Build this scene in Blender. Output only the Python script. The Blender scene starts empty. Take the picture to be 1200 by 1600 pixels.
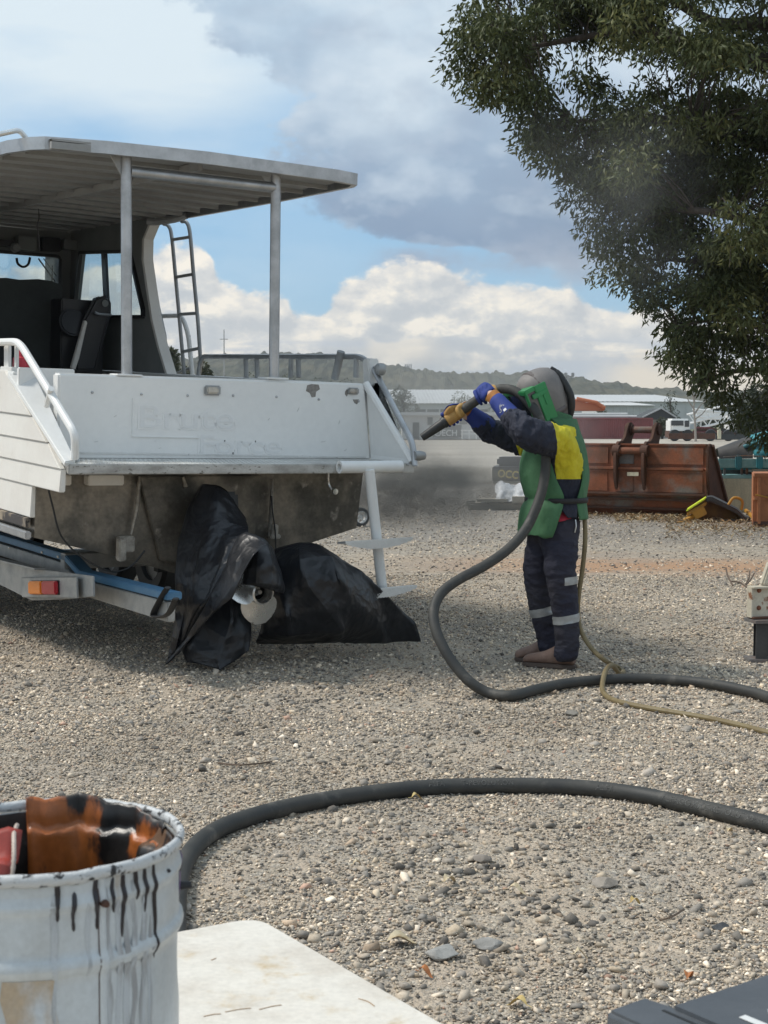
import bpy, bmesh, math, random
import numpy as np
from mathutils import Vector, Matrix, noise as mnoise
random.seed(7)
rng = np.random.default_rng(11)
R_ = math.radians
scene = bpy.context.scene
COL = scene.collection

# ------------------------------------------------------------------ camera
F, HZ, EYE = 2310.0, 660.0, 1.5           # focal length and horizon row for a 1200 x 1600 frame, eye height in metres
PIT = math.atan((800 - HZ) / F)
cd = bpy.data.cameras.new('camera'); cam = bpy.data.objects.new('camera', cd); COL.objects.link(cam)
cam.location = (0, 0, EYE); cam.rotation_euler = (math.pi / 2 - PIT, 0, 0)
cd.sensor_fit = 'VERTICAL'; cd.sensor_height = 36.0; cd.sensor_width = 27.0
cd.lens = 36.0 * F / 1600.0
cd.clip_start = 0.1; cd.clip_end = 9000
cd.dof.use_dof = True; cd.dof.focus_distance = 9.0; cd.dof.aperture_fstop = 20.0
scene.camera = cam
scene.render.resolution_x, scene.render.resolution_y = 768, 1024

# ------------------------------------------------------------------ exposure
scene.view_settings.view_transform = 'Standard'
scene.view_settings.look = 'None'
scene.view_settings.exposure = 0.32
scene.view_settings.gamma = 1.0
scene.view_settings.use_curve_mapping = False

# ------------------------------------------------------------------ sun and sky
SUN_TO = Vector((-0.60, 0.10, 0.80)).normalized()
SUN_EL = math.asin(SUN_TO.z); SUN_AZ = math.atan2(SUN_TO.x, SUN_TO.y)
sd = bpy.data.lights.new('sun', 'SUN'); sun = bpy.data.objects.new('sun', sd); COL.objects.link(sun)
sd.energy = 2.7; sd.angle = R_(10); sd.color = (1.0, 0.95, 0.87)
sun.rotation_euler = SUN_TO.to_track_quat('Z', 'Y').to_euler(); sun.location = (0, 0, 50)

world = bpy.data.worlds.new('World'); scene.world = world; world.use_nodes = True
NT = world.node_tree; NT.nodes.clear()

class X:
    """a scalar socket with arithmetic"""
    def __init__(s, nt, v): s.nt, s.v = nt, v
    def _m(s, op, *a, clamp=False):
        n = s.nt.nodes.new('ShaderNodeMath'); n.operation = op; n.use_clamp = clamp
        for i, q in enumerate((s,) + a):
            q = q.v if isinstance(q, X) else q
            if isinstance(q, (int, float)): n.inputs[i].default_value = q
            else: s.nt.links.new(q, n.inputs[i])
        return X(s.nt, n.outputs[0])
    def __add__(s, o): return s._m('ADD', o)
    def __sub__(s, o): return s._m('SUBTRACT', o)
    def __mul__(s, o): return s._m('MULTIPLY', o)
    def __truediv__(s, o): return s._m('DIVIDE', o)
    def __rsub__(s, o): return (s * -1.0) + o
    __radd__ = __add__; __rmul__ = __mul__
    def mx(s, o): return s._m('MAXIMUM', o)
    def mn(s, o): return s._m('MINIMUM', o)
    def clamp(s): return s._m('ADD', 0.0, clamp=True)
    def pingpong(s, o): return s._m('PINGPONG', o)
    def step(s, a, b):
        n = s.nt.nodes.new('ShaderNodeMapRange'); n.interpolation_type = 'SMOOTHSTEP'
        s.nt.links.new(s.v, n.inputs[0]); n.inputs[1].default_value = a; n.inputs[2].default_value = b
        return X(s.nt, n.outputs[0])
    def curve(s, pts, x0, x1, y0, y1):
        n = s.nt.nodes.new('ShaderNodeFloatCurve'); c = n.mapping.curves[0]
        P = [((a - x0) / (x1 - x0), (b - y0) / (y1 - y0)) for a, b in pts]
        c.points[0].location = P[0]; c.points[1].location = P[-1]
        for q in P[1:-1]: c.points.new(*q)
        n.mapping.update()
        t = ((s - x0) / (x1 - x0)).clamp()
        s.nt.links.new(t.v, n.inputs['Value'])
        return X(s.nt, n.outputs[0]) * (y1 - y0) + y0
def nz(nt, vec, scale, detail=6, rough=0.55, dist=0.0, lac=2.0, dim='3D'):
    n = nt.nodes.new('ShaderNodeTexNoise'); n.noise_dimensions = dim
    n.inputs['Scale'].default_value = scale; n.inputs['Detail'].default_value = detail
    n.inputs['Roughness'].default_value = rough; n.inputs['Distortion'].default_value = dist; n.inputs['Lacunarity'].default_value = lac
    if vec is not None: nt.links.new(vec, n.inputs['Vector'])
    return X(nt, n.outputs[0])
def mixc(nt, fac, a, b):
    n = nt.nodes.new('ShaderNodeMix'); n.data_type = 'RGBA'
    f = n.inputs[0]
    if isinstance(fac, X): nt.links.new(fac.v, f)
    else: f.default_value = fac
    for i, q in ((6, a), (7, b)):
        if isinstance(q, tuple): n.inputs[i].default_value = (q + (1.0,))[:4]
        else: nt.links.new(q, n.inputs[i])
    return n.outputs[2]
def vmath(nt, op, a, b=None, scale=None):
    n = nt.nodes.new('ShaderNodeVectorMath'); n.operation = op
    for i, q in ((0, a), (1, b)):
        if q is None: continue
        if isinstance(q, tuple): n.inputs[i].default_value = q
        else: nt.links.new(q, n.inputs[i])
    if scale is not None: n.inputs['Scale'].default_value = scale
    return n.outputs[0]

def build_sky():
    nt = NT
    tc = nt.nodes.new('ShaderNodeTexCoord'); d = tc.outputs['Generated']
    sp = nt.nodes.new('ShaderNodeSeparateXYZ'); nt.links.new(d, sp.inputs[0])
    dx, dy, dz = (X(nt, o) for o in sp.outputs)
    az = dx._m('ARCTAN2', dy)
    u = (az * 2330.0 + 600.0 + 307.0).pingpong(1830.0) - 307.0     # bearings go on, mirrored, all round the horizon
    v = dz._m('ARCSINE') * 2330.0                                  # elevation, same unit
    SK = 0.10
    sky = nt.nodes.new('ShaderNodeTexSky'); sky.sky_type = 'NISHITA'; sky.sun_disc = False
    sky.sun_elevation = SUN_EL; sky.sun_rotation = SUN_AZ
    sky.air_density = 1.0; sky.dust_density = 0.6; sky.ozone_density = 1.6
    def k(c): return tuple(q / SK for q in c)
    st = vmath(nt, 'MULTIPLY', d, (1.0, 1.0, 1.7))
    up = vmath(nt, 'ADD', st, (-0.006, 0.0, 0.012))
    up2 = vmath(nt, 'ADD', st, (-0.014, 0.0, 0.030))
    n_big = nz(nt, st, 9.0, 3, 0.5)
    n_edge = nz(nt, st, 26.0, 9, 0.58)
    n_edge2 = nz(nt, up, 26.0, 9, 0.58)
    n_fine = nz(nt, st, 60.0, 6, 0.6)
    relief = (n_edge - n_edge2)
    puff = n_edge - 0.5
    col = mixc(nt, 0.55, sky.outputs[0], k((0.16, 0.42, 0.70)))
    # thin high sheet
    streak = nz(nt, vmath(nt, 'MULTIPLY', d, (4.0, 4.0, 16.0)), 1.6, 6, 0.55)
    left = (u * -1.0 + 640.0).step(0.0, 420.0)
    sheet = ((v.step(400.0, 540.0) * 0.80 + 0.26 + (streak - 0.5) * 1.3) * (left * 0.75 + 0.25)).clamp()
    col = mixc(nt, sheet, col, k((0.60, 0.69, 0.75)))
    # pale band close to the horizon
    hz = (v * -1.0 + 150.0).step(0.0, 150.0) * 0.85
    col = mixc(nt, hz, col, k((0.66, 0.71, 0.75)))
    # big grey cloud, top
    L = v.curve([(200, 900), (262, 760), (300, 520), (335, 478), (380, 446), (425, 450), (455, 440), (490, 478), (530, 430), (560, 370), (610, 305), (660, 262), (760, 150), (1000, 60), (1400, -200), (1600, -200)], 200, 1600, -320, 1000)
    lt = u.curve([(-307, 330), (440, 330), (500, 305), (560, 268), (640, 240), (760, 224), (900, 212), (1060, 224), (1523, 250)], -307, 1523, 100, 400)
    m3 = ((u - L) + puff * 260.0 + (n_fine - 0.5) * 60.0).step(-16.0, 30.0) * ((v - lt) + puff * 70.0).step(-20.0, 46.0)
    shade = ((v - 265.0 + (n_big - 0.5) * 160.0) / 330.0).clamp()
    c3 = mixc(nt, shade, k((0.185, 0.262, 0.385)), k((0.40, 0.51, 0.62)))
    glow = ((n_big - 0.44) * 3.2).clamp() * ((v - 330.0).step(0.0, 260.0))
    heart = (((u - 620.0) / 150.0) * ((u - 620.0) / 150.0)) + (((v - 540.0) / 150.0) * ((v - 540.0) / 150.0))
    glow = (glow * .6 + (heart * -1.0 + 1.0).clamp() * (n_edge * 1.5)).clamp()
    c3 = mixc(nt, glow * 0.85, c3, k((0.60, 0.68, 0.74)))
    rim = (((u - L) * -1.0 + 90.0) / 90.0).clamp() * (v - 400.0).step(0.0, 100.0)
    c3 = mixc(nt, rim * 0.5, c3, k((0.33, 0.43, 0.55)))
    relief3 = nz(nt, st, 11.0, 5, 0.5) - nz(nt, up2, 11.0, 5, 0.5)
    c3 = mixc(nt, (relief3 * 4.2 + 0.04).clamp() * 0.8, c3, k((0.60, 0.675, 0.74)))
    c3 = mixc(nt, (relief3 * -4.0).clamp() * 0.6, c3, k((0.25, 0.31, 0.42)))
    c3 = mixc(nt, (relief * 2.0).clamp() * 0.35, c3, k((0.62, 0.67, 0.72)))
    col = mixc(nt, m3 * 0.96, col, c3)
    # low ragged grey cloud ahead of the big base
    m4 = ((v * -1.0 + 285.0) + puff * 150.0).step(-10.0, 60.0) * ((v - 222.0) + puff * 60.0).step(-10.0, 40.0) * (u - 560.0 + puff * 200.0).step(-20.0, 120.0)
    col = mixc(nt, m4 * 0.85, col, k((0.30, 0.36, 0.46)))
    # cumulus bank
    T = u.curve([(-307, 170), (-100, 215), (60, 235), (180, 245), (230, 262), (265, 280), (305, 276), (345, 225), (390, 200), (440, 196), (475, 172), (500, 178), (530, 212), (570, 228), (620, 244), (700, 240), (760, 232), (830, 214), (900, 196), (960, 178), (1010, 172), (1100, 150), (1300, 180), (1523, 210)], -307, 1523, 100, 320)
    q = T + puff * 95.0 + (n_fine - 0.5) * 22.0 - v
    m2 = q.step(-5.0, 12.0)
    dpt = (q / 110.0).clamp()
    c2 = mixc(nt, dpt, k((0.70, 0.685, 0.65)), k((0.52, 0.545, 0.56)))
    c2 = mixc(nt, (relief * 8.0 + 0.03).clamp(), c2, k((0.84, 0.79, 0.70)))
    c2 = mixc(nt, (relief * -7.0).clamp() * 0.7, c2, k((0.43, 0.47, 0.51)))
    thin = ((v - 40.0) / 60.0).clamp()
    col = mixc(nt, m2 * (thin * 0.6 + 0.4), col, c2)
    # flat grey shelves and the warm gap above the hills
    shelf = nz(nt, vmath(nt, 'MULTIPLY', d, (5.0, 5.0, 60.0)), 1.5, 5, 0.5)
    m5 = (shelf - 0.50 + 0.10 * ((u - 480.0) / 500.0).clamp()).step(-0.02, 0.08) * (v * -1.0 + 142.0).step(0.0, 24.0) * (v - 40.0).step(0.0, 40.0)
    col = mixc(nt, m5 * 0.75, col, k((0.46, 0.51, 0.57)))
    m6 = (v * -1.0 + 112.0 + puff * 90.0).step(0.0, 40.0) * (u - 900.0).step(0.0, 100.0)
    col = mixc(nt, m6 * 0.85, col, k((0.86, 0.75, 0.58)))
    m7 = (v * -1.0 + 128.0 + puff * 60.0).step(-4.0, 6.0) * (v - 80.0).step(0.0, 30.0) * (u - 560.0).step(0.0, 30.0) * (u * -1.0 + 720.0).step(0.0, 90.0)
    col = mixc(nt, m7 * 0.75, col, k((0.76, 0.71, 0.62)))
    bg = nt.nodes.new('ShaderNodeBackground'); bg.inputs[1].default_value = SK
    nt.links.new(col, bg.inputs[0])
    out = nt.nodes.new('ShaderNodeOutputWorld'); nt.links.new(bg.outputs[0], out.inputs[0])
build_sky()

# ------------------------------------------------------------------ pixel rays -> points in the place
def ray(px, py):
    a = (px - 600) / F; b = (800 - py) / F
    return Vector((a, math.cos(PIT) + b * math.sin(PIT), -math.sin(PIT) + b * math.cos(PIT)))
CAM = Vector((0, 0, EYE))
def at(px, py, d): r = ray(px, py); return CAM + r * (d / r.y)
def gnd(px, py, z=0.0): r = ray(px, py); return CAM + r * ((z - EYE) / r.z)

# ------------------------------------------------------------------ materials
def newmat(name):
    m = bpy.data.materials.new(name); m.use_nodes = True
    nt = m.node_tree; b = nt.nodes['Principled BSDF']
    return m, nt, b
def ramp2(nt, x, a, b): return x.step(a, b)
def M(name, base, rough=0.6, metal=0.0, col2=None, scale=3.0, lo=0.35, hi=0.7, spot=None, spot_scale=20.0, spot_lo=0.62, spot_hi=0.68,
      bump=0.0, bscale=80.0, stretch=None, spec=0.5, fine=0.12, rvar=0.12, trans=0.0, coat=0.0, ior=None, alpha=None, crumple=None):
    m, nt, b = newmat(name)
    tc = nt.nodes.new('ShaderNodeTexCoord'); v = tc.outputs['Object']
    vs = vmath(nt, 'MULTIPLY', v, stretch) if stretch else v
    n1 = nz(nt, vs, scale, 7, 0.6)
    c = base
    c = mixc(nt, n1.step(lo, hi), base, col2) if col2 else base
    if spot:
        n2 = nz(nt, vs, spot_scale, 6, 0.62)
        c = mixc(nt, n2.step(spot_lo, spot_hi), c, spot)
    nf = nz(nt, v, scale * 14, 4, 0.6)
    if fine:
        hv = nt.nodes.new('ShaderNodeHueSaturation')
        if isinstance(c, tuple): hv.inputs['Color'].default_value = c + (1,)
        else: nt.links.new(c, hv.inputs['Color'])
        nt.links.new(((nf - 0.5) * (fine * 4) + 1.0).v, hv.inputs['Value']); c = hv.outputs[0]
    if isinstance(c, tuple): b.inputs['Base Color'].default_value = c + (1,)
    else: nt.links.new(c, b.inputs['Base Color'])
    nt.links.new(((n1 - 0.5) * (rvar * 3) + rough).clamp().v, b.inputs['Roughness'])
    b.inputs['Metallic'].default_value = metal
    b.inputs['Specular IOR Level'].default_value = spec
    if trans: b.inputs['Transmission Weight'].default_value = trans
    if coat: b.inputs['Coat Weight'].default_value = coat
    if ior: b.inputs['IOR'].default_value = ior
    if bump:
        bn = nt.nodes.new('ShaderNodeBump'); bn.inputs['Strength'].default_value = bump; bn.inputs['Distance'].default_value = 0.01
        nt.links.new(nz(nt, vs, bscale, 5, 0.6).v, bn.inputs['Height']); nt.links.new(bn.outputs[0], b.inputs['Normal'])
    if crumple:                                    # creases of folded sheet or cloth
        cs, cst, cd_ = crumple; hh = None
        wv = nt.nodes.new('ShaderNodeTexNoise'); wv.inputs['Scale'].default_value = cs * .7; wv.inputs['Detail'].default_value = 3; nt.links.new(v, wv.inputs['Vector'])
        q = vmath(nt, 'ADD', vs, vmath(nt, 'SCALE', wv.outputs[1], None, .45 / cs * 2))
        for k_, a_ in ((1.0, 1.0), (2.3, .42), (5.2, .18)):
            vo = nt.nodes.new('ShaderNodeTexVoronoi'); vo.inputs['Scale'].default_value = cs * k_; nt.links.new(q, vo.inputs['Vector'])
            t_ = X(nt, vo.outputs['Distance']) * a_; hh = t_ if hh is None else hh + t_
        b2 = nt.nodes.new('ShaderNodeBump'); b2.inputs['Strength'].default_value = cst; b2.inputs['Distance'].default_value = cd_
        nt.links.new(hh.v, b2.inputs['Height'])
        if bump: nt.links.new(bn.outputs[0], b2.inputs['Normal'])
        nt.links.new(b2.outputs[0], b.inputs['Normal'])
    return m

MT = {}
MT['white'] = M('white_marine_paint', (0.80, 0.80, 0.78), 0.40, col2=(0.75, 0.755, 0.74), scale=1.6, spot=(0.60, 0.59, 0.56), spot_scale=13, spot_lo=0.70, spot_hi=0.78, fine=0.03, bump=0.03, bscale=30)
MT['white_worn'] = M('worn_white_paint', (0.70, 0.70, 0.68), 0.5, col2=(0.60, 0.60, 0.58), scale=5, spot=(0.26, 0.26, 0.25), spot_scale=26, spot_lo=0.63, spot_hi=0.67, fine=0.05)
MT['cream'] = M('sunlit_white_paint', (0.76, 0.74, 0.69), 0.45, col2=(0.70, 0.67, 0.62), scale=3, fine=0.03, spot=(0.5, 0.46, 0.4), spot_scale=12, spot_lo=0.7, spot_hi=0.8)  # white paint with the port side's warm sunlight put into its colour
MT['alu'] = M('bare_aluminium', (0.50, 0.51, 0.52), 0.42, 0.85, col2=(0.38, 0.39, 0.40), scale=7, fine=0.06, bump=0.05, bscale=120)
MT['alu_dull'] = M('dull_aluminium', (0.36, 0.37, 0.37), 0.55, 0.45, col2=(0.27, 0.275, 0.275), scale=4, fine=0.06, bump=0.04, bscale=60)
MT['plate_edge'] = M('stripped_platform_edge', (0.52, 0.52, 0.50), 0.5, 0.35, col2=(0.33, 0.32, 0.30), scale=6, spot=(0.16, 0.15, 0.13), spot_scale=22, spot_lo=0.58, spot_hi=0.64, stretch=(1, 1, 2.5), fine=0.1)
MT['hull_raw'] = M('stained_raw_hull', (0.24, 0.215, 0.178), 0.42, 0.55, col2=(0.095, 0.089, 0.076), scale=2.6, lo=.38, hi=.6, spot=(0.36, 0.33, 0.29), spot_scale=7, spot_lo=0.60, spot_hi=0.74, fine=0.2, bump=0.2, bscale=18, rvar=.25)
MT['hull_scrape'] = M('scraped_weld', (0.42, 0.39, 0.34), 0.55, 0.3, col2=(0.24, 0.22, 0.19), scale=18, fine=0.2, bump=0.3, bscale=60)
MT['roof_under'] = M('roof_underside_grey', (0.30, 0.305, 0.30), 0.6, 0.15, col2=(0.25, 0.25, 0.245), scale=3, fine=0.05)
MT['cabin_grey'] = M('cabin_shaded_grey', (0.22, 0.23, 0.225), 0.7, col2=(0.19, 0.2, 0.195), scale=3, fine=0.04)  # shade on the cabin's inner walls is put into this grey
MT['dark_cloth'] = M('dark_canvas', (0.045, 0.052, 0.05), 0.85, col2=(0.035, 0.04, 0.04), scale=3, fine=0.08, bump=0.1, bscale=150)
MT['black'] = M('black_rubber', (0.018, 0.019, 0.02), 0.55, fine=0.05)
MT['blackvinyl'] = M('black_vinyl', (0.02, 0.021, 0.024), 0.38, fine=0.05)
MT['tarp'] = M('black_plastic_sheet', (0.008, 0.0095, 0.013), 0.38, col2=(0.014, 0.016, 0.020), scale=4, fine=0.1, spec=0.5, crumple=(4.2, .6, .035))
MT['blue'] = M('trailer_blue_paint', (0.05, 0.16, 0.29), 0.45, col2=(0.10, 0.22, 0.34), scale=9, spot=(0.2, 0.22, 0.22), spot_scale=30, spot_lo=0.68, spot_hi=0.74)
MT['galv'] = M('galvanised_steel', (0.42, 0.43, 0.42), 0.5, 0.6, col2=(0.32, 0.33, 0.33), scale=9, fine=0.1, spot=(0.24, 0.22, 0.2), spot_scale=14, spot_lo=0.66, spot_hi=0.75)
MT['amber'] = M('amber_lens', (0.75, 0.22, 0.02), 0.2, fine=0.1, scale=6)
MT['redlens'] = M('red_lens', (0.42, 0.02, 0.03), 0.2, fine=0.1, scale=6)
MT['red'] = M('red_plastic', (0.45, 0.03, 0.05), 0.4, fine=0.05)
MT['steel'] = M('polished_steel', (0.80, 0.80, 0.78), 0.30, 0.85, col2=(0.68, 0.68, 0.66), scale=10, fine=0.05)
MT['lens'] = M('clear_lamp_lens', (0.55, 0.53, 0.48), 0.15, 0.2, col2=(0.3, 0.29, 0.27), scale=20, fine=0.1)
def glass(name, tint, rough=0.02):
    m, nt, b = newmat(name)
    b.inputs['Base Color'].default_value = tint + (1,); b.inputs['Roughness'].default_value = rough
    tr = nt.nodes.new('ShaderNodeBsdfTransparent'); tr.inputs[0].default_value = tint + (1,)
    gl = nt.nodes.new('ShaderNodeBsdfGlossy'); gl.inputs['Roughness'].default_value = rough
    fr = nt.nodes.new('ShaderNodeLayerWeight'); fr.inputs[0].default_value = .5
    mx = nt.nodes.new('ShaderNodeMixShader'); nt.links.new((X(nt, fr.outputs['Facing'])._m('POWER', 5.0) * .5 + .05).v, mx.inputs[0]); nt.links.new(tr.outputs[0], mx.inputs[1]); nt.links.new(gl.outputs[0], mx.inputs[2])
    nt.links.new(mx.outputs[0], nt.nodes['Material Output'].inputs[0])
    return m
MT['glass'] = glass('window_glass', (0.78, 0.84, 0.86))
MT['darkglass'] = M('dark_window', (0.03, 0.035, 0.04), 0.12, fine=0.0, spec=0.7)

# ------------------------------------------------------------------ object helpers
def tag(o, label=None, cat=None, group=None, kind=None):
    if label: o['label'] = label
    if cat: o['category'] = cat
    if group: o['group'] = group
    if kind: o['kind'] = kind
    return o
def empty(name, mat=None, label=None, cat=None, group=None):
    o = bpy.data.objects.new(name, None); COL.objects.link(o); o.empty_display_size = 0.2
    if mat is not None:
        o.matrix_basis = mat if isinstance(mat, Matrix) else Matrix.Translation(Vector(mat))
    return tag(o, label, cat, group)
def link(name, me, parent=None, local=False):
    """local: the mesh is in the parent's frame; otherwise it is in world coordinates"""
    o = bpy.data.objects.new(name, me); COL.objects.link(o)
    if parent is not None:
        o.parent = parent
        if not local: o.matrix_parent_inverse = world_of(parent).inverted()
    return o
def world_of(o):
    m = o.matrix_basis.copy()
    if o.parent: m = world_of(o.parent) @ o.matrix_parent_inverse @ m
    return m
def children(o): return [c for c in bpy.data.objects if c.parent == o]
def copy_tree(o, parent=None):
    c = o.copy(); COL.objects.link(c)
    if parent is not None: c.parent = parent
    for ch in children(o): copy_tree(ch, c)
    return c
def V(*a): return Vector(a)
class MB:
    def __init__(s): s.v, s.f, s.mi, s.cur = [], [], [], 0
    def add(s, vs, fs):
        k = len(s.v); s.v += [Vector(q) for q in vs]
        for f in fs: s.f.append([i + k for i in f]); s.mi.append(s.cur)
        return s
    def hexa(s, c):     # 8 corners: bottom 4 ccw, top 4 ccw
        return s.add(c, [(3, 2, 1, 0), (4, 5, 6, 7), (0, 1, 5, 4), (1, 2, 6, 5), (2, 3, 7, 6), (3, 0, 4, 7)])
    def box(s, c, size, rot=None):
        hx, hy, hz = size[0] / 2, size[1] / 2, size[2] / 2
        P = [V(-hx, -hy, -hz), V(hx, -hy, -hz), V(hx, hy, -hz), V(-hx, hy, -hz), V(-hx, -hy, hz), V(hx, -hy, hz), V(hx, hy, hz), V(-hx, hy, hz)]
        c = Vector(c)
        return s.hexa([c + (rot @ q if rot is not None else q) for q in P])
    def bar(s, a, b, w, h, up=None):
        a, b = Vector(a), Vector(b); t = (b - a).normalized(); up = Vector(up or (0, 0, 1))
        sd = t.cross(up).normalized() * (w / 2); uv = sd.cross(t).normalized() * (h / 2)
        return s.hexa([a - sd - uv, a + sd - uv, b + sd - uv, b - sd - uv, a - sd + uv, a + sd + uv, b + sd + uv, b - sd + uv])
    def prism(s, poly, off):
        n = len(poly); poly = [Vector(q) for q in poly]; off = Vector(off)
        return s.add(poly + [q + off for q in poly], [tuple(range(n))[::-1], tuple(range(n, 2 * n))] + [(i, (i + 1) % n, n + (i + 1) % n, n + i) for i in range(n)])
    def loft(s, rings, closed=True, cap=True):
        n = len(rings[0]); vs = [Vector(q) for r in rings for q in r]; fs = []
        m = n if closed else n - 1
        for j in range(len(rings) - 1):
            for i in range(m):
                a, b = j * n + i, j * n + (i + 1) % n
                fs.append((a, b, b + n, a + n))
        if cap and closed: fs.append(tuple(range(n))[::-1]); fs.append(tuple(range((len(rings) - 1) * n, len(rings) * n)))
        return s.add(vs, fs)
    def tube(s, pts, r, seg=10, cap=True, flat=1.0):
        pts = [Vector(p) for p in pts]; rr = r if isinstance(r, (list, tuple)) else [r] * len(pts)
        rings = []; nrm = None
        for i, p in enumerate(pts):
            t = (pts[min(i + 1, len(pts) - 1)] - pts[max(i - 1, 0)])
            t = t.normalized() if t.length > 1e-9 else V(0, 0, 1)
            if nrm is None:
                nrm = t.cross(V(0, 0, 1))
                if nrm.length < 1e-3: nrm = t.cross(V(1, 0, 0))
            nrm = (nrm - t * nrm.dot(t)).normalized(); bn = t.cross(nrm)
            rings.append([p + (nrm * math.cos(2 * math.pi * k / seg) + bn * math.sin(2 * math.pi * k / seg) * flat) * rr[i] for k in range(seg)])
        return s.loft(rings, True, cap)
    def lathe(s, prof, c, seg=32, axis=None, cap=False):
        c = Vector(c); q = (Vector(axis).to_track_quat('Z', 'Y').to_matrix() if axis is not None else Matrix.Identity(3))
        return s.loft([[c + q @ V(r * math.cos(2 * math.pi * k / seg), r * math.sin(2 * math.pi * k / seg), z) for k in range(seg)] for r, z in prof], True, cap)
    def mesh(s, name, mats, smooth=False, bevel=0.0, angle=35, bseg=2):
        me = bpy.data.meshes.new(name); me.from_pydata([tuple(q) for q in s.v], [], s.f)
        mats = mats if isinstance(mats, (list, tuple)) else [mats]
        for m in mats: me.materials.append(m)
        if len(mats) > 1: me.polygons.foreach_set('material_index', s.mi)
        if bevel:
            bm = bmesh.new(); bm.from_mesh(me)
            bmesh.ops.recalc_face_normals(bm, faces=bm.faces)
            ed = [e for e in bm.edges if len(e.link_faces) == 2 and e.calc_face_angle(0) > R_(30)]
            bmesh.ops.bevel(bm, geom=ed, offset=bevel, segments=bseg, affect='EDGES', clamp_overlap=True)
            bm.to_mesh(me); bm.free(); smooth = True
        else:
            bm = bmesh.new(); bm.from_mesh(me); bmesh.ops.recalc_face_normals(bm, faces=bm.faces); bm.to_mesh(me); bm.free()
        if smooth:
            me.polygons.foreach_set('use_smooth', [True] * len(me.polygons)); me.set_sharp_from_angle(angle=R_(angle))
        return me
    def build(s, name, mats, parent=None, local=False, **k):
        return link(name, s.mesh(name, mats, **k), parent, local)
def spline(pts, n=8, closed=False):
    P = [Vector(p) for p in pts]; out = []
    m = len(P)
    for i in range(m - 1):
        a, b, c, d = P[max(i - 1, 0)], P[i], P[i + 1], P[min(i + 2, m - 1)]
        for k in range(n):
            t = k / n
            out.append(0.5 * ((2 * b) + (c - a) * t + (2 * a - 5 * b + 4 * c - d) * t * t + (3 * b - a - 3 * c + d) * t ** 3))
    out.append(P[-1]); return out
def fillet(pts, r, n=5):
    P = [Vector(p) for p in pts]; out = [P[0]]
    for i in range(1, len(P) - 1):
        a, b, c = P[i - 1], P[i], P[i + 1]
        d1 = (a - b); d2 = (c - b); q = min(r, d1.length * .45, d2.length * .45)
        s, e = b + d1.normalized() * q, b + d2.normalized() * q
        for k in range(n + 1):
            t = k / n; out.append(s * (1 - t) ** 2 + b * 2 * t * (1 - t) + e * t * t)
    out.append(P[-1]); return out
def text_mesh(body, size, extrude=0.001, offset=0.0):
    c = bpy.data.curves.new('lettering', 'FONT'); c.body = body; c.size = size; c.extrude = extrude; c.offset = offset; c.resolution_u = 3
    o = bpy.data.objects.new('lettering', c); COL.objects.link(o)
    me = bpy.data.meshes.new_from_object(o.evaluated_get(bpy.context.evaluated_depsgraph_get()))
    bpy.data.objects.remove(o); bpy.data.curves.remove(c)
    return me
def skin_mesh(name, verts, edges, radii, root=0, sub=2, xform=None):
    me = bpy.data.meshes.new(name); me.from_pydata([tuple(v) for v in verts], edges, [])
    o = bpy.data.objects.new(name, me); COL.objects.link(o)
    md = o.modifiers.new('s', 'SKIN'); md.use_smooth_shade = True
    for i, r in enumerate(radii):
        sv = me.skin_vertices[0].data[i]; sv.radius = r if isinstance(r, tuple) else (r, r); sv.use_root = (i == root)
    m2 = o.modifiers.new('d', 'SUBSURF'); m2.levels = sub; m2.render_levels = sub
    out = bpy.data.meshes.new_from_object(o.evaluated_get(bpy.context.evaluated_depsgraph_get()))
    bpy.data.objects.remove(o); bpy.data.meshes.remove(me)
    out.polygons.foreach_set('use_smooth', [True] * len(out.polygons))
    return out
def wrinkle(me, amp, scale, stretch=(1, 1, 1), seed=0.0):
    """cloth folds: moves the vertices along their normals"""
    for v in me.vertices:
        c = v.co; p = Vector((c.x * stretch[0], c.y * stretch[1], c.z * stretch[2])) * scale + Vector((seed, seed * 2, 0))
        n = mnoise.noise(p) ; n2 = 1 - abs(mnoise.noise(p * 2.1 + Vector((5, 3, 1)))) * 2
        v.co = c + v.normal * amp * (n + 0.5 * n2)
HAZE = True
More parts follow.
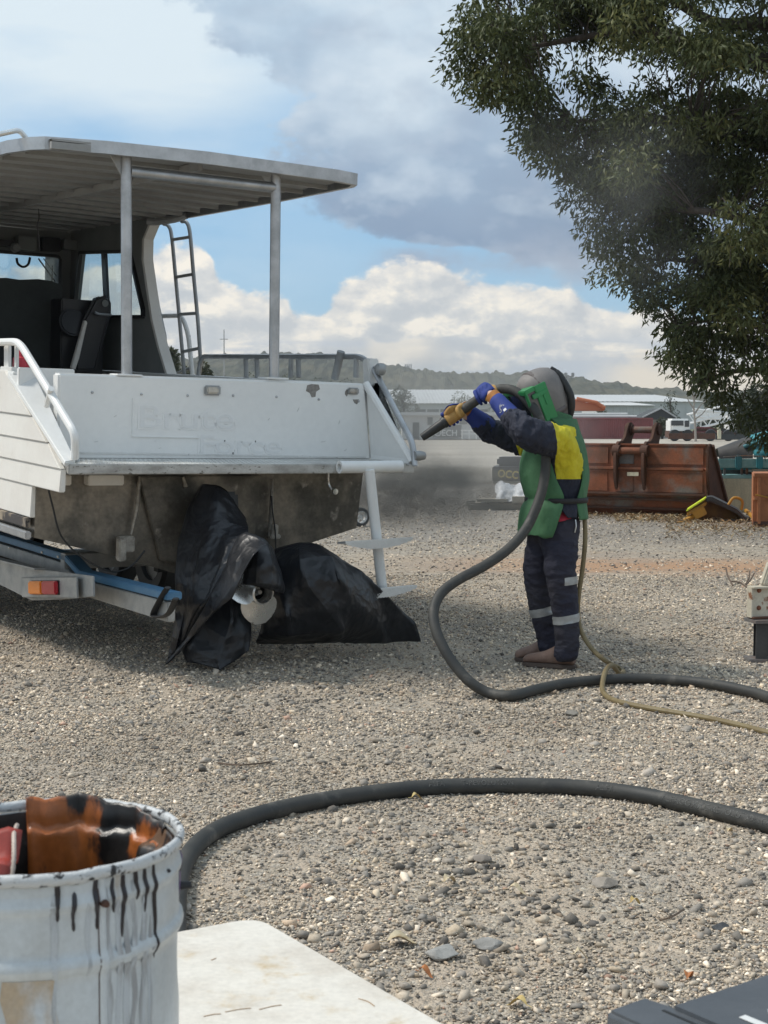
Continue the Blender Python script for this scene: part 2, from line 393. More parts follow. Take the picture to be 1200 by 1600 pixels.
# ================================================================== GROUND
def ground_material():
    m, nt, b = newmat('gravel_yard')
    tc = nt.nodes.new('ShaderNodeTexCoord'); v = tc.outputs['Object']
    sp = nt.nodes.new('ShaderNodeSeparateXYZ'); nt.links.new(v, sp.inputs[0])
    x, y = X(nt, sp.outputs[0]), X(nt, sp.outputs[1])
    def vor(scale, feature='F1', out=0, rnd=1.0):
        n = nt.nodes.new('ShaderNodeTexVoronoi'); n.feature = feature; n.inputs['Scale'].default_value = scale; n.inputs['Randomness'].default_value = rnd
        nt.links.new(v, n.inputs['Vector']); return n.outputs[out]
    def rampc(sock, stops):
        n = nt.nodes.new('ShaderNodeValToRGB'); n.color_ramp.interpolation = 'CONSTANT'
        e = n.color_ramp.elements; e[0].position = 0; e[0].color = stops[0][1] + (1,); e[1].position = stops[1][0]; e[1].color = stops[1][1] + (1,)
        for p, c in stops[2:]: q = e.new(p); q.color = c + (1,)
        nt.links.new(sock, n.inputs[0]); return n.outputs[0]
    def chan(colsock):
        n = nt.nodes.new('ShaderNodeSeparateColor'); nt.links.new(colsock, n.inputs[0]); return n.outputs[0]
    pal = [(0.0, (0.31, 0.26, 0.20)), (0.22, (0.41, 0.35, 0.27)), (0.42, (0.22, 0.21, 0.195)), (0.55, (0.49, 0.43, 0.34)), (0.72, (0.34, 0.30, 0.255)), (0.84, (0.62, 0.57, 0.48)), (0.93, (0.13, 0.125, 0.12))]
    fine = rampc(chan(vor(170, out=1)), pal)
    mid = rampc(chan(vor(62, out=1)), pal)
    big = rampc(chan(vor(24, out=1)), pal)
    n1 = nz(nt, v, 0.9, 6, 0.6); n2 = nz(nt, v, 3.1, 6, 0.62); n3 = nz(nt, v, 14.0, 6, 0.62)
    dirt = mixc(nt, n3.step(0.3, 0.7), (0.45, 0.36, 0.27), (0.56, 0.47, 0.365))
    bare = n1.step(0.52, 0.64)
    c = mixc(nt, (n2.step(0.40, 0.62) * 0.55 + 0.3) * (bare * -.55 + 1.0), dirt, fine)
    c = mixc(nt, (n3 + n2 - 0.5).step(0.44, 0.62) * 0.7 * (bare * -.7 + 1.0), c, mid)
    farw = (y - 9.0).step(0.0, 10.0)
    c = mixc(nt, farw * 0.55, c, big)
    c = mixc(nt, n1.step(0.42, 0.68) * 0.4, c, (0.26, 0.25, 0.235))
    # strip of orange soil
    w = nz(nt, vmath(nt, 'MULTIPLY', v, (0.5, 1.2, 1.0)), 1.2, 6, 0.65) - 0.5
    yy = y + w * 3.2 - x * -0.12
    strip = (yy - 14.2).step(0.0, 1.5) * (17.4 - yy).step(0.0, 1.8) * (x + .6).step(0.0, 3.0)
    c = mixc(nt, strip * (n3.step(0.28, 0.55) * 0.5 + 0.36), c, (0.46, 0.265, 0.15))
    # coarse dark gravel further back, then the pale hardstand
    dk = (y + w * 2 - 17.5).step(0.0, 2.0) * 0.45
    c = mixc(nt, dk, c, mixc(nt, n3.step(0.3, 0.7), (0.14, 0.14, 0.14), (0.29, 0.28, 0.265)))
    pale = (y + w * 5 - 36.0).step(0.0, 4.0)
    n4 = nz(nt, vmath(nt, 'MULTIPLY', v, (0.03, 0.12, 1.0)), 1.0, 6, 0.65)
    c = mixc(nt, pale, c, mixc(nt, n4.step(0.35, 0.65), (0.36, 0.32, 0.265), (0.46, 0.42, 0.36)))
    grass = (y - 175.0).step(0.0, 30.0)
    c = mixc(nt, grass, c, (0.14, 0.15, 0.09))
    nt.links.new(c, b.inputs['Base Color']); b.inputs['Roughness'].default_value = 0.95; b.inputs['Specular IOR Level'].default_value = 0.2
    d1 = X(nt, vor(170)); d2 = X(nt, vor(62)); d3 = X(nt, vor(24))
    h = (d1 * -0.35) + (d2 * -0.8) + (n3 * 0.9) + (d3 * -0.8)
    bn = nt.nodes.new('ShaderNodeBump'); bn.inputs['Strength'].default_value = 0.75; bn.inputs['Distance'].default_value = 0.02
    nt.links.new(h.v, bn.inputs['Height']); nt.links.new(bn.outputs[0], b.inputs['Normal'])
    return m
def make_ground():
    mb = MB(); S = 3000.0
    mb.add([(-S, -60, 0), (S, -60, 0), (S, 2600, 0), (-S, 2600, 0)], [(0, 1, 2, 3)])
    tag(mb.build('ground', ground_material()), kind='structure')
make_ground()

# loose stones, one joined mesh (nobody could count them)
def stone_shapes():
    out = []
    t = (1 + 5 ** .5) / 2
    ico = np.array([(-1, t, 0), (1, t, 0), (-1, -t, 0), (1, -t, 0), (0, -1, t), (0, 1, t), (0, -1, -t), (0, 1, -t), (t, 0, -1), (t, 0, 1), (-t, 0, -1), (-t, 0, 1)]) / 1.9
    icof = np.array([(0, 11, 5), (0, 5, 1), (0, 1, 7), (0, 7, 10), (0, 10, 11), (1, 5, 9), (5, 11, 4), (11, 10, 2), (10, 7, 6), (7, 1, 8), (3, 9, 4), (3, 4, 2), (3, 2, 6), (3, 6, 8), (3, 8, 9), (4, 9, 5), (2, 4, 11), (6, 2, 10), (8, 6, 7), (9, 8, 1)])
    octv = np.array([(1, 0, 0), (0, 1, 0), (-1, 0, 0), (0, -1, 0), (0, 0, 1), (0, 0, -1)], float)
    octf = np.array([(0, 1, 4), (1, 2, 4), (2, 3, 4), (3, 0, 4), (1, 0, 5), (2, 1, 5), (3, 2, 5), (0, 3, 5)])
    cub = np.array([(-1, -1, -1), (1, -1, -1), (1, 1, -1), (-1, 1, -1), (-.8, -.7, 1), (.7, -.8, 1), (.8, .7, 1), (-.7, .8, 1)]) * .68
    cubf = np.array([(0, 2, 1), (0, 3, 2), (4, 5, 6), (4, 6, 7), (0, 1, 5), (0, 5, 4), (1, 2, 6), (1, 6, 5), (2, 3, 7), (2, 7, 6), (3, 0, 4), (3, 4, 7)])
    return (cub, cubf), (octv, octf)
def scatter(name, groups, mat, label_kind='stuff'):
    """groups: list of (base verts, faces, positions N x 3, sizes N, flatness lo/hi, jitter, colours N x 3)"""
    VV, FF, CC = [], [], []; k = 0
    for bv, bf, pos, size, fl, jit, colr in groups:
        n = len(pos); m = len(bv)
        q = bv[None] * (1 + rng.uniform(-jit, jit, (n, m, 1))) + rng.uniform(-jit, jit, (n, m, 3)) * 0.4
        q = q * np.stack([rng.uniform(0.8, 1.4, n), rng.uniform(0.55, 0.95, n), rng.uniform(fl[0], fl[1], n)], 1)[:, None]
        a = rng.uniform(0, 2 * np.pi, n); ca, sa = np.cos(a), np.sin(a)
        tl = rng.normal(0, 0.42, n); ct, st_ = np.cos(tl), np.sin(tl)
        x, y, z = q[..., 0], q[..., 1], q[..., 2]
        x, z = x * ct[:, None] + z * st_[:, None], -x * st_[:, None] + z * ct[:, None]
        x, y = x * ca[:, None] - y * sa[:, None], x * sa[:, None] + y * ca[:, None]
        P = np.stack([x, y, z], -1) * size[:, None, None] + pos[:, None]
        VV.append(P.reshape(-1, 3)); FF.append((bf[None] + (np.arange(n) * m)[:, None, None] + k).reshape(-1, 3)); k += n * m
        tone = .90 + .13 * np.sin(pos[:, 0] * 1.3 + 1.7 * np.sin(pos[:, 1] * .9)) * np.cos(pos[:, 1] * 1.1 + .8 * np.sin(pos[:, 0] * 2.1)) + .08 * np.sin(pos[:, 0] * 4.1 - pos[:, 1] * 2.3)
        CC.append(np.repeat(colr * tone[:, None], m, 0))
    Vv = np.concatenate(VV); Ff = np.concatenate(FF); Cc = np.concatenate(CC)
    me = bpy.data.meshes.new(name)
    me.vertices.add(len(Vv)); me.vertices.foreach_set('co', Vv.astype(np.float32).ravel())
    me.loops.add(Ff.size); me.loops.foreach_set('vertex_index', Ff.astype(np.int32).ravel())
    me.polygons.add(len(Ff)); me.polygons.foreach_set('loop_start', np.arange(0, Ff.size, 3, dtype=np.int32)); me.polygons.foreach_set('loop_total', np.full(len(Ff), 3, np.int32))
    me.update(calc_edges=True)
    at_ = me.color_attributes.new('stone_colour', 'FLOAT_COLOR', 'POINT')
    at_.data.foreach_set('color', np.concatenate([Cc, np.ones((len(Cc), 1))], 1).astype(np.float32).ravel())
    me.materials.append(mat)
    return link(name, me)
def stone_material():
    m, nt, b = newmat('loose_stone')
    a = nt.nodes.new('ShaderNodeAttribute'); a.attribute_name = 'stone_colour'
    tc = nt.nodes.new('ShaderNodeTexCoord'); n = nz(nt, tc.outputs['Object'], 140, 5, 0.65); n2 = nz(nt, tc.outputs['Object'], 900, 3, 0.6)
    hv = nt.nodes.new('ShaderNodeHueSaturation'); nt.links.new(a.outputs[0], hv.inputs['Color']); nt.links.new((n * 0.8 + n2 * 0.4 + 0.4).v, hv.inputs['Value'])
    nt.links.new(hv.outputs[0], b.inputs['Base Color']); b.inputs['Roughness'].default_value = 0.9; b.inputs['Specular IOR Level'].default_value = 0.25
    return m
PAL = np.array((1.90, 1.77, 1.63)) * np.array([(0.255, 0.232, 0.20), (0.315, 0.285, 0.24), (0.375, 0.33, 0.265), (0.205, 0.195, 0.18), (0.150, 0.146, 0.138), (0.47, 0.43, 0.37), (0.285, 0.235, 0.185), (0.29, 0.205, 0.165), (0.09, 0.087, 0.083)])
PW = np.array([.17, .16, .17, .13, .12, .12, .08, .012, .09])
def pick(n, w=PW): return PAL[rng.choice(len(PAL), n, p=w / w.sum())] * rng.uniform(0.6, 1.25, (n, 1))
PATCH = [(rng.uniform(-2.5, 3.5), rng.uniform(3.6, 13)) for _ in range(34)]
def patchiness(xy, r=0.45):
    d = np.full(len(xy), 9.0)
    for px, py in PATCH: d = np.minimum(d, np.hypot((xy[:, 0] - px), (xy[:, 1] - py) * 0.7) / r)
    return np.exp(-d ** 2)
def dens(xy):
    x, y = xy[:, 0], xy[:, 1]
    w = np.sin(x * 2.1 + 1.3 * np.sin(y * 1.9 + .7)) * np.cos(y * 2.3 + .9 * np.sin(x * 1.6 + 2)) + .45 * np.sin(x * 5.3 + y * 3.1 + 1.5 * np.sin(y * 4.7)) + .3 * np.sin(x * 11 - y * 7.3)
    bare = np.exp(-(((x - .55) / .55) ** 2 + ((y - 4.75) / .5) ** 2)) + .8 * np.exp(-(((x - 1.25) / .35) ** 2 + ((y - 5.3) / .5) ** 2))
    return .62 + .34 * w - .55 * bare
def make_stones():
    (iv, if_), (ov, of_) = stone_shapes(); mt = stone_material(); G = []
    def area(n, y0, y1, power=1.0):
        y = y0 + (y1 - y0) * rng.uniform(0, 1, n) ** power
        x = rng.uniform(-1, 1, n) * (y * 0.265 + 0.6) + 0.15
        return np.stack([x, y], 1)
    # big near stones, mostly in patches
    xy = area(26000, 3.4, 9.5, 1.3); keep = rng.uniform(0, 1, len(xy)) < 0.06 + 0.6 * patchiness(xy); xy = xy[keep]
    s = rng.lognormal(math.log(0.0105), 0.42, len(xy)).clip(0.005, 0.030); dark = PW * np.array([1, 1, .6, 2.0, 2.6, .8, .5, .6, 1.2])
    G.append((iv, if_, np.column_stack([xy, s * 0.28]), s, (0.28, 0.62), 0.34, pick(len(xy), dark)))
    # pebbles near
    xy = area(150000, 3.3, 7.6, 1.15); s = rng.lognormal(math.log(0.0052), 0.38, len(xy)).clip(0.003, 0.013)
    keep = rng.uniform(0, 1, len(xy)) < np.clip(dens(xy) + .12, .16, 1); xy, s = xy[keep], s[keep]
    G.append((ov, of_, np.column_stack([xy, s * 0.3]), s, (0.3, 0.7), 0.36, pick(len(xy))))
    xy = area(125000, 7.0, 14.5, 1.0); xy = xy[rng.uniform(0, 1, len(xy)) < np.clip(dens(xy * .7) + .15, .2, 1)]; s = rng.lognormal(math.log(0.0066), 0.42, len(xy)).clip(0.004, 0.026)
    G.append((ov, of_, np.column_stack([xy, s * 0.3]), s, (0.4, 0.75), 0.3, pick(len(xy))))
    xy = area(40000, 14.0, 34.0, 1.1); s = rng.lognormal(math.log(0.0115), 0.35, len(xy)).clip(0.006, 0.03)
    keep = (np.abs(xy[:, 1] - 15.9 + .6 * np.sin(xy[:, 0] * 1.3)) > 1.5) | (rng.uniform(0, 1, len(xy)) < .55) | (xy[:, 0] < -.5); xy, s = xy[keep], s[keep]
    c = pick(len(xy), PW * np.array([1, 1, .7, 2, 2.2, 1.2, .5, .3, 1.5]))
    G.append((ov, of_, np.column_stack([xy, s * 0.25]), s, (0.4, 0.7), 0.3, c))
    for y0, y1, n_, mu in ((3.0, 8.0, 34000, .0062), (8.0, 16.0, 26000, .0085)):      # either side of the view
        y = rng.uniform(y0, y1, n_); sgn = rng.choice([-1, 1], n_); x = sgn * (y * .265 + .6 + 2.0 * rng.uniform(0, 1, n_) ** 1.3) + .15; s = rng.lognormal(math.log(mu), .4, n_).clip(.004, .026)
        G.append((ov, of_, np.column_stack([x, y, s * .3]), s, (.3, .7), .36, pick(n_)))
    o = scatter('loose_gravel', G, mt)
    tag(o, 'loose grey and tan gravel strewn over the yard', kind='stuff')
make_stones()

# dry leaves lying on the gravel, each its own thing
MT['dryleaf'] = M('dry_leaf', (0.52, 0.40, 0.16), 0.7, col2=(0.42, 0.28, 0.10), scale=40)
MT['dryleaf2'] = M('bleached_dry_leaf', (0.55, 0.47, 0.32), 0.7, col2=(0.45, 0.33, 0.18), scale=40)
MT['dryleaf3'] = M('orange_dry_leaf', (0.42, 0.16, 0.05), 0.7, col2=(0.33, 0.12, 0.04), scale=40)
def dry_leaf(px, py, L, ang, mt, label):
    c = gnd(px, py, 0.012); mb = MB(); rows = []
    n = 6
    for i in range(n + 1):
        t = i / n; w = L * 0.26 * math.sin(math.pi * min(1, t * 1.05)) ** 0.8 + 0.0008
        xx = (t - .5) * L; z = 0.012 * math.sin(t * 5) + 0.004
        rows.append([(xx, -w, z + w * .5), (xx, 0, z), (xx, w, z + w * .6)])
    q = Matrix.Rotation(ang, 3, 'Z')
    rows = [[c + q @ V(*p) for p in r] for r in rows]
    mb.loft(rows, closed=False, cap=False)
    mb.tube([c + q @ V(-L * .5, 0, .006), c + q @ V(-L * .75, .004, .004)], 0.0011, 4)
    tag(mb.build('dry_leaf', MT[mt], smooth=True), label, 'leaf', 'fallen leaves on the gravel')
for a in [(652, 1247, .05, .4, 'dryleaf', 'small yellow leaf just below the near hose at mid picture'),
          (703, 1377, .06, .8, 'dryleaf2', 'pale buff dry leaf left of centre on the open gravel'),
          (808, 1393, .06, -.3, 'dryleaf2', 'pale dry leaf right of the buff one, lying flat'),
          (993, 1411, .045, .6, 'dryleaf', 'bright yellow curled leaf on bare dirt, right side'),
          (628, 1472, .09, .2, 'dryleaf2', 'largest buff dry leaf near the white table edge'),
          (807, 1570, .06, 2.6, 'dryleaf', 'yellow leaf between grey stones at the bottom'),
          (908, 1493, .04, .1, 'dryleaf2', 'tiny cream leaf on dirt below the gravel patch'),
          (1076, 1527, .05, 1.2, 'dryleaf3', 'orange leaf among grey stones by the black case'),
          (665, 1522, .045, -.5, 'dryleaf3', 'rust brown leaf near the table corner'),
          (1140, 1300, .04, .9, 'dryleaf2', 'small pale leaf just under the near hose at far right'),
          (560, 1352, .04, .3, 'dryleaf2', 'small straw coloured leaf left of the open gravel')]:
    dry_leaf(*a)
# larger single stones that can be picked out
def field_stone(px, py, s, colr, label):
    c = gnd(px, py, s * .25); bm = bmesh.new(); s *= .72; bmesh.ops.create_icosphere(bm, subdivisions=3, radius=s)
    for v in bm.verts:
        w_ = v.co / s; v.co *= 1 + 0.34 * mnoise.noise(w_ * 1.1 + V(px, py, 0) * .1)
        for q_ in range(5):
            n_ = Vector((math.sin(px + q_ * 2.1), math.cos(py * 1.3 + q_ * 1.7), math.sin(q_ * 2.9 + px))).normalized(); h_ = v.co.dot(n_) - s * .62
            if h_ > 0: v.co -= n_ * h_ * .95
        v.co *= 1 + .05 * mnoise.noise(w_ * 6); v.co.z *= .6; v.co.x *= 1.25
        v.co += c
    me = bpy.data.meshes.new('field_stone'); bm.to_mesh(me); bm.free(); me.materials.append(M('stone_' + str(int(px)), colr, .9, col2=tuple(q * .7 for q in colr), scale=25, fine=.2))
    tag(link('field_stone', me), label, 'stone', 'single larger stones on the gravel')
for a in [(892, 1115, .042, (.24, .22, .19), 'brown rounded stone on gravel below the khaki air hose'),
          (1126, 1448, .030, (.07, .075, .08), 'dark charcoal stone on the gravel at right'),
          (762, 1474, .048, (.30, .29, .27), 'flat grey stone among rubble, lower middle'),
          (752, 1342, .04, (.25, .22, .19), 'brown stone by the dark one left of the open gravel'),
          (690, 1490, .055, (.36, .35, .325), 'broad pale grey slab of rock beside the white table'),
          (945, 1380, .05, (.30, .265, .225), 'tan angular rock on open gravel right of centre')]:
    field_stone(*a)

# twigs
MT['twig'] = M('dry_twig', (0.12, 0.085, 0.06), .8, scale=30)
def twig(P, r, label):
    mb = MB(); mb.tube(spline(P, 4), r, 5)
    return tag(mb.build('twig', MT['twig'], smooth=True), label, 'twig')
def forked_twig():
    r = empty('fallen_branch', gnd(1165, 916), 'bare forked branch lying on orange soil near the steel beam', 'branch')
    for P in [[(1134, 893), (1137, 903), (1145, 914)], [(1142, 909), (1155, 910), (1164, 914), (1170, 922), (1174, 928)], [(1164, 914), (1172, 908), (1178, 900)], [(1164, 914), (1170, 905), (1171, 897)]]:
        z = [.03, .02, .05, .12, .02]
        mb = MB(); mb.tube(spline([gnd(p[0], 917 + (p[1] - 910) * .3, 0) + V(0, 0, max(.012, (917 - p[1]) * .0062)) for p in P], 4), .008, 5)
        mb.build('stem', MT['twig'], r, smooth=True)
forked_twig()
twig([gnd(340, 1192, .01), gnd(380, 1195, .02), gnd(425, 1190, .01)], .004, 'thin grey twig on the gravel left of centre')
twig([gnd(1030, 1438, .01), gnd(1050, 1432, .02), gnd(1068, 1421, .012)], .0035, 'short dark twig on gravel near the charcoal stone')

# ================================================================== HILLS
def make_hills():
    m, nt, b = newmat('wooded_hill')
    tc = nt.nodes.new('ShaderNodeTexCoord'); v = tc.outputs['Object']
    n = nz(nt, v, 0.06, 6, 0.65); n2 = nz(nt, v, 0.012, 5, 0.6)
    c = mixc(nt, n.step(0.35, 0.65), (0.05, 0.056, 0.042), (0.095, 0.098, 0.075)); c = mixc(nt, n2.step(.45, .7) * .5, c, (0.15, 0.13, 0.085))
    nt.links.new(c, b.inputs['Base Color']); b.inputs['Roughness'].default_value = 1; b.inputs['Specular IOR Level'].default_value = 0
    prof = [(-1500, 40), (-500, 52), (100, 80), (330, 99), (420, 106), (500, 106), (590, 93), (640, 80), (700, 76), (800, 72), (880, 66), (930, 60), (1000, 51), (1060, 47), (1200, 40), (1500, 45), (2600, 30)]
    D = 1250.0; nx, ny = 1700, 40; P = []
    xs = [p[0] for p in prof]; hs = [p[1] for p in prof]
    for j in range(ny):
        t = j / (ny - 1); y = 620 + t * 1000
        for i in range(nx):
            px = -1500 + 4100 * i / (nx - 1); h = np.interp(px, xs, hs) / F * D + 1.5
            xw = (px - 600) / F * (D if y < D else D)
            xw = (px - 600) / F * D
            e = min(1, (y - 620) / (D - 620)); s = e * e * (3 - 2 * e)
            if y > D: s = max(0, 1 - ((y - D) / 400) ** 2)
            rough = mnoise.fractal(V(xw * .012, y * .012, 0), 1.0, 2.0, 5) * 5 * e
            tree = (abs(mnoise.noise(V(xw * .09, y * .09, 3))) * 7 + mnoise.noise(V(xw * .22, y * .3, 1)) * 4.5) * e
            P.append((xw, y, h * s + rough + tree * .9 - 2.2))
    Fc = [(j * nx + i, j * nx + i + 1, (j + 1) * nx + i + 1, (j + 1) * nx + i) for j in range(ny - 1) for i in range(nx - 1)]
    mb = MB(); mb.add(P, Fc); tag(mb.build('hills', m), kind='structure')
make_hills()
# ================================================================== BOAT
YAW = R_(33.2); BM = Matrix.Translation(at(107, 742, 8.46)) @ Matrix.Rotation(YAW, 4, 'Z') @ Matrix.Rotation(.05, 4, 'X') @ Matrix.Rotation(.0154, 4, 'Y')
BMI = BM.inverted(); BC = BMI @ CAM; BR = BMI.to_3x3()
def bl(px, py, ax, val):
    """pixel ray met with the plane x/y/z = val of the boat's own frame (x to starboard, y forward, z up, from the port corner of the stern platform)"""
    r = BR @ ray(px, py); return BC + r * ((val - BC[ax]) / r[ax])
boat = empty('work_boat', BM, 'white aluminium work boat with canopy roof, stern towards the blaster', 'boat')
def bp(mb, name, mats, parent=None, **k): return mb.build(name, mats, parent or boat, local=True, **k)
W = 2.4                                           # beam at the platform
# ---- lower hull (below the platform)
Yt = 0.5
def hull_section(y, k=1.0, zt=0.0):
    return [V(-.012 + .02 * (1 - k), y, zt), V(-.012 + .1 * (1 - k), y, -.42), V(.55, y, -.56), V(1.13, y, -.74 * (.6 + .4 * k)), V(1.72, y, -.56), V(W - .12 - .1 * (1 - k), y, -.415), V(W - .08 - .02 * (1 - k), y, zt)]
mb = MB(); mb.loft([hull_section(Yt), hull_section(2.5), hull_section(4.5, .95), hull_section(6.2, .8)], True, True)
hull = bp(mb, 'hull', MT['hull_raw'])
# stern face plates: a shallow pod plate and raised weld beads
mb = MB(); mb.prism([V(.64, Yt - .045, -.05), V(1.5, Yt - .045, -.05), V(1.46, Yt - .045, -.55), V(1.13, Yt - .045, -.64), V(.80, Yt - .045, -.58)], (0, .04, 0)); bp(mb, 'transom_plate', MT['hull_raw'], hull, bevel=.006)
for P, w in (([(218, 745), (214, 790), (205, 835)], .028), ([(425, 748), (424, 800), (420, 838)], .025), ([(286, 745), (290, 760)], .03)):
    mb = MB(); mb.tube([bl(x, y, 1, Yt - .05) for x, y in P], [w * .55, w, w * .4], 6, flat=.5); bp(mb, 'weld_bead', MT['hull_scrape'], hull, smooth=True)
mb = MB(); q = bl(196, 850, 1, Yt - .07); mb.box(q, (.11, .05, .10)); mb.box(q + V(-.04, -.03, -.03), (.05, .06, .14)); bp(mb, 'mounting_bracket', MT['hull_scrape'], hull, bevel=.008)
mb = MB(); q = bl(428, 838, 1, Yt - .06); mb.box(q, (.08, .06, .03)); mb.box(q + V(0, 0, .04), (.05, .04, .08)); bp(mb, 'mounting_bracket', MT['hull_scrape'], hull, bevel=.008)
for x0, x1 in ((55, 110), (137, 192)):
    a, b_ = bl(x0, 742, 1, Yt - .06), bl(x1, 758, 1, Yt - .06)
    mb = MB(); mb.box((a + b_) / 2 + V(0, .03, 0), (b_.x - a.x, .1, a.z - b_.z)); bp(mb, 'buoyancy_box', MT['cream'], hull, bevel=.006)
mb = MB(); mb.tube(spline([bl(x, y, 1, Yt - .09) for x, y in [(62, 738), (72, 752), (82, 790), (96, 838), (130, 872), (170, 892), (195, 890), (212, 878), (226, 860)]], 6), .006, 6); bp(mb, 'cable', MT['black'], smooth=True)
mb = MB(); mb.tube(spline([bl(x, y, 1, Yt - .09) for x, y in [(424, 775), (426, 800), (430, 830), (431, 868)]], 5), .005, 6); bp(mb, 'cable', MT['black'], smooth=True)
mb = MB(); q = bl(523, 768, 1, .30); mb.lathe([(.0, -.01), (.02, -.01), (.022, 0), (.02, .012), (0, .014)], q, 12, (0, -1, 0)); mb.tube(spline([q + V(0, .03, .0), q + V(-.02, .05, .05), q + V(-.03, .04, .12)], 4), .009, 6); bp(mb, 'drain_fitting', MT['steel'], smooth=True)
# ---- port side: lapped planks
zs = [.575, .31, .167, .028, -.106, -.30]
for i in range(5):
    z1, z0 = zs[i], zs[i + 1]
    ya = max(.03, .074 + (z1 - .068) * 1.9) if i < 4 else Yt
    yb = max(.03, .074 + (z0 - .068) * 1.9) if i < 4 else Yt
    yf = 7.4
    mb = MB(); mb.hexa([V(-.042, yb, z0 + .002), V(-.005, yb, z0 + .002), V(-.005, yf, z0 + .002), V(-.042, yf, z0 + .002), V(-.032, ya, z1), V(.0, ya, z1), V(.0, yf, z1), V(-.032, yf, z1)])
    bp(mb, 'hull_plank', MT['cream'], bevel=.005)
mb = MB(); mb.hexa([V(-.06, Yt + .02, -.36), V(-.03, Yt + .02, -.36), V(-.03, 7.2, -.36), V(-.06, 7.2, -.36), V(-.06, Yt + .02, -.302), V(-.03, Yt + .02, -.302), V(-.03, 7.2, -.302), V(-.06, 7.2, -.302)])
MT['stripe'] = M('worn_dark_stripe', (.05, .045, .045), .6, col2=(.33, .27, .2), scale=9, lo=.45, hi=.62, stretch=(1, 1, .6), spot=(.03, .03, .03), spot_scale=24)
bp(mb, 'rubbing_strip', MT['stripe'], bevel=.004)
mb = MB(); mb.bar(V(-.05, Yt, -.405), V(-.05, 7, -.405), .04, .05); bp(mb, 'chine_rail', MT['alu'], bevel=.008)
# ---- starboard side skin
mb = MB(); mb.hexa([V(W - .02, .62, -.05), V(W + .02, .62, -.05), V(W + .02, 7.4, -.05), V(W - .02, 7.4, -.05), V(W - .03, .62, .572), V(W + .01, .62, .572), V(W + .01, 7.4, .572), V(W - .03, 7.4, .572)]); bp(mb, 'hull_side', MT['white'])
# ---- platform
mb = MB(); mb.box((W / 2 + .0, .235, .031), (W, .47, .058)); plat = bp(mb, 'swim_platform', [MT['plate_edge']], bevel=.006)
MT['tread'] = M('white_tread_plate', (.66, .66, .63), .5, col2=(.48, .47, .45), scale=5, fine=.08)
mb = MB()
for i in range(150):
    for j in range(11):
        x = .06 + i * .0155; y = .03 + j * .04; a = .7 if (i + j) % 2 else -.7
        mb.bar(V(x - .006 * math.cos(a), y - .013 * math.sin(a), .0625), V(x + .006 * math.cos(a), y + .013 * math.sin(a), .0625), .004, .004)
mb.box((W / 2, .235, .0605), (W - .03, .45, .003))
o = bp(mb, 'tread_pattern', MT['tread'], plat); tag(o, kind='stuff')
# ---- transom
mb = MB(); Yw = .45
mb.hexa([V(.10, Yw, .055), V(W - .05, Yw, .055), V(W - .05, Yw + .06, .055), V(.10, Yw + .06, .055), V(.10, Yw, .575), V(W - .13, Yw, .577), V(W - .13, Yw + .10, .577), V(.10, Yw + .10, .575)])
tr = bp(mb, 'transom', MT['white'], bevel=.012, bseg=3)
mb = MB(); mb.hexa([V(-.02, .80, .055), V(.34, .80, .055), V(.34, .84, .055), V(-.02, .84, .055), V(-.02, .80, .598), V(.34, .80, .598), V(.34, .84, .598), V(-.02, .84, .598)]); bp(mb, 'wing_bulkhead', MT['white'], tr, bevel=.006)
mb = MB(); mb.bar(V(.12, Yw - .004, .10), V(2.3, Yw - .004, .075), .004, .01); bp(mb, 'seam', MT['white_worn'], tr)
MT['ghost'] = M('sun_faded_lettering', (.742, .747, .737), .42, fine=.02)
MT['ghost3'] = M('scuffed_paint', (.42, .42, .41), .6, fine=.1)
MT['ghost2'] = M('faded_letter_outline', (.80, .80, .785), .42, fine=.02)
def ghost(body, px, py, h, w, name):
    for k, (mt, off, y) in enumerate(((MT['ghost2'], .010, -.0015), (MT['ghost'], .0, -.0035))):
        me = text_mesh(body, h, .0006, off)
        o = link(name if not k else name, me, tr, True); me.materials.append(mt)
        q = bl(px, py, 1, Yw); xs_ = [v.co.x for v in me.vertices]; ww = max(xs_) - min(xs_)
        if not k: ghost.s = w / ww
        o.matrix_basis = Matrix.Translation(q + V(0, y, 0)) @ Matrix.Rotation(math.pi / 2, 4, 'X') @ Matrix.Diagonal((ghost.s, 1, 1, 1))
def bw(x0, x1, y): return bl(x1, y, 1, Yw).x - bl(x0, y, 1, Yw).x
ghost('Brute', 213, 668, .20, bw(213, 366, 650), 'lettering')
ghost('Force', 308, 708, .165, bw(308, 440, 690), 'lettering')
for a, b_ in (((206, 682), (310, 684)), ((206, 682), (207, 622))):     # the swept underline of the old logo
    mb = MB(); mb.bar(bl(*a, 1, Yw) + V(0, -.001, 0), bl(*b_, 1, Yw) + V(0, -.001, 0), .003, .014, (0, 1, 0)); bp(mb, 'logo_line', MT['ghost2'], tr)
for x, y in ((144, 613), (221, 616), (293, 618), (364, 618), (432, 620), (498, 624), (560, 627)):
    mb = MB(); mb.lathe([(0, .009), (.007, .007), (.009, 0), (.012, -.002)], bl(x, y, 1, Yw), 10, (0, -1, 0), True); bp(mb, 'bolt', MT['alu'], tr, smooth=True)
for x, y in ((351, 690), (399, 691), (364, 709)):
    mb = MB(); mb.box(bl(x, y, 1, Yw - .001), (.007, .004, .02)); bp(mb, 'slot', MT['black'], tr)
MT['chip'] = M('bare_metal_patch', (.20, .185, .17), .6, .3, col2=(.32, .3, .28), scale=40, fine=.25)
def chip(pts):
    mb = MB(); mb.prism([bl(x, y, 1, Yw - .001) for x, y in pts], (0, .0008, 0)); bp(mb, 'paint_chip', MT['chip'], tr)
chip([(480, 602), (487, 600), (498, 601), (500, 608), (494, 612), (493, 620), (487, 621), (484, 614), (478, 611)])
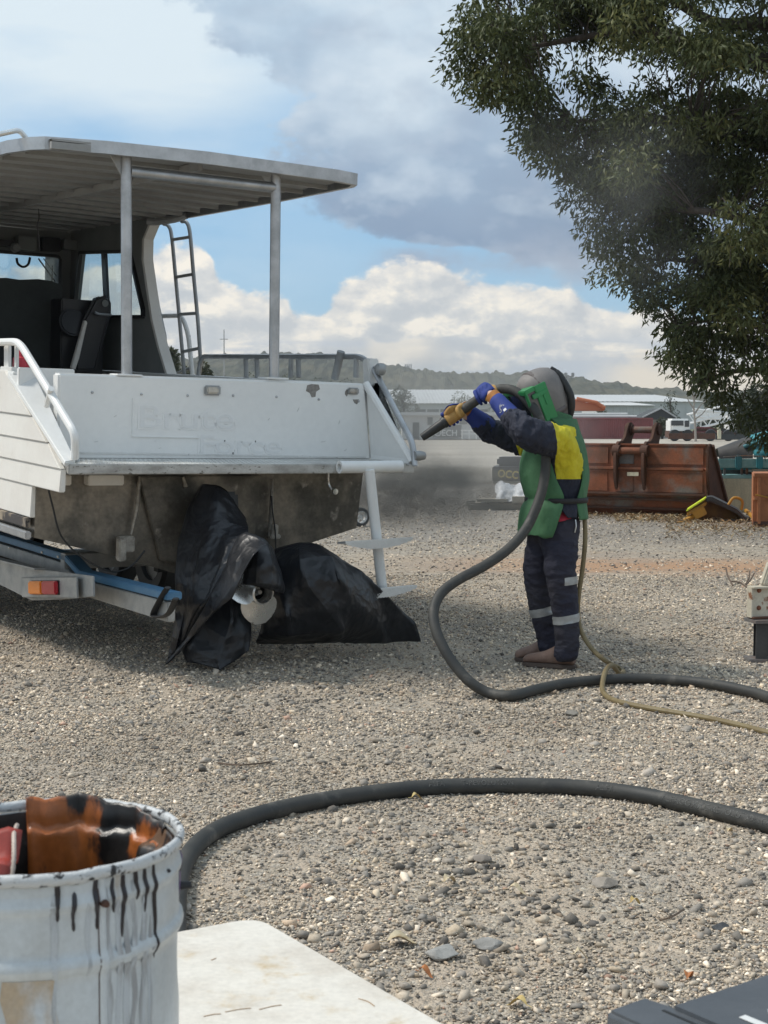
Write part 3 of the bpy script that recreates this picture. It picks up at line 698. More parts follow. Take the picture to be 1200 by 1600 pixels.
chip([(539, 612), (542, 608), (545, 612), (542, 620), (539, 616)]); chip([(551, 624), (561, 624), (558, 632), (554, 630)])
for k in range(26):
    x = 122 + (k * 53 % 210) + 3 * math.sin(k * 2.3); mb = MB(); q = bl(x, 719 + .5 * math.sin(k), 1, Yw - .002); mb.box(q, (.006 + .012 * abs(math.sin(k * 1.7)), .002, .004)); bp(mb, 'paint_chip', MT['chip'], tr)
for k, (x, y, l, a) in enumerate(((286, 668, 9, .3), (280, 671, 6, -.4), (466, 640, 8, 1.1), (250, 700, 5, .2), (505, 690, 10, .15), (530, 660, 7, 1.3), (180, 650, 6, .6), (150, 690, 7, .2), (420, 655, 5, .9), (470, 712, 9, .1), (540, 703, 6, .5), (312, 706, 8, 1.2))):
    mb = MB(); p = bl(x, y, 1, Yw - .001); d = V(math.cos(a), 0, math.sin(a)) * (l * .0018); mb.bar(p - d, p + d, .0016, .003, (0, 1, 0)); bp(mb, 'scratch', MT['ghost3'], tr)
def stern_lamp(px, py, w, h):
    q = bl(px, py, 1, Yw); mb = MB(); mb.box(q + V(0, -.008, 0), (w, .018, h)); o = bp(mb, 'stern_lamp', MT['alu_dull'], None, bevel=.008)
    mb = MB(); mb.box(q + V(-.004, -.02, 0), (w * .72, .02, h * .68)); bp(mb, 'lamp_lens', MT['lens'], o, bevel=.009)
stern_lamp(331, 610, .115, .062); stern_lamp(551, 611, .09, .045)
# ---- quarter wings: sloping bulwarks down to the platform corners
for sx, x0 in ((0, -.02), (1, W - .10)):
    mb = MB(); w = .12
    low, high = .03, .66
    prof = [(low + .04, .06), (1.0, .55), (1.0, .06)] if sx == 0 else [(low, .06), (.62, .575), (Yw + .02, .577), (Yw + .02, .06)]
    if sx == 0:
        mb.prism([V(x0, a, b_) for a, b_ in prof], (.03, 0, 0)); o = bp(mb, 'quarter_wing', MT['cream'], bevel=.005)
        mb = MB(); qa = [bl(102, 722, 0, -.04), bl(118, 719, 0, .07), bl(54, 583, 0, .09), bl(12, 582, 0, -.04)]; mb.prism(qa, (0, .012, -.03)); bp(mb, 'wing_cap', MT['white'], o, bevel=.006)
    else:
        mb.prism([V(W - .0, a, b_) for a, b_ in prof], (.03, 0, 0)); o = bp(mb, 'quarter_wing', MT['white'], bevel=.005)
        mb = MB(); a, b_ = V(W - .0, .03, .075), V(W - .11, Yw + .02, .575); mb.tube([a, b_], .028, 10); bp(mb, 'wing_edge', MT['white'], o, smooth=True)
        mb = MB(); mb.prism([V(W - .02, .04, .065), V(W - .012, .6, .57), V(W - .12, Yw - .004, .572), V(W - .06, Yw - .004, .065)], (-.006, -.006, 0)); bp(mb, 'wing_web', MT['white'], o)
# wing rails
def btube(name, pts, r, mat, par=None, fil=.1, seg=10):
    mb = MB(); mb.tube(fillet(pts, fil) if fil else pts, r, seg); return bp(mb, name, mat, par, smooth=True)
q0 = bl(-14, 535, 0, -.03); q1 = bl(30, 534, 0, -.03); q2 = bl(118, 679, 0, .03); q3 = bl(117, 716, 0, .05)
btube('wing_rail', [q0, q1, q2, q3], .024, MT['white']); btube('rail_brace', [bl(80, 607, 0, -.01), bl(73, 634, 0, .02)], .018, MT['white'], None, 0)
mb = MB()
for dx in (0, .0): pass
a = bl(12, 540, 0, .03); b_ = bl(12, 580, 0, .03); mb.bar(a, b_, .02, .09); a = bl(26, 540, 0, .03); b_ = bl(26, 577, 0, .03); mb.bar(a, b_, .02, .035)
mb.box((bl(20, 577, 0, .03)), (.09, .22, .03)); bp(mb, 'rail_bracket', MT['white_worn'], bevel=.004)
mb = MB(); q = bl(33, 569, 0, .12); mb.lathe([(0, -.05), (.05, -.05), (.055, -.03), (.05, .04), (.0, .05)], q, 14); mb.tube([q + V(0, 0, .04), q + V(.0, .02, .1)], .012, 6); bp(mb, 'fuel_filler', MT['red'], smooth=True)
xr = W
g0 = bl(316, 557, 0, xr); g1 = bl(565, 557, 0, xr)
rail = btube('gunwale_rail', [bl(310, 588, 0, xr), g0 + V(0, .02, 0), bl(440, 557, 0, xr), g1, bl(583, 575, 0, xr), bl(645, 692, 0, xr), bl(648, 728, 0, xr)], .021, MT['alu'], None, .08)
btube('rail_brace', [bl(624, 650, 0, xr), bl(611, 632, 0, W + .02)], .016, MT['white'], rail, 0)
for x0, x1 in ((384, 385), (401, 402), (455, 454), (466, 467), (557, 556)):
    btube('rail_post', [bl(x0, 557, 0, xr), bl(x1, 590, 0, xr)], .019, MT['alu_dull'], rail, 0)
btube('rod_holder', [bl(533, 549, 0, xr - .03), bl(523, 592, 0, xr - .03)], .028, MT['alu_dull'], None, 0)
mb = MB(); a = bl(579, 561, 0, W); b_ = bl(581, 604, 0, W); mb.bar(a, b_, .09, .075); mb.bar(a + V(0, 0, .012), a - V(0, 0, .008), .12, .1); post = bp(mb, 'corner_post', MT['white_worn'], bevel=.008)
mb = MB(); q = bl(595, 577, 0, W); mb.lathe([(0, .03), (.03, .03), (.042, .015), (.042, -.02), (.025, -.04), (0, -.045)], q, 18, (.9, -.3, 0)); mb.tube([q, a.lerp(b_, .3)], .012, 6); bp(mb, 'deck_lamp', MT['alu_dull'], post, smooth=True)
mb = MB(); q = bl(655, 712, 0, W + .03); mb.lathe([(0, -.04), (.03, -.04), (.034, .0), (.026, .04), (0, .05)], q, 14, (1, 0, 0)); bp(mb, 'corner_fitting', MT['alu_dull'], smooth=True)
# ---- deck + gunwale tops
mb = MB(); mb.box((W / 2, 4.0, .04), (W - .1, 7.0, .04)); bp(mb, 'deck', MT['alu_dull'])
mb = MB(); mb.box((W - .1, 3.9, .56), (.22, 6.6, .022)); bp(mb, 'side_deck', MT['white'], bevel=.006)
mb = MB(); mb.box((.09, 4.1, .56), (.22, 6.4, .022)); bp(mb, 'side_deck', MT['white'], bevel=.006)
# ---- canopy posts
for x, px0, px1, pyb, pyt in ((0, 198, 197, 588, 240), (1, 428, 431, 593, 272)):
    a, b_ = bl(px0, pyb, 1, .5), bl(px1, pyt, 1, .5)
    mb = MB(); mb.tube([a, b_], .0335, 16); o = bp(mb, 'canopy_post', MT['alu'], smooth=True)
    mb = MB(); mb.box(a + V(0, .01, .008), (.17, .13, .012)); bp(mb, 'base_plate', MT['white'], o, bevel=.004)
    mb = MB(); s = -1 if x == 0 else -1; mb.prism([b_ + V(s * .03, 0, -.02), b_ + V(s * .10, 0, -.02), b_ + V(s * .03, 0, -.13)], (0, .012, 0)); bp(mb, 'gusset', MT['alu_dull'], o)
btube('cross_bar', [bl(203, 268, 1, .5), bl(428, 293, 1, .5)], .034, MT['alu'], None, 0, 14)
# ---- roof
ZR = 1.875
def roof_out(z, inset=0.0):
    P = []
    pr = [(.0, .48), (.35, .40), (1.0, .35), (1.95, .36), (2.12, .40), (2.17, .52), (2.26, 1.7), (2.34, 3.4), (2.40, 5.8), (2.2, 6.6), (.1, 6.6), (-.12, 5.8), (-.12, 3.4), (-.14, 1.7), (-.12, .8), (-.06, .56)]
    c = V(1.1, 3.4, 0)
    for x, y in pr:
        d = V(x, y, 0); P.append(V(d.x + (inset if x < 1.1 else -inset), d.y + (inset if y < 1 else (-inset if y > 6 else 0)), z + .018 * (1 - ((x - 1.1) / 1.3) ** 2)))
    return P
roof = bp(MB().prism(roof_out(ZR + .055, .012), (0, 0, .02)), 'canopy_roof', MT['alu_dull'], smooth=True)
o_, i_ = roof_out(ZR), roof_out(ZR, .03)
mb = MB(); n = len(o_); up = V(0, 0, .075)
mb.loft([o_, [p + up for p in o_], [p + up for p in i_], i_, o_], True, False); bp(mb, 'fascia', MT['alu'], roof, smooth=True)
for i in range(17):                                # lapped lining boards running across
    y0 = .42 + i * .36; t = (y0 - .4) / 5.4; xr_ = 2.10 + .24 * min(1, t); xl = .02 - .1 * min(1, t * 3)
    zc = lambda x: .018 * (1 - ((x - 1.1) / 1.3) ** 2) - .03 * 0
    P = []
    for y, dz in ((y0, .047), (y0 + .372, .026)):
        for th in (0, .012):
            P.append([V(xl + (xr_ - xl) * k / 6, y, ZR + dz + th + zc(xl + (xr_ - xl) * k / 6)) for k in range(7)])
    mb = MB(); mb.loft([P[0], P[2], P[3], P[1], P[0]], False, False); bp(mb, 'roof_board', MT['roof_under'], roof)
    mb = MB(); mb.loft([[p + V(0, 0, -.004), p + V(0, .03, -.004), p + V(0, .03, -.045), p + V(0, 0, -.045)] for p in P[0]], True, True); bp(mb, 'roof_batten', MT['roof_under'], roof)
for x0 in (1.02,):
    mb = MB(); mb.box((x0, 3.1, ZR + .018), (.03, 5.2, .05)); o = bp(mb, 'roof_joist', MT['roof_under'], roof)
    for k in range(9): mb = MB(); mb.box((x0 + .05, .9 + k * .36, ZR + .028), (.07, .05, .045)); bp(mb, 'joist_cleat', MT['roof_under'], roof)
for k, (x, y) in enumerate(((.35, .62), (.75, .98), (.55, 1.34), (1.25, .62), (1.45, 1.34), (1.75, .98), (1.9, 1.7), (.3, 1.7))):
    mb = MB(); mb.box((x, y + .2, ZR + .028), (.16, .012, .012)); bp(mb, 'board_clip', MT['alu'], roof)
btube('roof_rail', [bl(-30, 216, 1, .7), bl(30, 203, 1, .7), bl(41, 216, 1, .7)], .016, MT['steel'], roof, .06)
btube('roof_rail', [bl(490, 271, 1, .9), bl(522, 266, 1, .9), bl(530, 276, 1, .9)], .015, MT['steel'], roof, .05)
mb = MB(); mb.tube(spline([bl(x, y, 1, 3.2) for x, y in [(60, 326), (61, 340), (58, 352), (60, 365), (62, 390)]], 5), .005, 5); bp(mb, 'cable', MT['black'], roof, smooth=True)
mb = MB(); q = bl(230, 346, 2, ZR - .03); mb.tube(spline([q, q + V(.06, -.05, -.0), q + V(.16, -.2, .02), q + V(.22, -.3, .05)], 5), .03, 8); bp(mb, 'roof_bend', MT['alu_dull'], roof, smooth=True)
# ---- cabin: starboard side with window opening, front bulkhead with windscreen, console, seat
XS = 2.2
def bs(px, py): q = bl(px, py, 0, XS); return (q.y, q.z)
outer = [bs(262, 584), (3.62, .80), (3.76, 1.02), (3.88, 1.30), (3.98, 1.55), (3.98, 1.72), (3.86, 1.84), (3.7, ZR + .02), (6.4, ZR + .02), (6.4, .575)]
hole = [bs(226, 495), bs(226, 484), bs(205, 393), bs(128, 395), bs(118, 487), bs(122, 495)]
def wall_with_hole(name, mat, outer, hole, put, thick, par=None):
    bm = bmesh.new(); ov = [bm.verts.new(put(*p)) for p in outer]; hv = [bm.verts.new(put(*p)) for p in hole]
    ed = [bm.edges.new((l[i], l[(i + 1) % len(l)])) for l in (ov, hv) for i in range(len(l))]
    bmesh.ops.triangle_fill(bm, use_beauty=True, use_dissolve=False, edges=ed)
    r = bmesh.ops.extrude_face_region(bm, geom=list(bm.faces)); d = Vector(thick)
    for v in r['geom']:
        if isinstance(v, bmesh.types.BMVert): v.co += d
    bmesh.ops.recalc_face_normals(bm, faces=bm.faces)
    me = bpy.data.meshes.new(name); bm.to_mesh(me); bm.free(); me.materials.append(mat)
    return link(name, me, par or boat, True)
cw = wall_with_hole('cabin_side', MT['cabin_grey'], outer, hole, lambda y, z: V(XS, y, z), (.04, 0, 0))
mb = MB()
rim = outer[:8]; mb.loft([[V(XS - .012, y - .012, z), V(XS + .07, y - .03, z), V(XS + .07, y + .03, z), V(XS - .012, y + .03, z)] for y, z in rim], True, True); bp(mb, 'cabin_edge_trim', MT['cream'], cw, smooth=True)
hh = [V(XS - .015, y, z) for y, z in hole]; mb = MB()
for i in range(len(hh)): mb.bar(hh[i], hh[(i + 1) % len(hh)], .03, .035, (1, 0, 0))
wf = bp(mb, 'window_frame', MT['blackvinyl'], cw)
mb = MB(); a, b_ = V(XS - .014, *bs(165, 394)), V(XS - .014, *bs(170, 495)); mb.bar(a, b_, .09, .025, (1, 0, 0)); bp(mb, 'window_mullion', MT['blackvinyl'], cw)
mb = MB(); mb.prism([V(XS + .02, y, z) for y, z in hole], (.004, 0, 0)); bp(mb, 'window_pane', MT['glass'], cw)
btube('grab_handle', [bl(236, 462, 0, 2.36) + V(-.0, .0, 0), bl(242, 458, 0, 2.39), bl(258, 530, 0, 2.39), bl(254, 545, 0, 2.36)], .02, MT['alu'], None, .05)
YB = 5.7
mb_o = [(-.1, .06), (2.2, .06), (2.2, ZR), (-.1, ZR)]
def bf(px, py): q = bl(px, py, 1, YB); return (q.x, q.z)
wl = bf(-120, 402); wr = bf(92, 404); wb = bf(92, 440)
holef = [(wl[0], wr[1] - .13), (wr[0], wb[1] - .14), (wr[0], wr[1] - .0), (wr[0] - .03, wr[1] + .02), (wl[0], wr[1] + .02)]
fb = wall_with_hole('front_bulkhead', MT['cabin_grey'], mb_o, holef, lambda x, z: V(x, YB, z), (0, .05, 0))
mb = MB(); hh = [V(x, YB - .01, z) for x, z in holef]
for i in range(len(hh)): mb.bar(hh[i], hh[(i + 1) % len(hh)], .03, .05, (0, 1, 0))
wf2 = bp(mb, 'windscreen_frame', MT['blackvinyl'], fb)
mb = MB(); mb.prism([V(x, YB + .02, z) for x, z in holef], (0, .004, 0)); bp(mb, 'windscreen', MT['glass'], fb)
mb = MB(); mb.bar(bl(60, 404, 1, YB + .06), bl(86, 440, 1, YB + .06), .012, .012); mb.bar(bl(68, 404, 1, YB + .06), bl(90, 434, 1, YB + .06), .008, .008); mb.bar(bl(82, 415, 1, YB + .06), bl(81, 440, 1, YB + .06), .012, .012); bp(mb, 'wiper', MT['black'], fb)
mb = MB(); mb.tube(spline([bl(x, y, 1, YB - .25) for x, y in [(26, 403), (28, 412), (36, 417), (44, 413), (47, 402)]], 5), .012, 6); bp(mb, 'cable', MT['black'], fb, smooth=True)
for x0, x1, y0, y1 in ((-5, 20, 374, 386), (25, 55, 368, 392), (64, 92, 370, 394), (97, 124, 374, 392)):
    a, b_ = bl(x0, y0, 1, YB - .1), bl(x1, y1, 1, YB - .1); mb = MB(); mb.box((a + b_) / 2, (b_.x - a.x, .12, a.z - b_.z)); bp(mb, 'overhead_panel', MT['cabin_grey'] if x0 in (25, 97) else MT['blackvinyl'], fb, bevel=.01)
mb = MB(); mb.lathe([(0, .05), (.03, .05), (.045, .03), (.045, 0)], bl(23, 387, 1, YB - .16), 14, (0, -1, 0), True); bp(mb, 'cabin_light', MT['roof_under'], fb, smooth=True)
YC = 4.7
P = [bl(x, y, 1, YC) for x, y in [(-160, 580), (94, 580), (92, 520), (97, 445), (80, 439), (60, 436), (30, 437), (10, 434), (-60, 436), (-160, 434)]]
mb = MB(); mb.prism(P, (0, .06, 0)); bp(mb, 'console_cover', MT['dark_cloth'], smooth=True)
YS = 4.3
mb = MB(); mb.prism([bl(x, y, 1, YS) for x, y in [(116, 580), (130, 500), (148, 466), (158, 461), (170, 463), (174, 474), (174, 492), (168, 510), (150, 580)]], (.1, .35, 0)); seat = bp(mb, 'helm_seat', MT['blackvinyl'], bevel=.025, bseg=3)
mb = MB(); mb.prism([bl(x, y, 1, YS - .02) for x, y in [(112, 575), (133, 500), (137, 503), (124, 560), (118, 578)]], (0, .05, 0)); bp(mb, 'seat_trim', MT['cream'], seat, bevel=.006)
mb = MB(); mb.tube(spline([bl(x, y, 1, YS - .05) for x, y in [(148, 488), (156, 491), (174, 492)]], 4), .012, 7); bp(mb, 'armrest', MT['alu'], seat, smooth=True)
mb = MB(); mb.lathe([(0, .012), (.03, .01), (.032, 0)], bl(164, 474, 1, YS - .01), 14, (0, -1, 0), True); bp(mb, 'headrest_badge', MT['cabin_grey'], seat, smooth=True)
mb = MB(); mb.box(bl(112, 548, 1, YS + .4), (.4, .5, .9)); mb.lathe([(.0, .0), (.12, 0), (.13, .02), (.12, .04), (0, .04)], bl(112, 505, 1, YS + .1), 20, (0, -1, .3)); bp(mb, 'helm_console', MT['blackvinyl'], bevel=.02)
mb = MB(); mb.box((-.1, 4.9, 1.2), (.05, 3.0, 1.3)); bp(mb, 'cabin_side', MT['cabin_grey'])
# ---- ladder up to the roof
XL = 2.40
def lad(pts): return [bl(x, y, 0, XL) for x, y in pts]
r1 = lad([(256, 350), (263, 353), (268, 368), (274, 430), (280, 495), (288, 586)]); r2 = lad([(284, 346), (292, 348), (297, 366), (302, 425), (309, 500), (313, 560)])
ld = empty('boarding_ladder', None); ld.parent = boat
for r in (r1, r2): mb = MB(); mb.tube(spline(r, 5), .0165, 9); bp(mb, 'ladder_rail', MT['alu_dull'], ld, smooth=True)
for ya, yb in ((374, 371), (433, 430), (492, 489), (547, 545)):
    fa = [p for p in spline(r1, 20)]; fb_ = [p for p in spline(r2, 20)]
    za, zb = bl(272, ya, 0, XL).z, bl(300, yb, 0, XL).z
    a = min(fa, key=lambda p: abs(p.z - za)); b_ = min(fb_, key=lambda p: abs(p.z - zb)); mb = MB(); mb.tube([a, b_], .014, 8); bp(mb, 'ladder_rung', MT['alu_dull'], ld, smooth=True)
btube('bow_rail', [bl(250, 494, 0, 2.46), bl(284, 493, 0, 2.46), bl(294, 520, 0, 2.46), bl(301, 588, 0, 2.46)], .02, MT['white_worn'], None, .12)
btube('bow_rail', [bl(272, 585, 0, 2.46), bl(300, 574, 0, 2.46)], .012, MT['alu_dull'], None, 0)
# ---- swim ladder on the platform
sl = empty('swim_ladder', None); sl.parent = boat
a, b_ = bl(530, 730, 1, -.05), bl(626, 729, 1, -.05)
mb = MB(); mb.lathe([(.024, 0), (.040, 0), (.040, (b_ - a).length), (.024, (b_ - a).length)], a, 18, (b_ - a)); mb.lathe([(.024, .0), (.024, .06), (0, .06)], a, 18, (b_ - a)); bp(mb, 'pivot_tube', MT['white'], sl, smooth=True)
mb = MB(); mb.tube([bl(577, 734, 1, -.08), bl(597, 918, 1, -.08)], .034, 16); bp(mb, 'ladder_pole', MT['white'], sl, smooth=True)
MT['treadstep'] = M('tread_plate_step', (.80, .80, .78), .4, .1, col2=(.70, .70, .68), scale=8, fine=.06)
for (x0, x1, yl, yr, yb) in ((532, 645, 846, 839, 855), (539, 652, 924, 914, 933)):
    yf = -.2; n = 12; top = []; bot = []
    for k in range(n + 1):
        t = k / n; x = x0 + 8 + (x1 - x0 - 8) * t; y = yl + (yr - yl) * t
        q = bl(x, y, 1, yf); top.append(q); bot.append(q - V(0, 0, .016 + .044 * math.sin(math.pi * t) ** .8))
    mb = MB(); mb.loft([top, bot, [p + V(0, .012, .0) for p in bot], [p + V(0, .012, -.006) for p in top], [p + V(0, .07, -.016) for p in top], [p + V(0, .07, -.010) for p in top], top], False, False)
    st_ = bp(mb, 'step', MT['treadstep'], sl)
    mb = MB()
    for k in range(46):
        for j in range(5):
            t = (k + .5) / 46; z = -.012 - j * .0115; lim = -(.018 + .05 * math.sin(math.pi * t) ** .7) + .004
            if z < lim: continue
            q = top[0].lerp(top[-1], t) + V(0, -.001, z); s = 1 if (k + j) % 2 else -1; mb.bar(q + V(-.004, 0, -.0035 * s), q + V(.004, 0, .0035 * s), .0012, .003)
    tag(bp(mb, 'tread_pattern', MT['treadstep'], sl), kind='stuff')
    mb = MB(); q = top[0]; mb.prism([q + V(-.001, 0, .002), bot[0] + V(-.001, 0, 0), q + V(-.02, .05, -.02), q + V(-.02, .065, -.012)], (-.004, 0, 0)); bp(mb, 'step_end', MT['alu_dull'], sl)
# ---- stern drives
def stern_drive(px, py, wd, z0=-.15):
    c = BMI @ at(px, py, wd)
    r = empty('stern_drive', None); r.parent = boat
    mb = MB(); mb.prism([V(c.x - .05, Yt - .06, z0), V(c.x - .05, Yt - .36, z0 + .03), V(c.x - .05, Yt - .42, min(z0 - .05, -.55)), V(c.x - .05, c.y + .12, c.z + .12), V(c.x - .05, c.y + .36, c.z - .02), V(c.x - .05, Yt - .12, min(-.6, z0 - .1))], (.1, 0, 0)); bp(mb, 'drive_leg', MT['black'], r, bevel=.02)
    mb = MB(); mb.lathe([(0, .36), (.03, .33), (.055, .22), (.058, 0), (.052, -.02), (.05, -.02), (.05, .05), (0, .05)], c, 24, (0, 1, 0)); bp(mb, 'gear_case', MT['black'], r, smooth=True)
    mb = MB(); mb.lathe([(.052, .02), (.068, .02), (.072, -.10), (.062, -.105), (.060, 0), (.05, .02)], c, 28, (0, 1, 0)); pr = bp(mb, 'propeller_hub', MT['steel'], r, smooth=True)
    mb = MB(); mb.lathe([(0, -.06), (.014, -.06), (.016, -.04), (.016, 0), (.034, .0), (.036, .02), (0, .02)], c, 12, (0, 1, 0)); mb2 = mb; bp(mb2, 'propeller_nut', MT['alu_dull'], r, smooth=True)
    for k in range(3):
        a0 = math.radians(-78 + 120 * k); mb = MB(); rows = []
        for i in range(9):
            t = i / 8; rr = .062 + .15 * t; hw = (.098 * math.sin(math.pi * (.16 + .80 * t)) ** .7) + .004
            pit = .62 - .30 * t; row = []
            for j in range(7):
                s = (j / 6 - .5) * 2; ang = a0 + s * hw / rr * math.cos(pit) * 1.25; yy = -s * hw * math.sin(pit) + .0 - .03 + .03 * t
                row.append(c + V(rr * math.cos(ang), yy, rr * math.sin(ang)))
            rows.append(row)
        back = [[p + V(0, .006, 0) for p in r2] for r2 in rows]
        mb.loft([[*rows[i], *back[i][::-1]] for i in range(9)], True, True); bp(mb, 'propeller_blade', MT['steel'], r, smooth=True, angle=60)
    return c
stern_drive(399, 923, 8.93)
stern_drive(520, 945, 9.28, -.66)
# ================================================================== TRAILER
TM = BM.copy()
trailer = empty('boat_trailer', BM, 'galvanised boat trailer with blue top rail under the white work boat', 'trailer')
def tp(mb, name, mats, parent=None, **k): return mb.build(name, mats, parent or trailer, local=True, **k)
XT = .42
def rail_poly(top, dz0, dz1, wy):
    """a bent rail: polyline in the fore-aft plane, given height, width across"""
    rows = []
    for p in top: rows.append([p + V(0, 0, dz1), p + V(wy, 0, dz1), p + V(wy, 0, dz0), p + V(0, 0, dz0)])
    mb = MB(); mb.loft(rows, True, True); return mb
top = [bl(x, y, 0, XT) for x, y in [(-160, 800), (0, 836), (100, 866), (123, 892), (260, 926)]]
tp(rail_poly(top, -.045, 0, .10), 'side_rail', MT['blue'], bevel=.006)
chan = [bl(x, y, 0, XT + .012) for x, y in [(-160, 816), (0, 850), (95, 879), (118, 903), (262, 941)]]
mb = MB()
hts = [.085, .085, .085, .10, .115]
mb.loft([[p, p + V(.05, 0, 0), p + V(.05, 0, -h), p + V(0, 0, -h)] for p, h in zip(chan, hts)], True, True); tp(mb, 'chassis_rail', MT['galv'], bevel=.005)
XG = .26
gd = [(-120, 850), (0, 874), (55, 889), (145, 900), (146, 932), (110, 936), (60, 938), (48, 938), (0, 914), (-120, 885)]
mb = MB(); mb.prism([bl(x, y, 0, XG) for x, y in gd], (.012, 0, 0)); fd = tp(mb, 'mudguard_plate', MT['galv'], bevel=.004)
mb = MB(); a, b_ = bl(-100, 851, 0, XG - .02), bl(62, 889, 0, XG - .02); mb.bar(a, b_, .07, .012); tp(mb, 'mudguard_lip', MT['galv'], fd)
for x, y in ((15, 868), (66, 875), (91, 882)):
    mb = MB(); mb.lathe([(0, .01), (.008, .008), (.010, 0)], bl(x, y - 12, 0, XT - .002), 8, (-1, 0, 0), True); tp(mb, 'bolt', MT['steel'], smooth=True)
# tail lamp on a rounded back plate
q = bl(72, 918, 0, XG - .03); d = (bl(93, 918, 0, XG - .03) - bl(52, 918, 0, XG - .03))
Lm = d.length; t = d.normalized()
mb = MB(); mb.bar(q - t * (Lm * .95) + V(0, 0, -.0), q + t * (Lm * 1.15), .012, .135); tp(mb, 'lamp_plate', MT['galv'], fd, bevel=.02)
tl = empty('tail_lamp', None); tl.parent = trailer
mb = MB(); mb.bar(q - t * Lm * .5 + V(-.022, 0, 0), q - t * Lm * .02 + V(-.022, 0, 0), .03, .085); tp(mb, 'amber_lens', MT['amber'], tl, bevel=.008)
mb = MB(); mb.bar(q + t * Lm * .02 + V(-.022, 0, 0), q + t * Lm * .52 + V(-.022, 0, 0), .03, .085); tp(mb, 'red_lens', MT['redlens'], tl, bevel=.008)
mb = MB(); mb.bar(q - t * Lm * .52 + V(-.004, 0, 0), q + t * Lm * .54 + V(-.004, 0, 0), .01, .092); tp(mb, 'lamp_base', MT['black'], tl)
for x in (.62, W - .62):
    mb = MB(); mb.bar(V(x, 1.2, -.80), V(x, 6.0, -.78), .12, .22); tp(mb, 'added_dark_board', MT['black'], bevel=.01)  # black boards added to hide lit ground and darken the gap under the hull
# rear cross member, far rail, axle and wheels (forward, mostly under the hull)
zr = chan[-1].z - .06; yr = chan[-1].y
mb = MB(); mb.bar(V(XT, yr + 1.6, zr + .09), V(W - XT, yr + 1.6, zr + .09), .08, .10); tp(mb, 'cross_member', MT['galv'], bevel=.005)
mb = MB(); mb.bar(V(W - XT, yr + 1.5, zr + .09), V(W - XT, 6.5, zr + .28), .05, .12); tp(mb, 'chassis_rail', MT['galv'], bevel=.005)
mb = MB(); mb.tube(spline([bl(x, y, 0, XT - .01) for x, y in [(262, 918), (250, 938), (240, 962), (262, 960), (275, 935)]], 5), .022, 6, flat=.4); tp(mb, 'tie_strap', MT['black'], smooth=True)
for x in (.16, W - .16):
    for y in (3.6, 4.5):
        zc = -(BM @ V(x, y, 0)).z + .34
        mb = MB(); mb.lathe([(.20, -.09), (.30, -.10), (.335, -.07), (.335, .07), (.30, .10), (.20, .09)], V(x, y, zc), 28, (1, 0, 0)); wl_ = tp(mb, 'wheel', MT['black'], smooth=True)
        mb = MB(); mb.lathe([(0, .04), (.08, .05), (.12, .02), (.2, .05), (.2, -.05), (0, -.05)], V(x, y, zc), 24, (-1 if x < 1 else 1, 0, 0)); tp(mb, 'wheel_rim', MT['galv'], wl_, smooth=True)
for y in (3.6, 4.5):
    zc = -(BM @ V(1.2, y, 0)).z + .34; mb = MB(); mb.bar(V(.2, y, zc), V(W - .2, y, zc), .06, .06); tp(mb, 'axle', MT['galv'])
for x in (.7, W - .7):
    for y in (2.4, 4.0, 5.6):
        mb = MB(); mb.bar(V(x, y, -.95 + .0), V(x, y, -.60), .08, .08, (0, 1, 0)); tp(mb, 'hull_support', MT['black'])
mb = MB(); zj = -(BM @ V(1.2, 7.6, 0)).z
mb.bar(V(1.2, 6.4, zr + .26), V(1.2, 8.6, zr + .33), .1, .1); tp(mb, 'drawbar', MT['galv'])
zj = -(BM @ V(1.2, 8.2, 0)).z; mb = MB(); mb.tube([V(1.3, 8.2, zj + .01), V(1.3, 8.2, zr + .5)], .03, 10); mb.box(V(1.3, 8.2, zj + .01), (.2, .2, .02)); tp(mb, 'jockey_stand', MT['galv'])

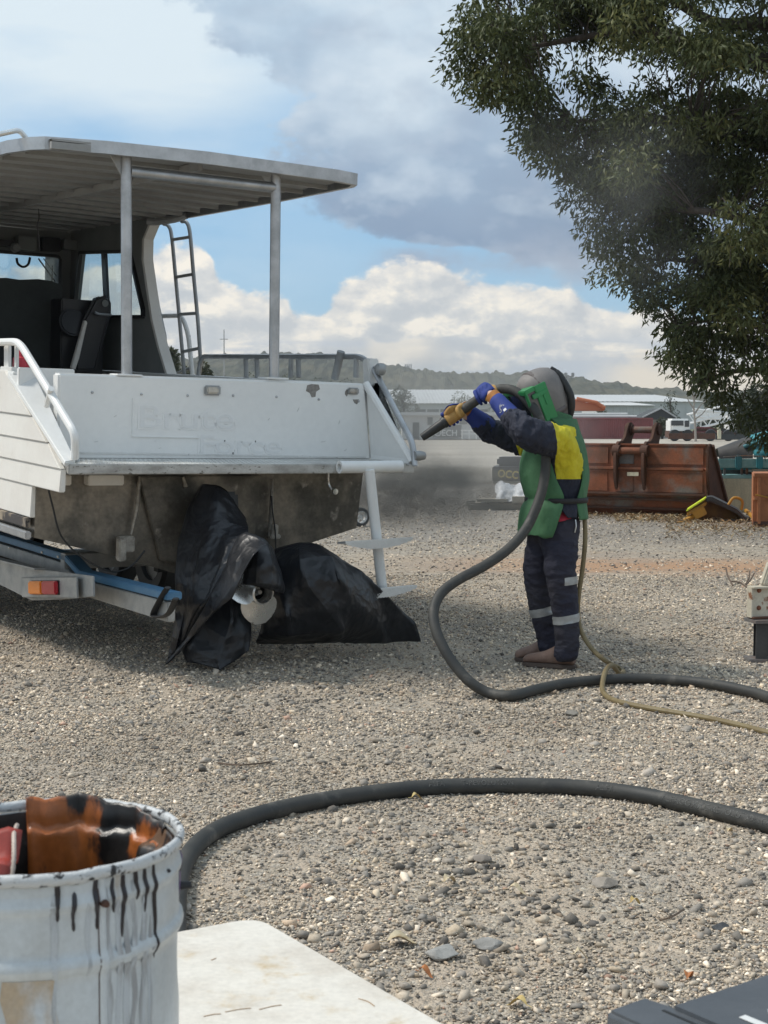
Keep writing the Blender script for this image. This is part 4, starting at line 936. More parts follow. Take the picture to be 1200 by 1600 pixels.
# ================================================================== TARPS OVER THE STERN DRIVES
def sheet(name, rows, label, n_u=6, n_v=8, amp=.016, seed=0., thick=.003, fan=None, pleat=None, par=None):
    """a draped sheet: grid of control points, splined both ways, then creased"""
    def crisp(P, n):
        s_ = spline(P, n); out = []
        for i in range(len(P) - 1):
            for k in range(n): out.append(s_[i * n + k].lerp(Vector(P[i]).lerp(Vector(P[i + 1]), k / n), .5))
        return out + [Vector(P[-1])]
    if pleat:
        n_, am = pleat; R2 = []
        for j, r in enumerate(rows):
            r = [Vector(p) for p in r]; L = [0.0]
            for i in range(1, len(r)): L.append(L[-1] + (r[i] - r[i - 1]).length)
            q = []
            for k in range(n_ + 1):
                s_ = L[-1] * (k / n_ if k in (0, n_) else min(1, max(0, (k + .42 * math.sin(k * 2.7 + j * 1.1 + seed)) / n_))); i = max(1, min(len(r) - 1, int(np.searchsorted(L, s_)))); f = (s_ - L[i - 1]) / max(1e-6, L[i] - L[i - 1])
                p = r[i - 1].lerp(r[i], f); w_ = (.25 + .75 * j / (len(rows) - 1)) * (1 if 0 < k < n_ else 0)
                q.append(p + (CAM - p).normalized() * (am * w_ * (1 if k % 2 else -1) * max(0, .35 + .75 * math.sin(k * 2.3 + seed * 3 + j * .5))))
            R2.append(q)
        rows = R2
    g = [crisp(r, n_u) for r in rows]; m = len(g[0])
    cols = [crisp([g[j][i] for j in range(len(g))], n_v) for i in range(m)]
    mb = MB(); mb.loft([[cols[i][j] for i in range(m)] for j in range(len(cols[0]))], False, False)
    me = mb.mesh(name, MT['tarp'], smooth=True, angle=24)
    for v in me.vertices:
        p = v.co * 3.2 + V(seed, 0, 0); a = mnoise.noise(p); b_ = .35 - 2.2 * abs(mnoise.noise(p * 1.15 + V(9, seed, 2))) - 1.3 * abs(mnoise.noise(p * 2.6 + V(3, 1, seed)))
        if fan:
            an = math.atan2(v.co.z - fan[1], v.co.x - fan[0]) * fan[2] + 1.6 * mnoise.noise(v.co * 1.6 + V(seed, 0, 0)); tri = abs((an % 2.0) - 1.0) * 2 - 1
            b_ += 2.2 * tri * min(1.0, math.hypot(v.co.x - fan[0], v.co.z - fan[1]) * 2.2)
        v.co += v.normal * (amp * (a + .9 * b_) - .006 * abs(mnoise.noise(v.co * 9 + V(seed, 2, 0))) * 2)
    o = link(name, me, par); md = o.modifiers.new('t', 'SOLIDIFY'); md.thickness = thick; md.offset = 0
    if label: tag(o, label, 'tarp', 'black sheets over the stern drives')
    return o
def rowsP(L): return [[at(x, y, d) for x, y, d in r] for r in L]
t1 = sheet('black_tarp', rowsP([
    [(312, 762, 9.20), (318, 757, 9.17), (330, 757, 9.16), (345, 760, 9.17), (357, 771, 9.20)],
    [(292, 800, 9.16), (312, 796, 9.08), (334, 796, 9.04), (362, 802, 9.06), (384, 812, 9.16)],
    [(280, 850, 9.08), (302, 852, 8.96), (330, 852, 8.86), (364, 844, 8.82), (388, 836, 8.84)],
    [(274, 900, 9.02), (296, 904, 8.88), (322, 900, 8.76), (347, 888, 8.70), (372, 872, 8.70)],
    [(276, 948, 8.98), (290, 950, 8.86), (306, 946, 8.76), (327, 932, 8.70), (350, 910, 8.70)],
    [(272, 985, 8.95), (280, 990, 8.88), (288, 985, 8.84), (300, 968, 8.80), (320, 946, 8.78)],
    [(262, 1030, 8.96), (265, 1032, 8.95), (270, 1030, 8.94), (280, 1015, 8.92), (296, 990, 8.90)]]),
    'black plastic sheet hung over the left stern drive, its grey fold catching light', amp=.007, pleat=(6, .035))
# fold strip and hood over the propeller: the same sheet, parts of it
sheet('turned_fold', rowsP([
    [(371, 842, 8.78), (383, 832, 8.74), (402, 838, 8.66), (418, 850, 8.58)],
    [(352, 888, 8.66), (366, 878, 8.60), (382, 872, 8.52), (398, 866, 8.46)],
    [(330, 930, 8.66), (345, 926, 8.60), (361, 918, 8.52), (381, 894, 8.46)],
    [(311, 965, 8.70), (322, 962, 8.65), (336, 952, 8.58), (363, 934, 8.50)],
    [(290, 1000, 8.82), (296, 997, 8.78), (304, 990, 8.74), (326, 957, 8.66)],
    [(259, 1038, 8.94), (262, 1036, 8.92), (268, 1031, 8.90), (284, 1012, 8.84)]]), None, amp=.004, seed=3.3, par=t1)
sheet('hood_over_propeller', rowsP([
    [(400, 836, 8.86), (410, 842, 8.80), (420, 850, 8.82), (428, 862, 8.95)],
    [(390, 862, 8.78), (404, 860, 8.70), (420, 862, 8.72), (434, 880, 8.95)],
    [(382, 892, 8.74), (402, 884, 8.66), (424, 886, 8.68), (440, 902, 8.92)],
    [(379, 913, 8.74), (400, 911, 8.65), (424, 912, 8.67), (444, 922, 8.90)],
    [(379, 912, 8.76), (400, 916, 8.68), (422, 921, 8.70), (443, 926, 8.90)]]), None, amp=.008, seed=7.1, par=t1)
sheet('skirt', rowsP([
    [(276, 930, 9.06), (300, 925, 9.0), (330, 935, 8.94), (362, 930, 8.96), (392, 948, 9.05)],
    [(280, 975, 9.02), (304, 975, 8.95), (334, 975, 8.88), (362, 970, 8.88), (392, 985, 9.0)],
    [(284, 1010, 8.98), (306, 1016, 8.92), (336, 1020, 8.84), (364, 1012, 8.86), (390, 1008, 8.96)],
    [(292, 1031, 8.96), (312, 1038, 8.90), (350, 1048, 8.80), (368, 1030, 8.86), (388, 1016, 8.94)]]), None, amp=.006, seed=5.5, pleat=(5, .03), par=t1)
t2 = sheet('black_tarp', rowsP([
    [(432, 858, 9.30), (452, 852, 9.28), (470, 848, 9.26), (488, 848, 9.30), (506, 858, 9.42)],
    [(425, 890, 9.24), (450, 880, 9.10), (480, 872, 9.06), (515, 870, 9.14), (540, 878, 9.40)],
    [(420, 930, 9.20), (450, 922, 9.06), (488, 912, 9.02), (530, 904, 9.10), (566, 897, 9.36)],
    [(412, 965, 9.18), (448, 962, 9.06), (492, 955, 9.06), (545, 945, 9.16), (600, 927, 9.46)],
    [(405, 990, 9.2), (448, 992, 9.12), (500, 988, 9.14), (556, 980, 9.28), (632, 958, 9.62)],
    [(400, 1003, 9.3), (448, 1003, 9.3), (505, 1000, 9.36), (583, 998, 9.5), (648, 972, 9.66)],
    [(402, 1006, 9.34), (450, 1006, 9.34), (510, 1003, 9.42), (584, 1004, 9.56), (657, 1001, 9.7)]]),
    'black plastic sheet slumped over the right stern drive and out across the gravel', amp=.007, seed=1.7, pleat=(7, .05))
# ================================================================== THE BLASTER
MT['navy'] = M('navy_work_cloth', (.013, .017, .034), .85, col2=(.022, .025, .040), scale=5, fine=.12, stretch=(1.8, 1, .8), crumple=(11, .55, .02))
MT['trouser'] = M('dusty_navy_trouser', (.016, .017, .034), .88, col2=(.033, .031, .040), scale=3.5, fine=.12, stretch=(.8, .8, 1.5), crumple=(9, .55, .022))
MT['yellow'] = M('hi_vis_yellow_cloth', (.60, .52, .02), .8, col2=(.48, .41, .02), scale=6, fine=.06, stretch=(1.8, 1, .6), crumple=(10, .5, .02))
MT['green'] = M('green_blast_apron', (.035, .115, .048), .75, col2=(.06, .16, .075), scale=5, fine=.08, stretch=(1.3, 1.3, .7), crumple=(6, .45, .02))
MT['greenpl'] = M('green_plastic', (.022, .20, .06), .42, col2=(.03, .24, .08), scale=8, fine=.05)
MT['helmet'] = M('dusty_grey_helmet', (.15, .14, .135), .62, col2=(.20, .185, .175), scale=9, fine=.08, bump=.05, bscale=60)
MT['seam'] = M('grey_brown_seam_tape', (.11, .095, .09), .7, fine=.08)
MT['glove'] = M('blue_glove_leather', (.010, .028, .17), .75, col2=(.016, .038, .22), scale=12, fine=.12, bump=.2, bscale=120)
MT['tan'] = M('tan_glove_leather', (.42, .25, .075), .75, col2=(.34, .19, .06), scale=14, fine=.12, bump=.2, bscale=120)
MT['orange_l'] = M('orange_glove_leather', (.40, .17, .035), .75, col2=(.30, .12, .03), scale=14, fine=.12, bump=.2, bscale=120)
MT['reflect'] = M('silver_reflective_tape', (.36, .37, .37), .45, .25, col2=(.30, .31, .31), scale=20, fine=.06)
MT['boot'] = M('brown_boot_leather', (.19, .115, .085), .75, col2=(.26, .175, .14), scale=14, fine=.1, bump=.12, bscale=90)
MT['sole'] = M('boot_sole', (.10, .075, .062), .85, fine=.1)
MT['hose'] = M('black_blast_hose', (.028, .029, .028), .66, col2=(.048, .047, .042), scale=7, fine=.12, bump=.08, bscale=90, spot=(.12, .112, .098), spot_scale=9, spot_lo=.54, spot_hi=.78)
MT['khaki'] = M('khaki_air_hose', (.20, .155, .075), .55, col2=(.15, .11, .05), scale=8, fine=.1)
MT['skin'] = M('skin', (.5, .33, .25), .6, fine=.04)
MT['redcloth'] = M('red_undershirt', (.36, .02, .04), .8, fine=.1, scale=12)
MT['belt'] = M('black_webbing', (.012, .012, .013), .7, fine=.1)
MT['print'] = M('white_print', (.62, .63, .62), .6, fine=.05)
PD = 9.0
person = empty('person', gnd(868, 1046), 'person in green blasting hood, yellow and navy workwear, aiming a blast nozzle', 'person')
def A(px, py, d=0.0): return at(px, py, PD + d)
def pp(me, name, mat, par=None):
    me.materials.append(mat) if not me.materials else None
    me.name = name; return link(name, me, par or person)
# body, one continuous figure (under the clothes)
J = dict(pel=A(868, 800), chest=A(868, 715), neck=A(866, 672), head=A(846, 622), lsh=A(880, 688, -.16), lel=A(818, 676, -.36), lwr=A(776, 628, -.16), lha=A(764, 612, -.08),
         rsh=A(858, 690, .17), rel=A(800, 684, .22), rwr=A(735, 652, .10), rha=A(716, 642, .04), lhip=A(875, 832, -.09), lkn=A(876, 935, -.11), lan=A(885, 1008, -.12), lto=A(880, 1022, -.12),
         rhip=A(856, 830, .09), rkn=A(848, 932, .10), ran=A(858, 996, .12), rto=A(855, 1008, .12))
K = list(J); idx = {k: i for i, k in enumerate(K)}
ed = [('pel', 'chest'), ('chest', 'neck'), ('neck', 'head'), ('chest', 'lsh'), ('lsh', 'lel'), ('lel', 'lwr'), ('lwr', 'lha'), ('chest', 'rsh'), ('rsh', 'rel'), ('rel', 'rwr'), ('rwr', 'rha'),
      ('pel', 'lhip'), ('lhip', 'lkn'), ('lkn', 'lan'), ('lan', 'lto'), ('pel', 'rhip'), ('rhip', 'rkn'), ('rkn', 'ran'), ('ran', 'rto')]
rad = dict(pel=.10, chest=.12, neck=.055, head=.095, lsh=.055, lel=.042, lwr=.03, lha=.03, rsh=.055, rel=.042, rwr=.03, rha=.03, lhip=.075, lkn=.052, lan=.030, lto=.016, rhip=.075, rkn=.052, ran=.030, rto=.016)
pp(skin_mesh('body', [J[k] for k in K], [(idx[a], idx[b]) for a, b in ed], [rad[k] for k in K]), 'body', MT['skin'])
def cut_keep(me, planes, inflate=0.0):
    """copy of a mesh clipped by planes (point, normal): keeps the side the normals point to"""
    bm = bmesh.new(); bm.from_mesh(me)
    for p, n in planes:
        bmesh.ops.bisect_plane(bm, geom=bm.verts[:] + bm.edges[:] + bm.faces[:], plane_co=p, plane_no=n, clear_inner=True, clear_outer=False)
    bm.normal_update()
    if inflate:
        for v in bm.verts: v.co += v.normal * inflate
    out = bpy.data.meshes.new('piece'); bm.to_mesh(out); bm.free()
    out.polygons.foreach_set('use_smooth', [True] * len(out.polygons)); return out
# ---- trousers
tv = [A(868, 790), A(868, 815), A(876, 838, -.10), A(875, 890, -.115), A(882, 945, -.12), A(886, 985, -.12), A(885, 1012, -.12), A(884, 1036, -.12),
      A(853, 836, .10), A(841, 890, .11), A(846, 945, .115), A(855, 985, .12), A(858, 1008, .12), A(858, 1020, .12)]
te = [(0, 1), (1, 2), (2, 3), (3, 4), (4, 5), (5, 6), (6, 7), (1, 8), (8, 9), (9, 10), (10, 11), (11, 12), (12, 13)]
tr_ = [(.155, .175), (.155, .175), (.118, .118), (.104, .104), (.082, .082), (.076, .076), (.075, .075), (.076, .076), (.112, .112), (.100, .100), (.080, .080), (.072, .072), (.070, .070), (.070, .070)]
trm = skin_mesh('trousers', tv, te, tr_, 1, 4); wrinkle(trm, .012, 7.0, (1, 1, 1.5), 2.0); wrinkle(trm, .004, 16.0, (.6, .6, 1.8), 5.0)
trousers = pp(trm, 'trousers', MT['trouser'])
def band(me, c0, c1, nm, infl=.004, mat='reflect', extra=()):
    """ring of a limb between two points of its axis"""
    d = (c1 - c0).normalized(); return pp(cut_keep(me, [(c0, d), (c1, -d)] + list(extra), infl), nm, MT[mat], trousers)
side = V(0, 1, 0)
mid = A(868, 960, .0)
band(trm, A(884, 960, -.12), A(886, 972.5, -.12), 'reflective_band', extra=[(mid, -side)])
band(trm, A(850, 947, .12), A(853, 959.5, .12), 'reflective_band', extra=[(mid, side)])
band(trm, A(885, 900, -.12), A(886, 912, -.12), 'reflective_patch', extra=[(A(875.5, 900), V(1, 0, 0)), (A(868, 900), -side)])
# ---- boots
def boot(heel, toe, w, name):
    d = toe - heel; d.z = 0; L = d.length; t = d.normalized(); s = V(-t.y, t.x, 0); z0 = 0.002
    b0 = V(heel.x, heel.y, z0); rows = []
    prof = [(-.06, .05, .035, .10), (0.0, .10, .046, .17), (.2, .10, .047, .165), (.38, .085, .046, .13), (.55, .07, .049, .10), (.75, .055, .052, .085), (.9, .042, .046, .075), (.98, .03, .03, .06), (1.0, .02, .015, .045)]
    for u, zc, hw, ht in prof:
        c = b0 + t * (L * u); r = []
        for k in range(16):
            a = 2 * math.pi * k / 16; ca, sa = math.cos(a), math.sin(a)
            zz = .022 + (ht - .022) * (.5 + .5 * sa) if True else 0
            r.append(c + s * (hw * w * (abs(ca) ** .8) * (1 if ca > 0 else -1)) + V(0, 0, zz))
        rows.append(r)
    mb = MB(); mb.loft(rows, True, True); me = mb.mesh(name, MT['boot'], smooth=True, angle=70); bt = pp(me, name, MT['boot'])
    md = bt.modifiers.new('s', 'SUBSURF'); md.levels = md.render_levels = 1
    mb = MB(); n = 14; ol = []
    for k in range(n + 1):
        u = -.07 + 1.09 * k / n; hw = np.interp(u, [-.07, -.03, .1, .4, .6, .8, .95, 1.02], [.02, .04, .047, .043, .05, .052, .038, .012]) * w * 1.06; ol.append((u, hw))
    poly = [b0 + t * (L * u) + s * h for u, h in ol] + [b0 + t * (L * u) - s * h for u, h in ol[::-1]]
    mb.prism(poly, (0, 0, .028)); pp(mb.mesh('boot_sole', MT['sole'], bevel=.006), 'boot_sole', MT['sole'], bt)
boot(gnd(894, 1046), gnd(818, 1040), 1.05, 'boot'); boot(gnd(866, 1030), gnd(806, 1034), 1.0, 'boot')
# ---- shirt: torso and both sleeves
sv = [A(868, 796), A(868, 750), A(869, 712), A(868, 682), A(882, 690, -.15), A(858, 688, -.27), A(824, 678, -.36), A(806, 661, -.285), A(792, 646, -.235),
      A(858, 690, .15), A(826, 692, .22), A(800, 685, .23), A(768, 672, .19), A(742, 658, .13)]
se = [(0, 1), (1, 2), (2, 3), (2, 4), (4, 5), (5, 6), (6, 7), (7, 8), (2, 9), (9, 10), (10, 11), (11, 12), (12, 13)]
sr = [(.145, .165), (.150, .170), (.155, .165), (.09, .10), (.108, .108), (.104, .104), (.096, .096), (.074, .074), (.060, .060), (.102, .102), (.096, .096), (.088, .088), (.074, .074), (.060, .060)]
shm = skin_mesh('shirt', sv, se, sr, 1, 4); wrinkle(shm, .018, 11.0, (1.5, 1, 1), 4.0); wrinkle(shm, .009, 15.0, (2.2, 1.2, .55), 6.0); wrinkle(shm, .003, 30, (1.5, 1, .8), 2)
# navy below the yoke and on the lower sleeves, yellow between (cut on the seams)
cutL = (A(858, 690, -.2), V(1, .25, -.05).normalized())
yoke = (A(868, 747), V(0, 0, 1))
bm = bmesh.new(); bm.from_mesh(shm)
for p, n in (yoke, (A(849, 690), V(1, 0.12, .18).normalized()), (A(803, 690, .2), V(-.9, 0, -.35).normalized())):
    bmesh.ops.bisect_plane(bm, geom=bm.verts[:] + bm.edges[:] + bm.faces[:], plane_co=p, plane_no=n)
nL = V(1, .12, .18).normalized()
for f in bm.faces:
    c = f.calc_center_median(); f.smooth = True
    low = c.z < A(868, 747).z
    lsl = (c - A(849, 690)).dot(nL) < 0 and c.y < PD - .13
    rsl = (c - A(803, 690, .2)).dot(V(-.9, 0, -.35).normalized()) > 0 and c.y > PD
    f.material_index = 1 if (low or lsl or rsl) else 0
shm2 = bpy.data.meshes.new('shirt'); bm.to_mesh(shm2); bm.free(); shm2.materials.append(MT['yellow']); shm2.materials.append(MT['navy'])
shirt = link('shirt', shm2, person)
# red undershirt showing at the hip
pp(cut_keep(trm, [(A(866, 806), V(1, 0, -.25).normalized()), (A(868, 813), V(-.25, 0, 1).normalized()), (A(892, 800), V(-1, 0, .35).normalized()), (A(868, 792), V(0, 0, -1)), (A(868, 790), V(0, -1, 0))], .012), 'undershirt', MT['redcloth'])
# navy shirt tail
def ring(cx, cy, dz, a0, a1, rx, ry, n, d0=0.0, tilt=0.0):
    """part of an ellipse around the body; 0 deg faces the way the person faces (left), 90 deg faces the camera"""
    c = A(cx, cy, d0); P = []
    for k in range(n + 1):
        a = R_(a0 + (a1 - a0) * k / n); P.append(c + V(-rx * math.cos(a), -ry * math.sin(a), dz + tilt * math.cos(a)))
    return P
def cloth(name, rows, mat, par=None, amp=.008, scale=8, seed=0, thick=.006, nv=4, st=(1, 1, .5)):
    m = len(rows[0]); cols = [spline([r[i] for r in rows], nv) for i in range(m)]
    mb = MB(); mb.loft([[cols[i][j] for i in range(m)] for j in range(len(cols[0]))], False, False)
    me = mb.mesh(name, mat, smooth=True, angle=75); wrinkle(me, amp, scale, st, seed)
    o = link(name, me, par or person); md = o.modifiers.new('t', 'SOLIDIFY'); md.thickness = thick; md.offset = 1
    return o
cloth('shirt_tail', [ring(870, 782, 0, 86, 128, .172, .188, 14), ring(870, 793, 0, 92, 126, .18, .196, 14), ring(870, 806, 0, 104, 122, .185, .20, 14)], MT['navy'], shirt)
# ---- apron: front panel, back panel, shoulder cape
apron = cloth('blast_apron', [ring(868, 694, 0, -80, 56, .17, .17, 30), ring(868, 716, 0, -84, 74, .198, .19, 30), ring(868, 745, 0, -88, 84, .205, .20, 30), ring(868, 768, 0, -88, 96, .192, .196, 30), ring(868, 779, 0, -88, 98, .178, .19, 30), ring(867, 793, 0, -88, 95, .20, .205, 30), ring(866, 812, 0, -88, 88, .207, .213, 30), ring(865, 829, .0, -86, 82, .205, .215, 30), ring(865, 832.5, .0, -84, 76, .204, .215, 30)], MT['green'], amp=.016, scale=6, seed=1.0, st=(1.6, 1.6, .5))
cloth('apron_back', [ring(867, 668, 0, 140, 232, .118, .14, 20), ring(871, 690, 0, 138, 232, .146, .16, 20), ring(874, 720, 0, 132, 236, .166, .175, 20), ring(874, 750, 0, 130, 236, .174, .18, 20), ring(872, 779, 0, 124, 236, .168, .18, 20), ring(870, 792, 0, 126, 236, .178, .19, 20), ring(870, 810, 0, 128, 234, .184, .195, 20)], MT['green'], apron, amp=.010, scale=7, seed=6.0)
cape = cloth('shoulder_cape', [ring(866, 642, .0, -170, 190, .105, .115, 48, 0, .035), ring(867, 655, 0, -170, 190, .112, .125, 48, 0, .03), ring(868, 668, -.0, -170, 190, .124, .165, 48, 0, .015), ring(869, 681, .02, -170, 190, .138, .205, 48, 0, .0)] , MT['green'], apron, amp=.006, scale=9, seed=9.0)
cloth('cape_back_flap', [ring(867, 660, .02, 70, 215, .122, .15, 26), ring(869, 676, .015, 96, 215, .136, .19, 26), ring(871, 692, .01, 118, 215, .150, .192, 26), ring(873, 710, .01, 134, 215, .160, .185, 26), ring(874, 726, .005, 150, 215, .166, .18, 26)], MT['green'], apron, amp=.008, scale=9, seed=12)
cloth('waist_belt', [ring(869, 776.5, 0, 0, 360, .186, .200, 48), ring(869, 784.5, 0, 0, 360, .186, .200, 48)], MT['belt'], None, amp=.002, thick=.006, nv=2)
mb = MB(); mb.box(A(909, 781, -.06), (.04, .06, .045)); mb.box(A(911, 793, -.06), (.03, .03, .05)); pp(mb.mesh('air_valve', MT['belt'], bevel=.006), 'air_valve', MT['belt'])
mb = MB(); mb.tube(spline([A(899, 812, -.16), A(900, 822, -.17), A(898, 832, -.17)], 4), .004, 6); pp(mb.mesh('key_tag', MT['steel'], smooth=True), 'key_tag', MT['steel'])
# ---- helmet: frame turned left, a little towards the camera, chin down
HM = Matrix.Translation(A(843, 620, -.02)) @ Matrix.Rotation(R_(180 + 24), 4, 'Z') @ Matrix.Rotation(R_(24), 4, 'Y')   # x forward, y left, z up
helm = empty('blast_helmet', None); helm.parent = person; helm.matrix_basis = HM; helm.matrix_parent_inverse = world_of(person).inverted()
def hp(mb, name, mat, par=None, **k): return mb.build(name, mat, par or helm, local=True, **k)
mb = MB(); rows = []
for z, rx0, rx1, ry in [(-.155, .10, .135, .115), (-.10, .12, .145, .128), (-.04, .135, .150, .134), (.03, .140, .152, .136), (.08, .135, .148, .130), (.115, .118, .135, .115), (.142, .090, .108, .090), (.160, .055, .065, .055), (.166, .02, .02, .02)]:
    r = []
    for k in range(36):
        a = 2 * math.pi * k / 36; c, s = math.cos(a), math.sin(a); rx = rx0 if c > 0 else rx1; r.append(V(rx * c - .01, ry * s * (1 - .03 * c), z))
    rows.append(r)
mb.loft(rows, True, True); hp(mb, 'helmet_shell', MT['helmet'], smooth=True, angle=80)
def hband(za, zb, grow, nm, mat, tilt=0.0):
    rows_ = []
    for z in (za, zb):
        r = []
        for k in range(36):
            a = 2 * math.pi * k / 36; c, s = math.cos(a), math.sin(a)
            zz = z + tilt * c; g = np.interp(zz, [-.155, -.04, .03, .08, .115, .142, .16], [.13, .146, .148, .143, .13, .105, .065]) + grow
            r.append(V(g * c * (1 if c < 0 else .93) - .01, g * .925 * s, zz))
        rows_.append(r)
    m_ = MB(); m_.loft(rows_, True, False); o = hp(m_, nm, mat, smooth=True); md = o.modifiers.new('t', 'SOLIDIFY'); md.thickness = .006; return o
hband(-.125, -.09, .004, 'helmet_seam', MT['seam'])
mb = MB(); rows = []     # low ridge across the crown
for k in range(13):
    a = R_(-80 + 160 * k / 12); g = .152; p = V(math.sin(a) * .0 + .02, math.sin(a) * .134, .02 + math.cos(a) * .146); n_ = V(0, math.sin(a), math.cos(a)); rows.append([p - n_ * .006 + V(-.02, 0, 0), p + n_ * .004 + V(-.012, 0, 0), p + n_ * .004 + V(.012, 0, 0), p - n_ * .006 + V(.02, 0, 0)])
mb.loft(rows, True, True); hp(mb, 'crown_ridge', MT['seam'], smooth=True)
# visor housing: frame of four sides standing off the shell, window set in it
vis = helm
def vbox(c, s, nm, b=.006): m_ = MB(); m_.box(c, s); return hp(m_, nm, MT['greenpl'], vis, bevel=b)
vbox((.115, 0, .085), (.09, .272, .03), 'visor_top'); vbox((.115, 0, -.118), (.085, .268, .03), 'visor_sill')
vbox((.146, .124, -.015), (.022, .02, .20), 'visor_side'); vbox((.146, -.124, -.015), (.022, .02, .20), 'visor_side')
vbox((.045, .131, -.015), (.085, .016, .23), 'side_plate', .004); vbox((.045, -.131, -.015), (.085, .016, .23), 'side_plate', .004)
vbox((.065, .139, .045), (.11, .010, .03), 'visor_latch', .004); vbox((.04, .139, .0), (.022, .010, .07), 'visor_latch', .004)
m_ = MB(); m_.box((.105, 0, -.02), (.07, .262, .19)); hp(m_, 'visor_window', MT['darkglass'], vis)
# breathing tube over the back of the helmet
mb = MB(); tb = spline([A(862, 581, -.02), A(871, 584, -.03), A(882, 599, -.04), A(891, 617, -.05), A(893, 634, -.04), A(890, 648, -.02), A(884, 662, .0)], 8)
mb.tube(tb, [.0225 + .0012 * (i % 2) for i in range(len(tb))], 14); pp(mb.mesh('breathing_tube', MT['black'], smooth=True, angle=60), 'breathing_tube', MT['black'])
mb = MB(); mb.lathe([(0, -.03), (.03, -.03), (.034, 0), (.026, .03), (0, .03)], A(864, 583, -.02), 16, (A(874, 588) - A(860, 578))); pp(mb.mesh('tube_collar', MT['belt'], smooth=True), 'tube_collar', MT['belt'])
# ---- hose path (needed for the grip)
def zg(px, py): return gnd(px, py, .035)
NOZ = [A(659, 684, -.0), A(692, 661.5, .0)]
H1 = [A(690, 663), A(714, 647, .0), A(736, 631.5, -.01), A(757, 618, -.03), A(776, 609, -.05), A(794, 608, -.08), A(811, 615, -.12), A(827, 630, -.16), A(840, 648, -.19), A(849, 675, -.20), A(853, 710, -.22), A(851, 745, -.26), A(842, 782, -.30), A(822, 826, -.36), A(794, 858, -.44), A(757, 884, -.54), A(718, 905, -.64), A(690, 926, -.72), A(678, 952, -.80), A(680, 980, -.87), A(692, 1010, -.93), A(711, 1040, -.98), A(735, 1066, -1.03), zg(765, 1083), zg(800, 1087), zg(840, 1077), zg(890, 1067), zg(945, 1062), zg(1000, 1060), zg(1060, 1063), zg(1120, 1070), zg(1180, 1083), zg(1240, 1102), zg(1330, 1120), zg(1460, 1130), zg(1620, 1128), zg(1800, 1118), zg(2050, 1112)]
HP = spline(H1, 10)
HR = .0295
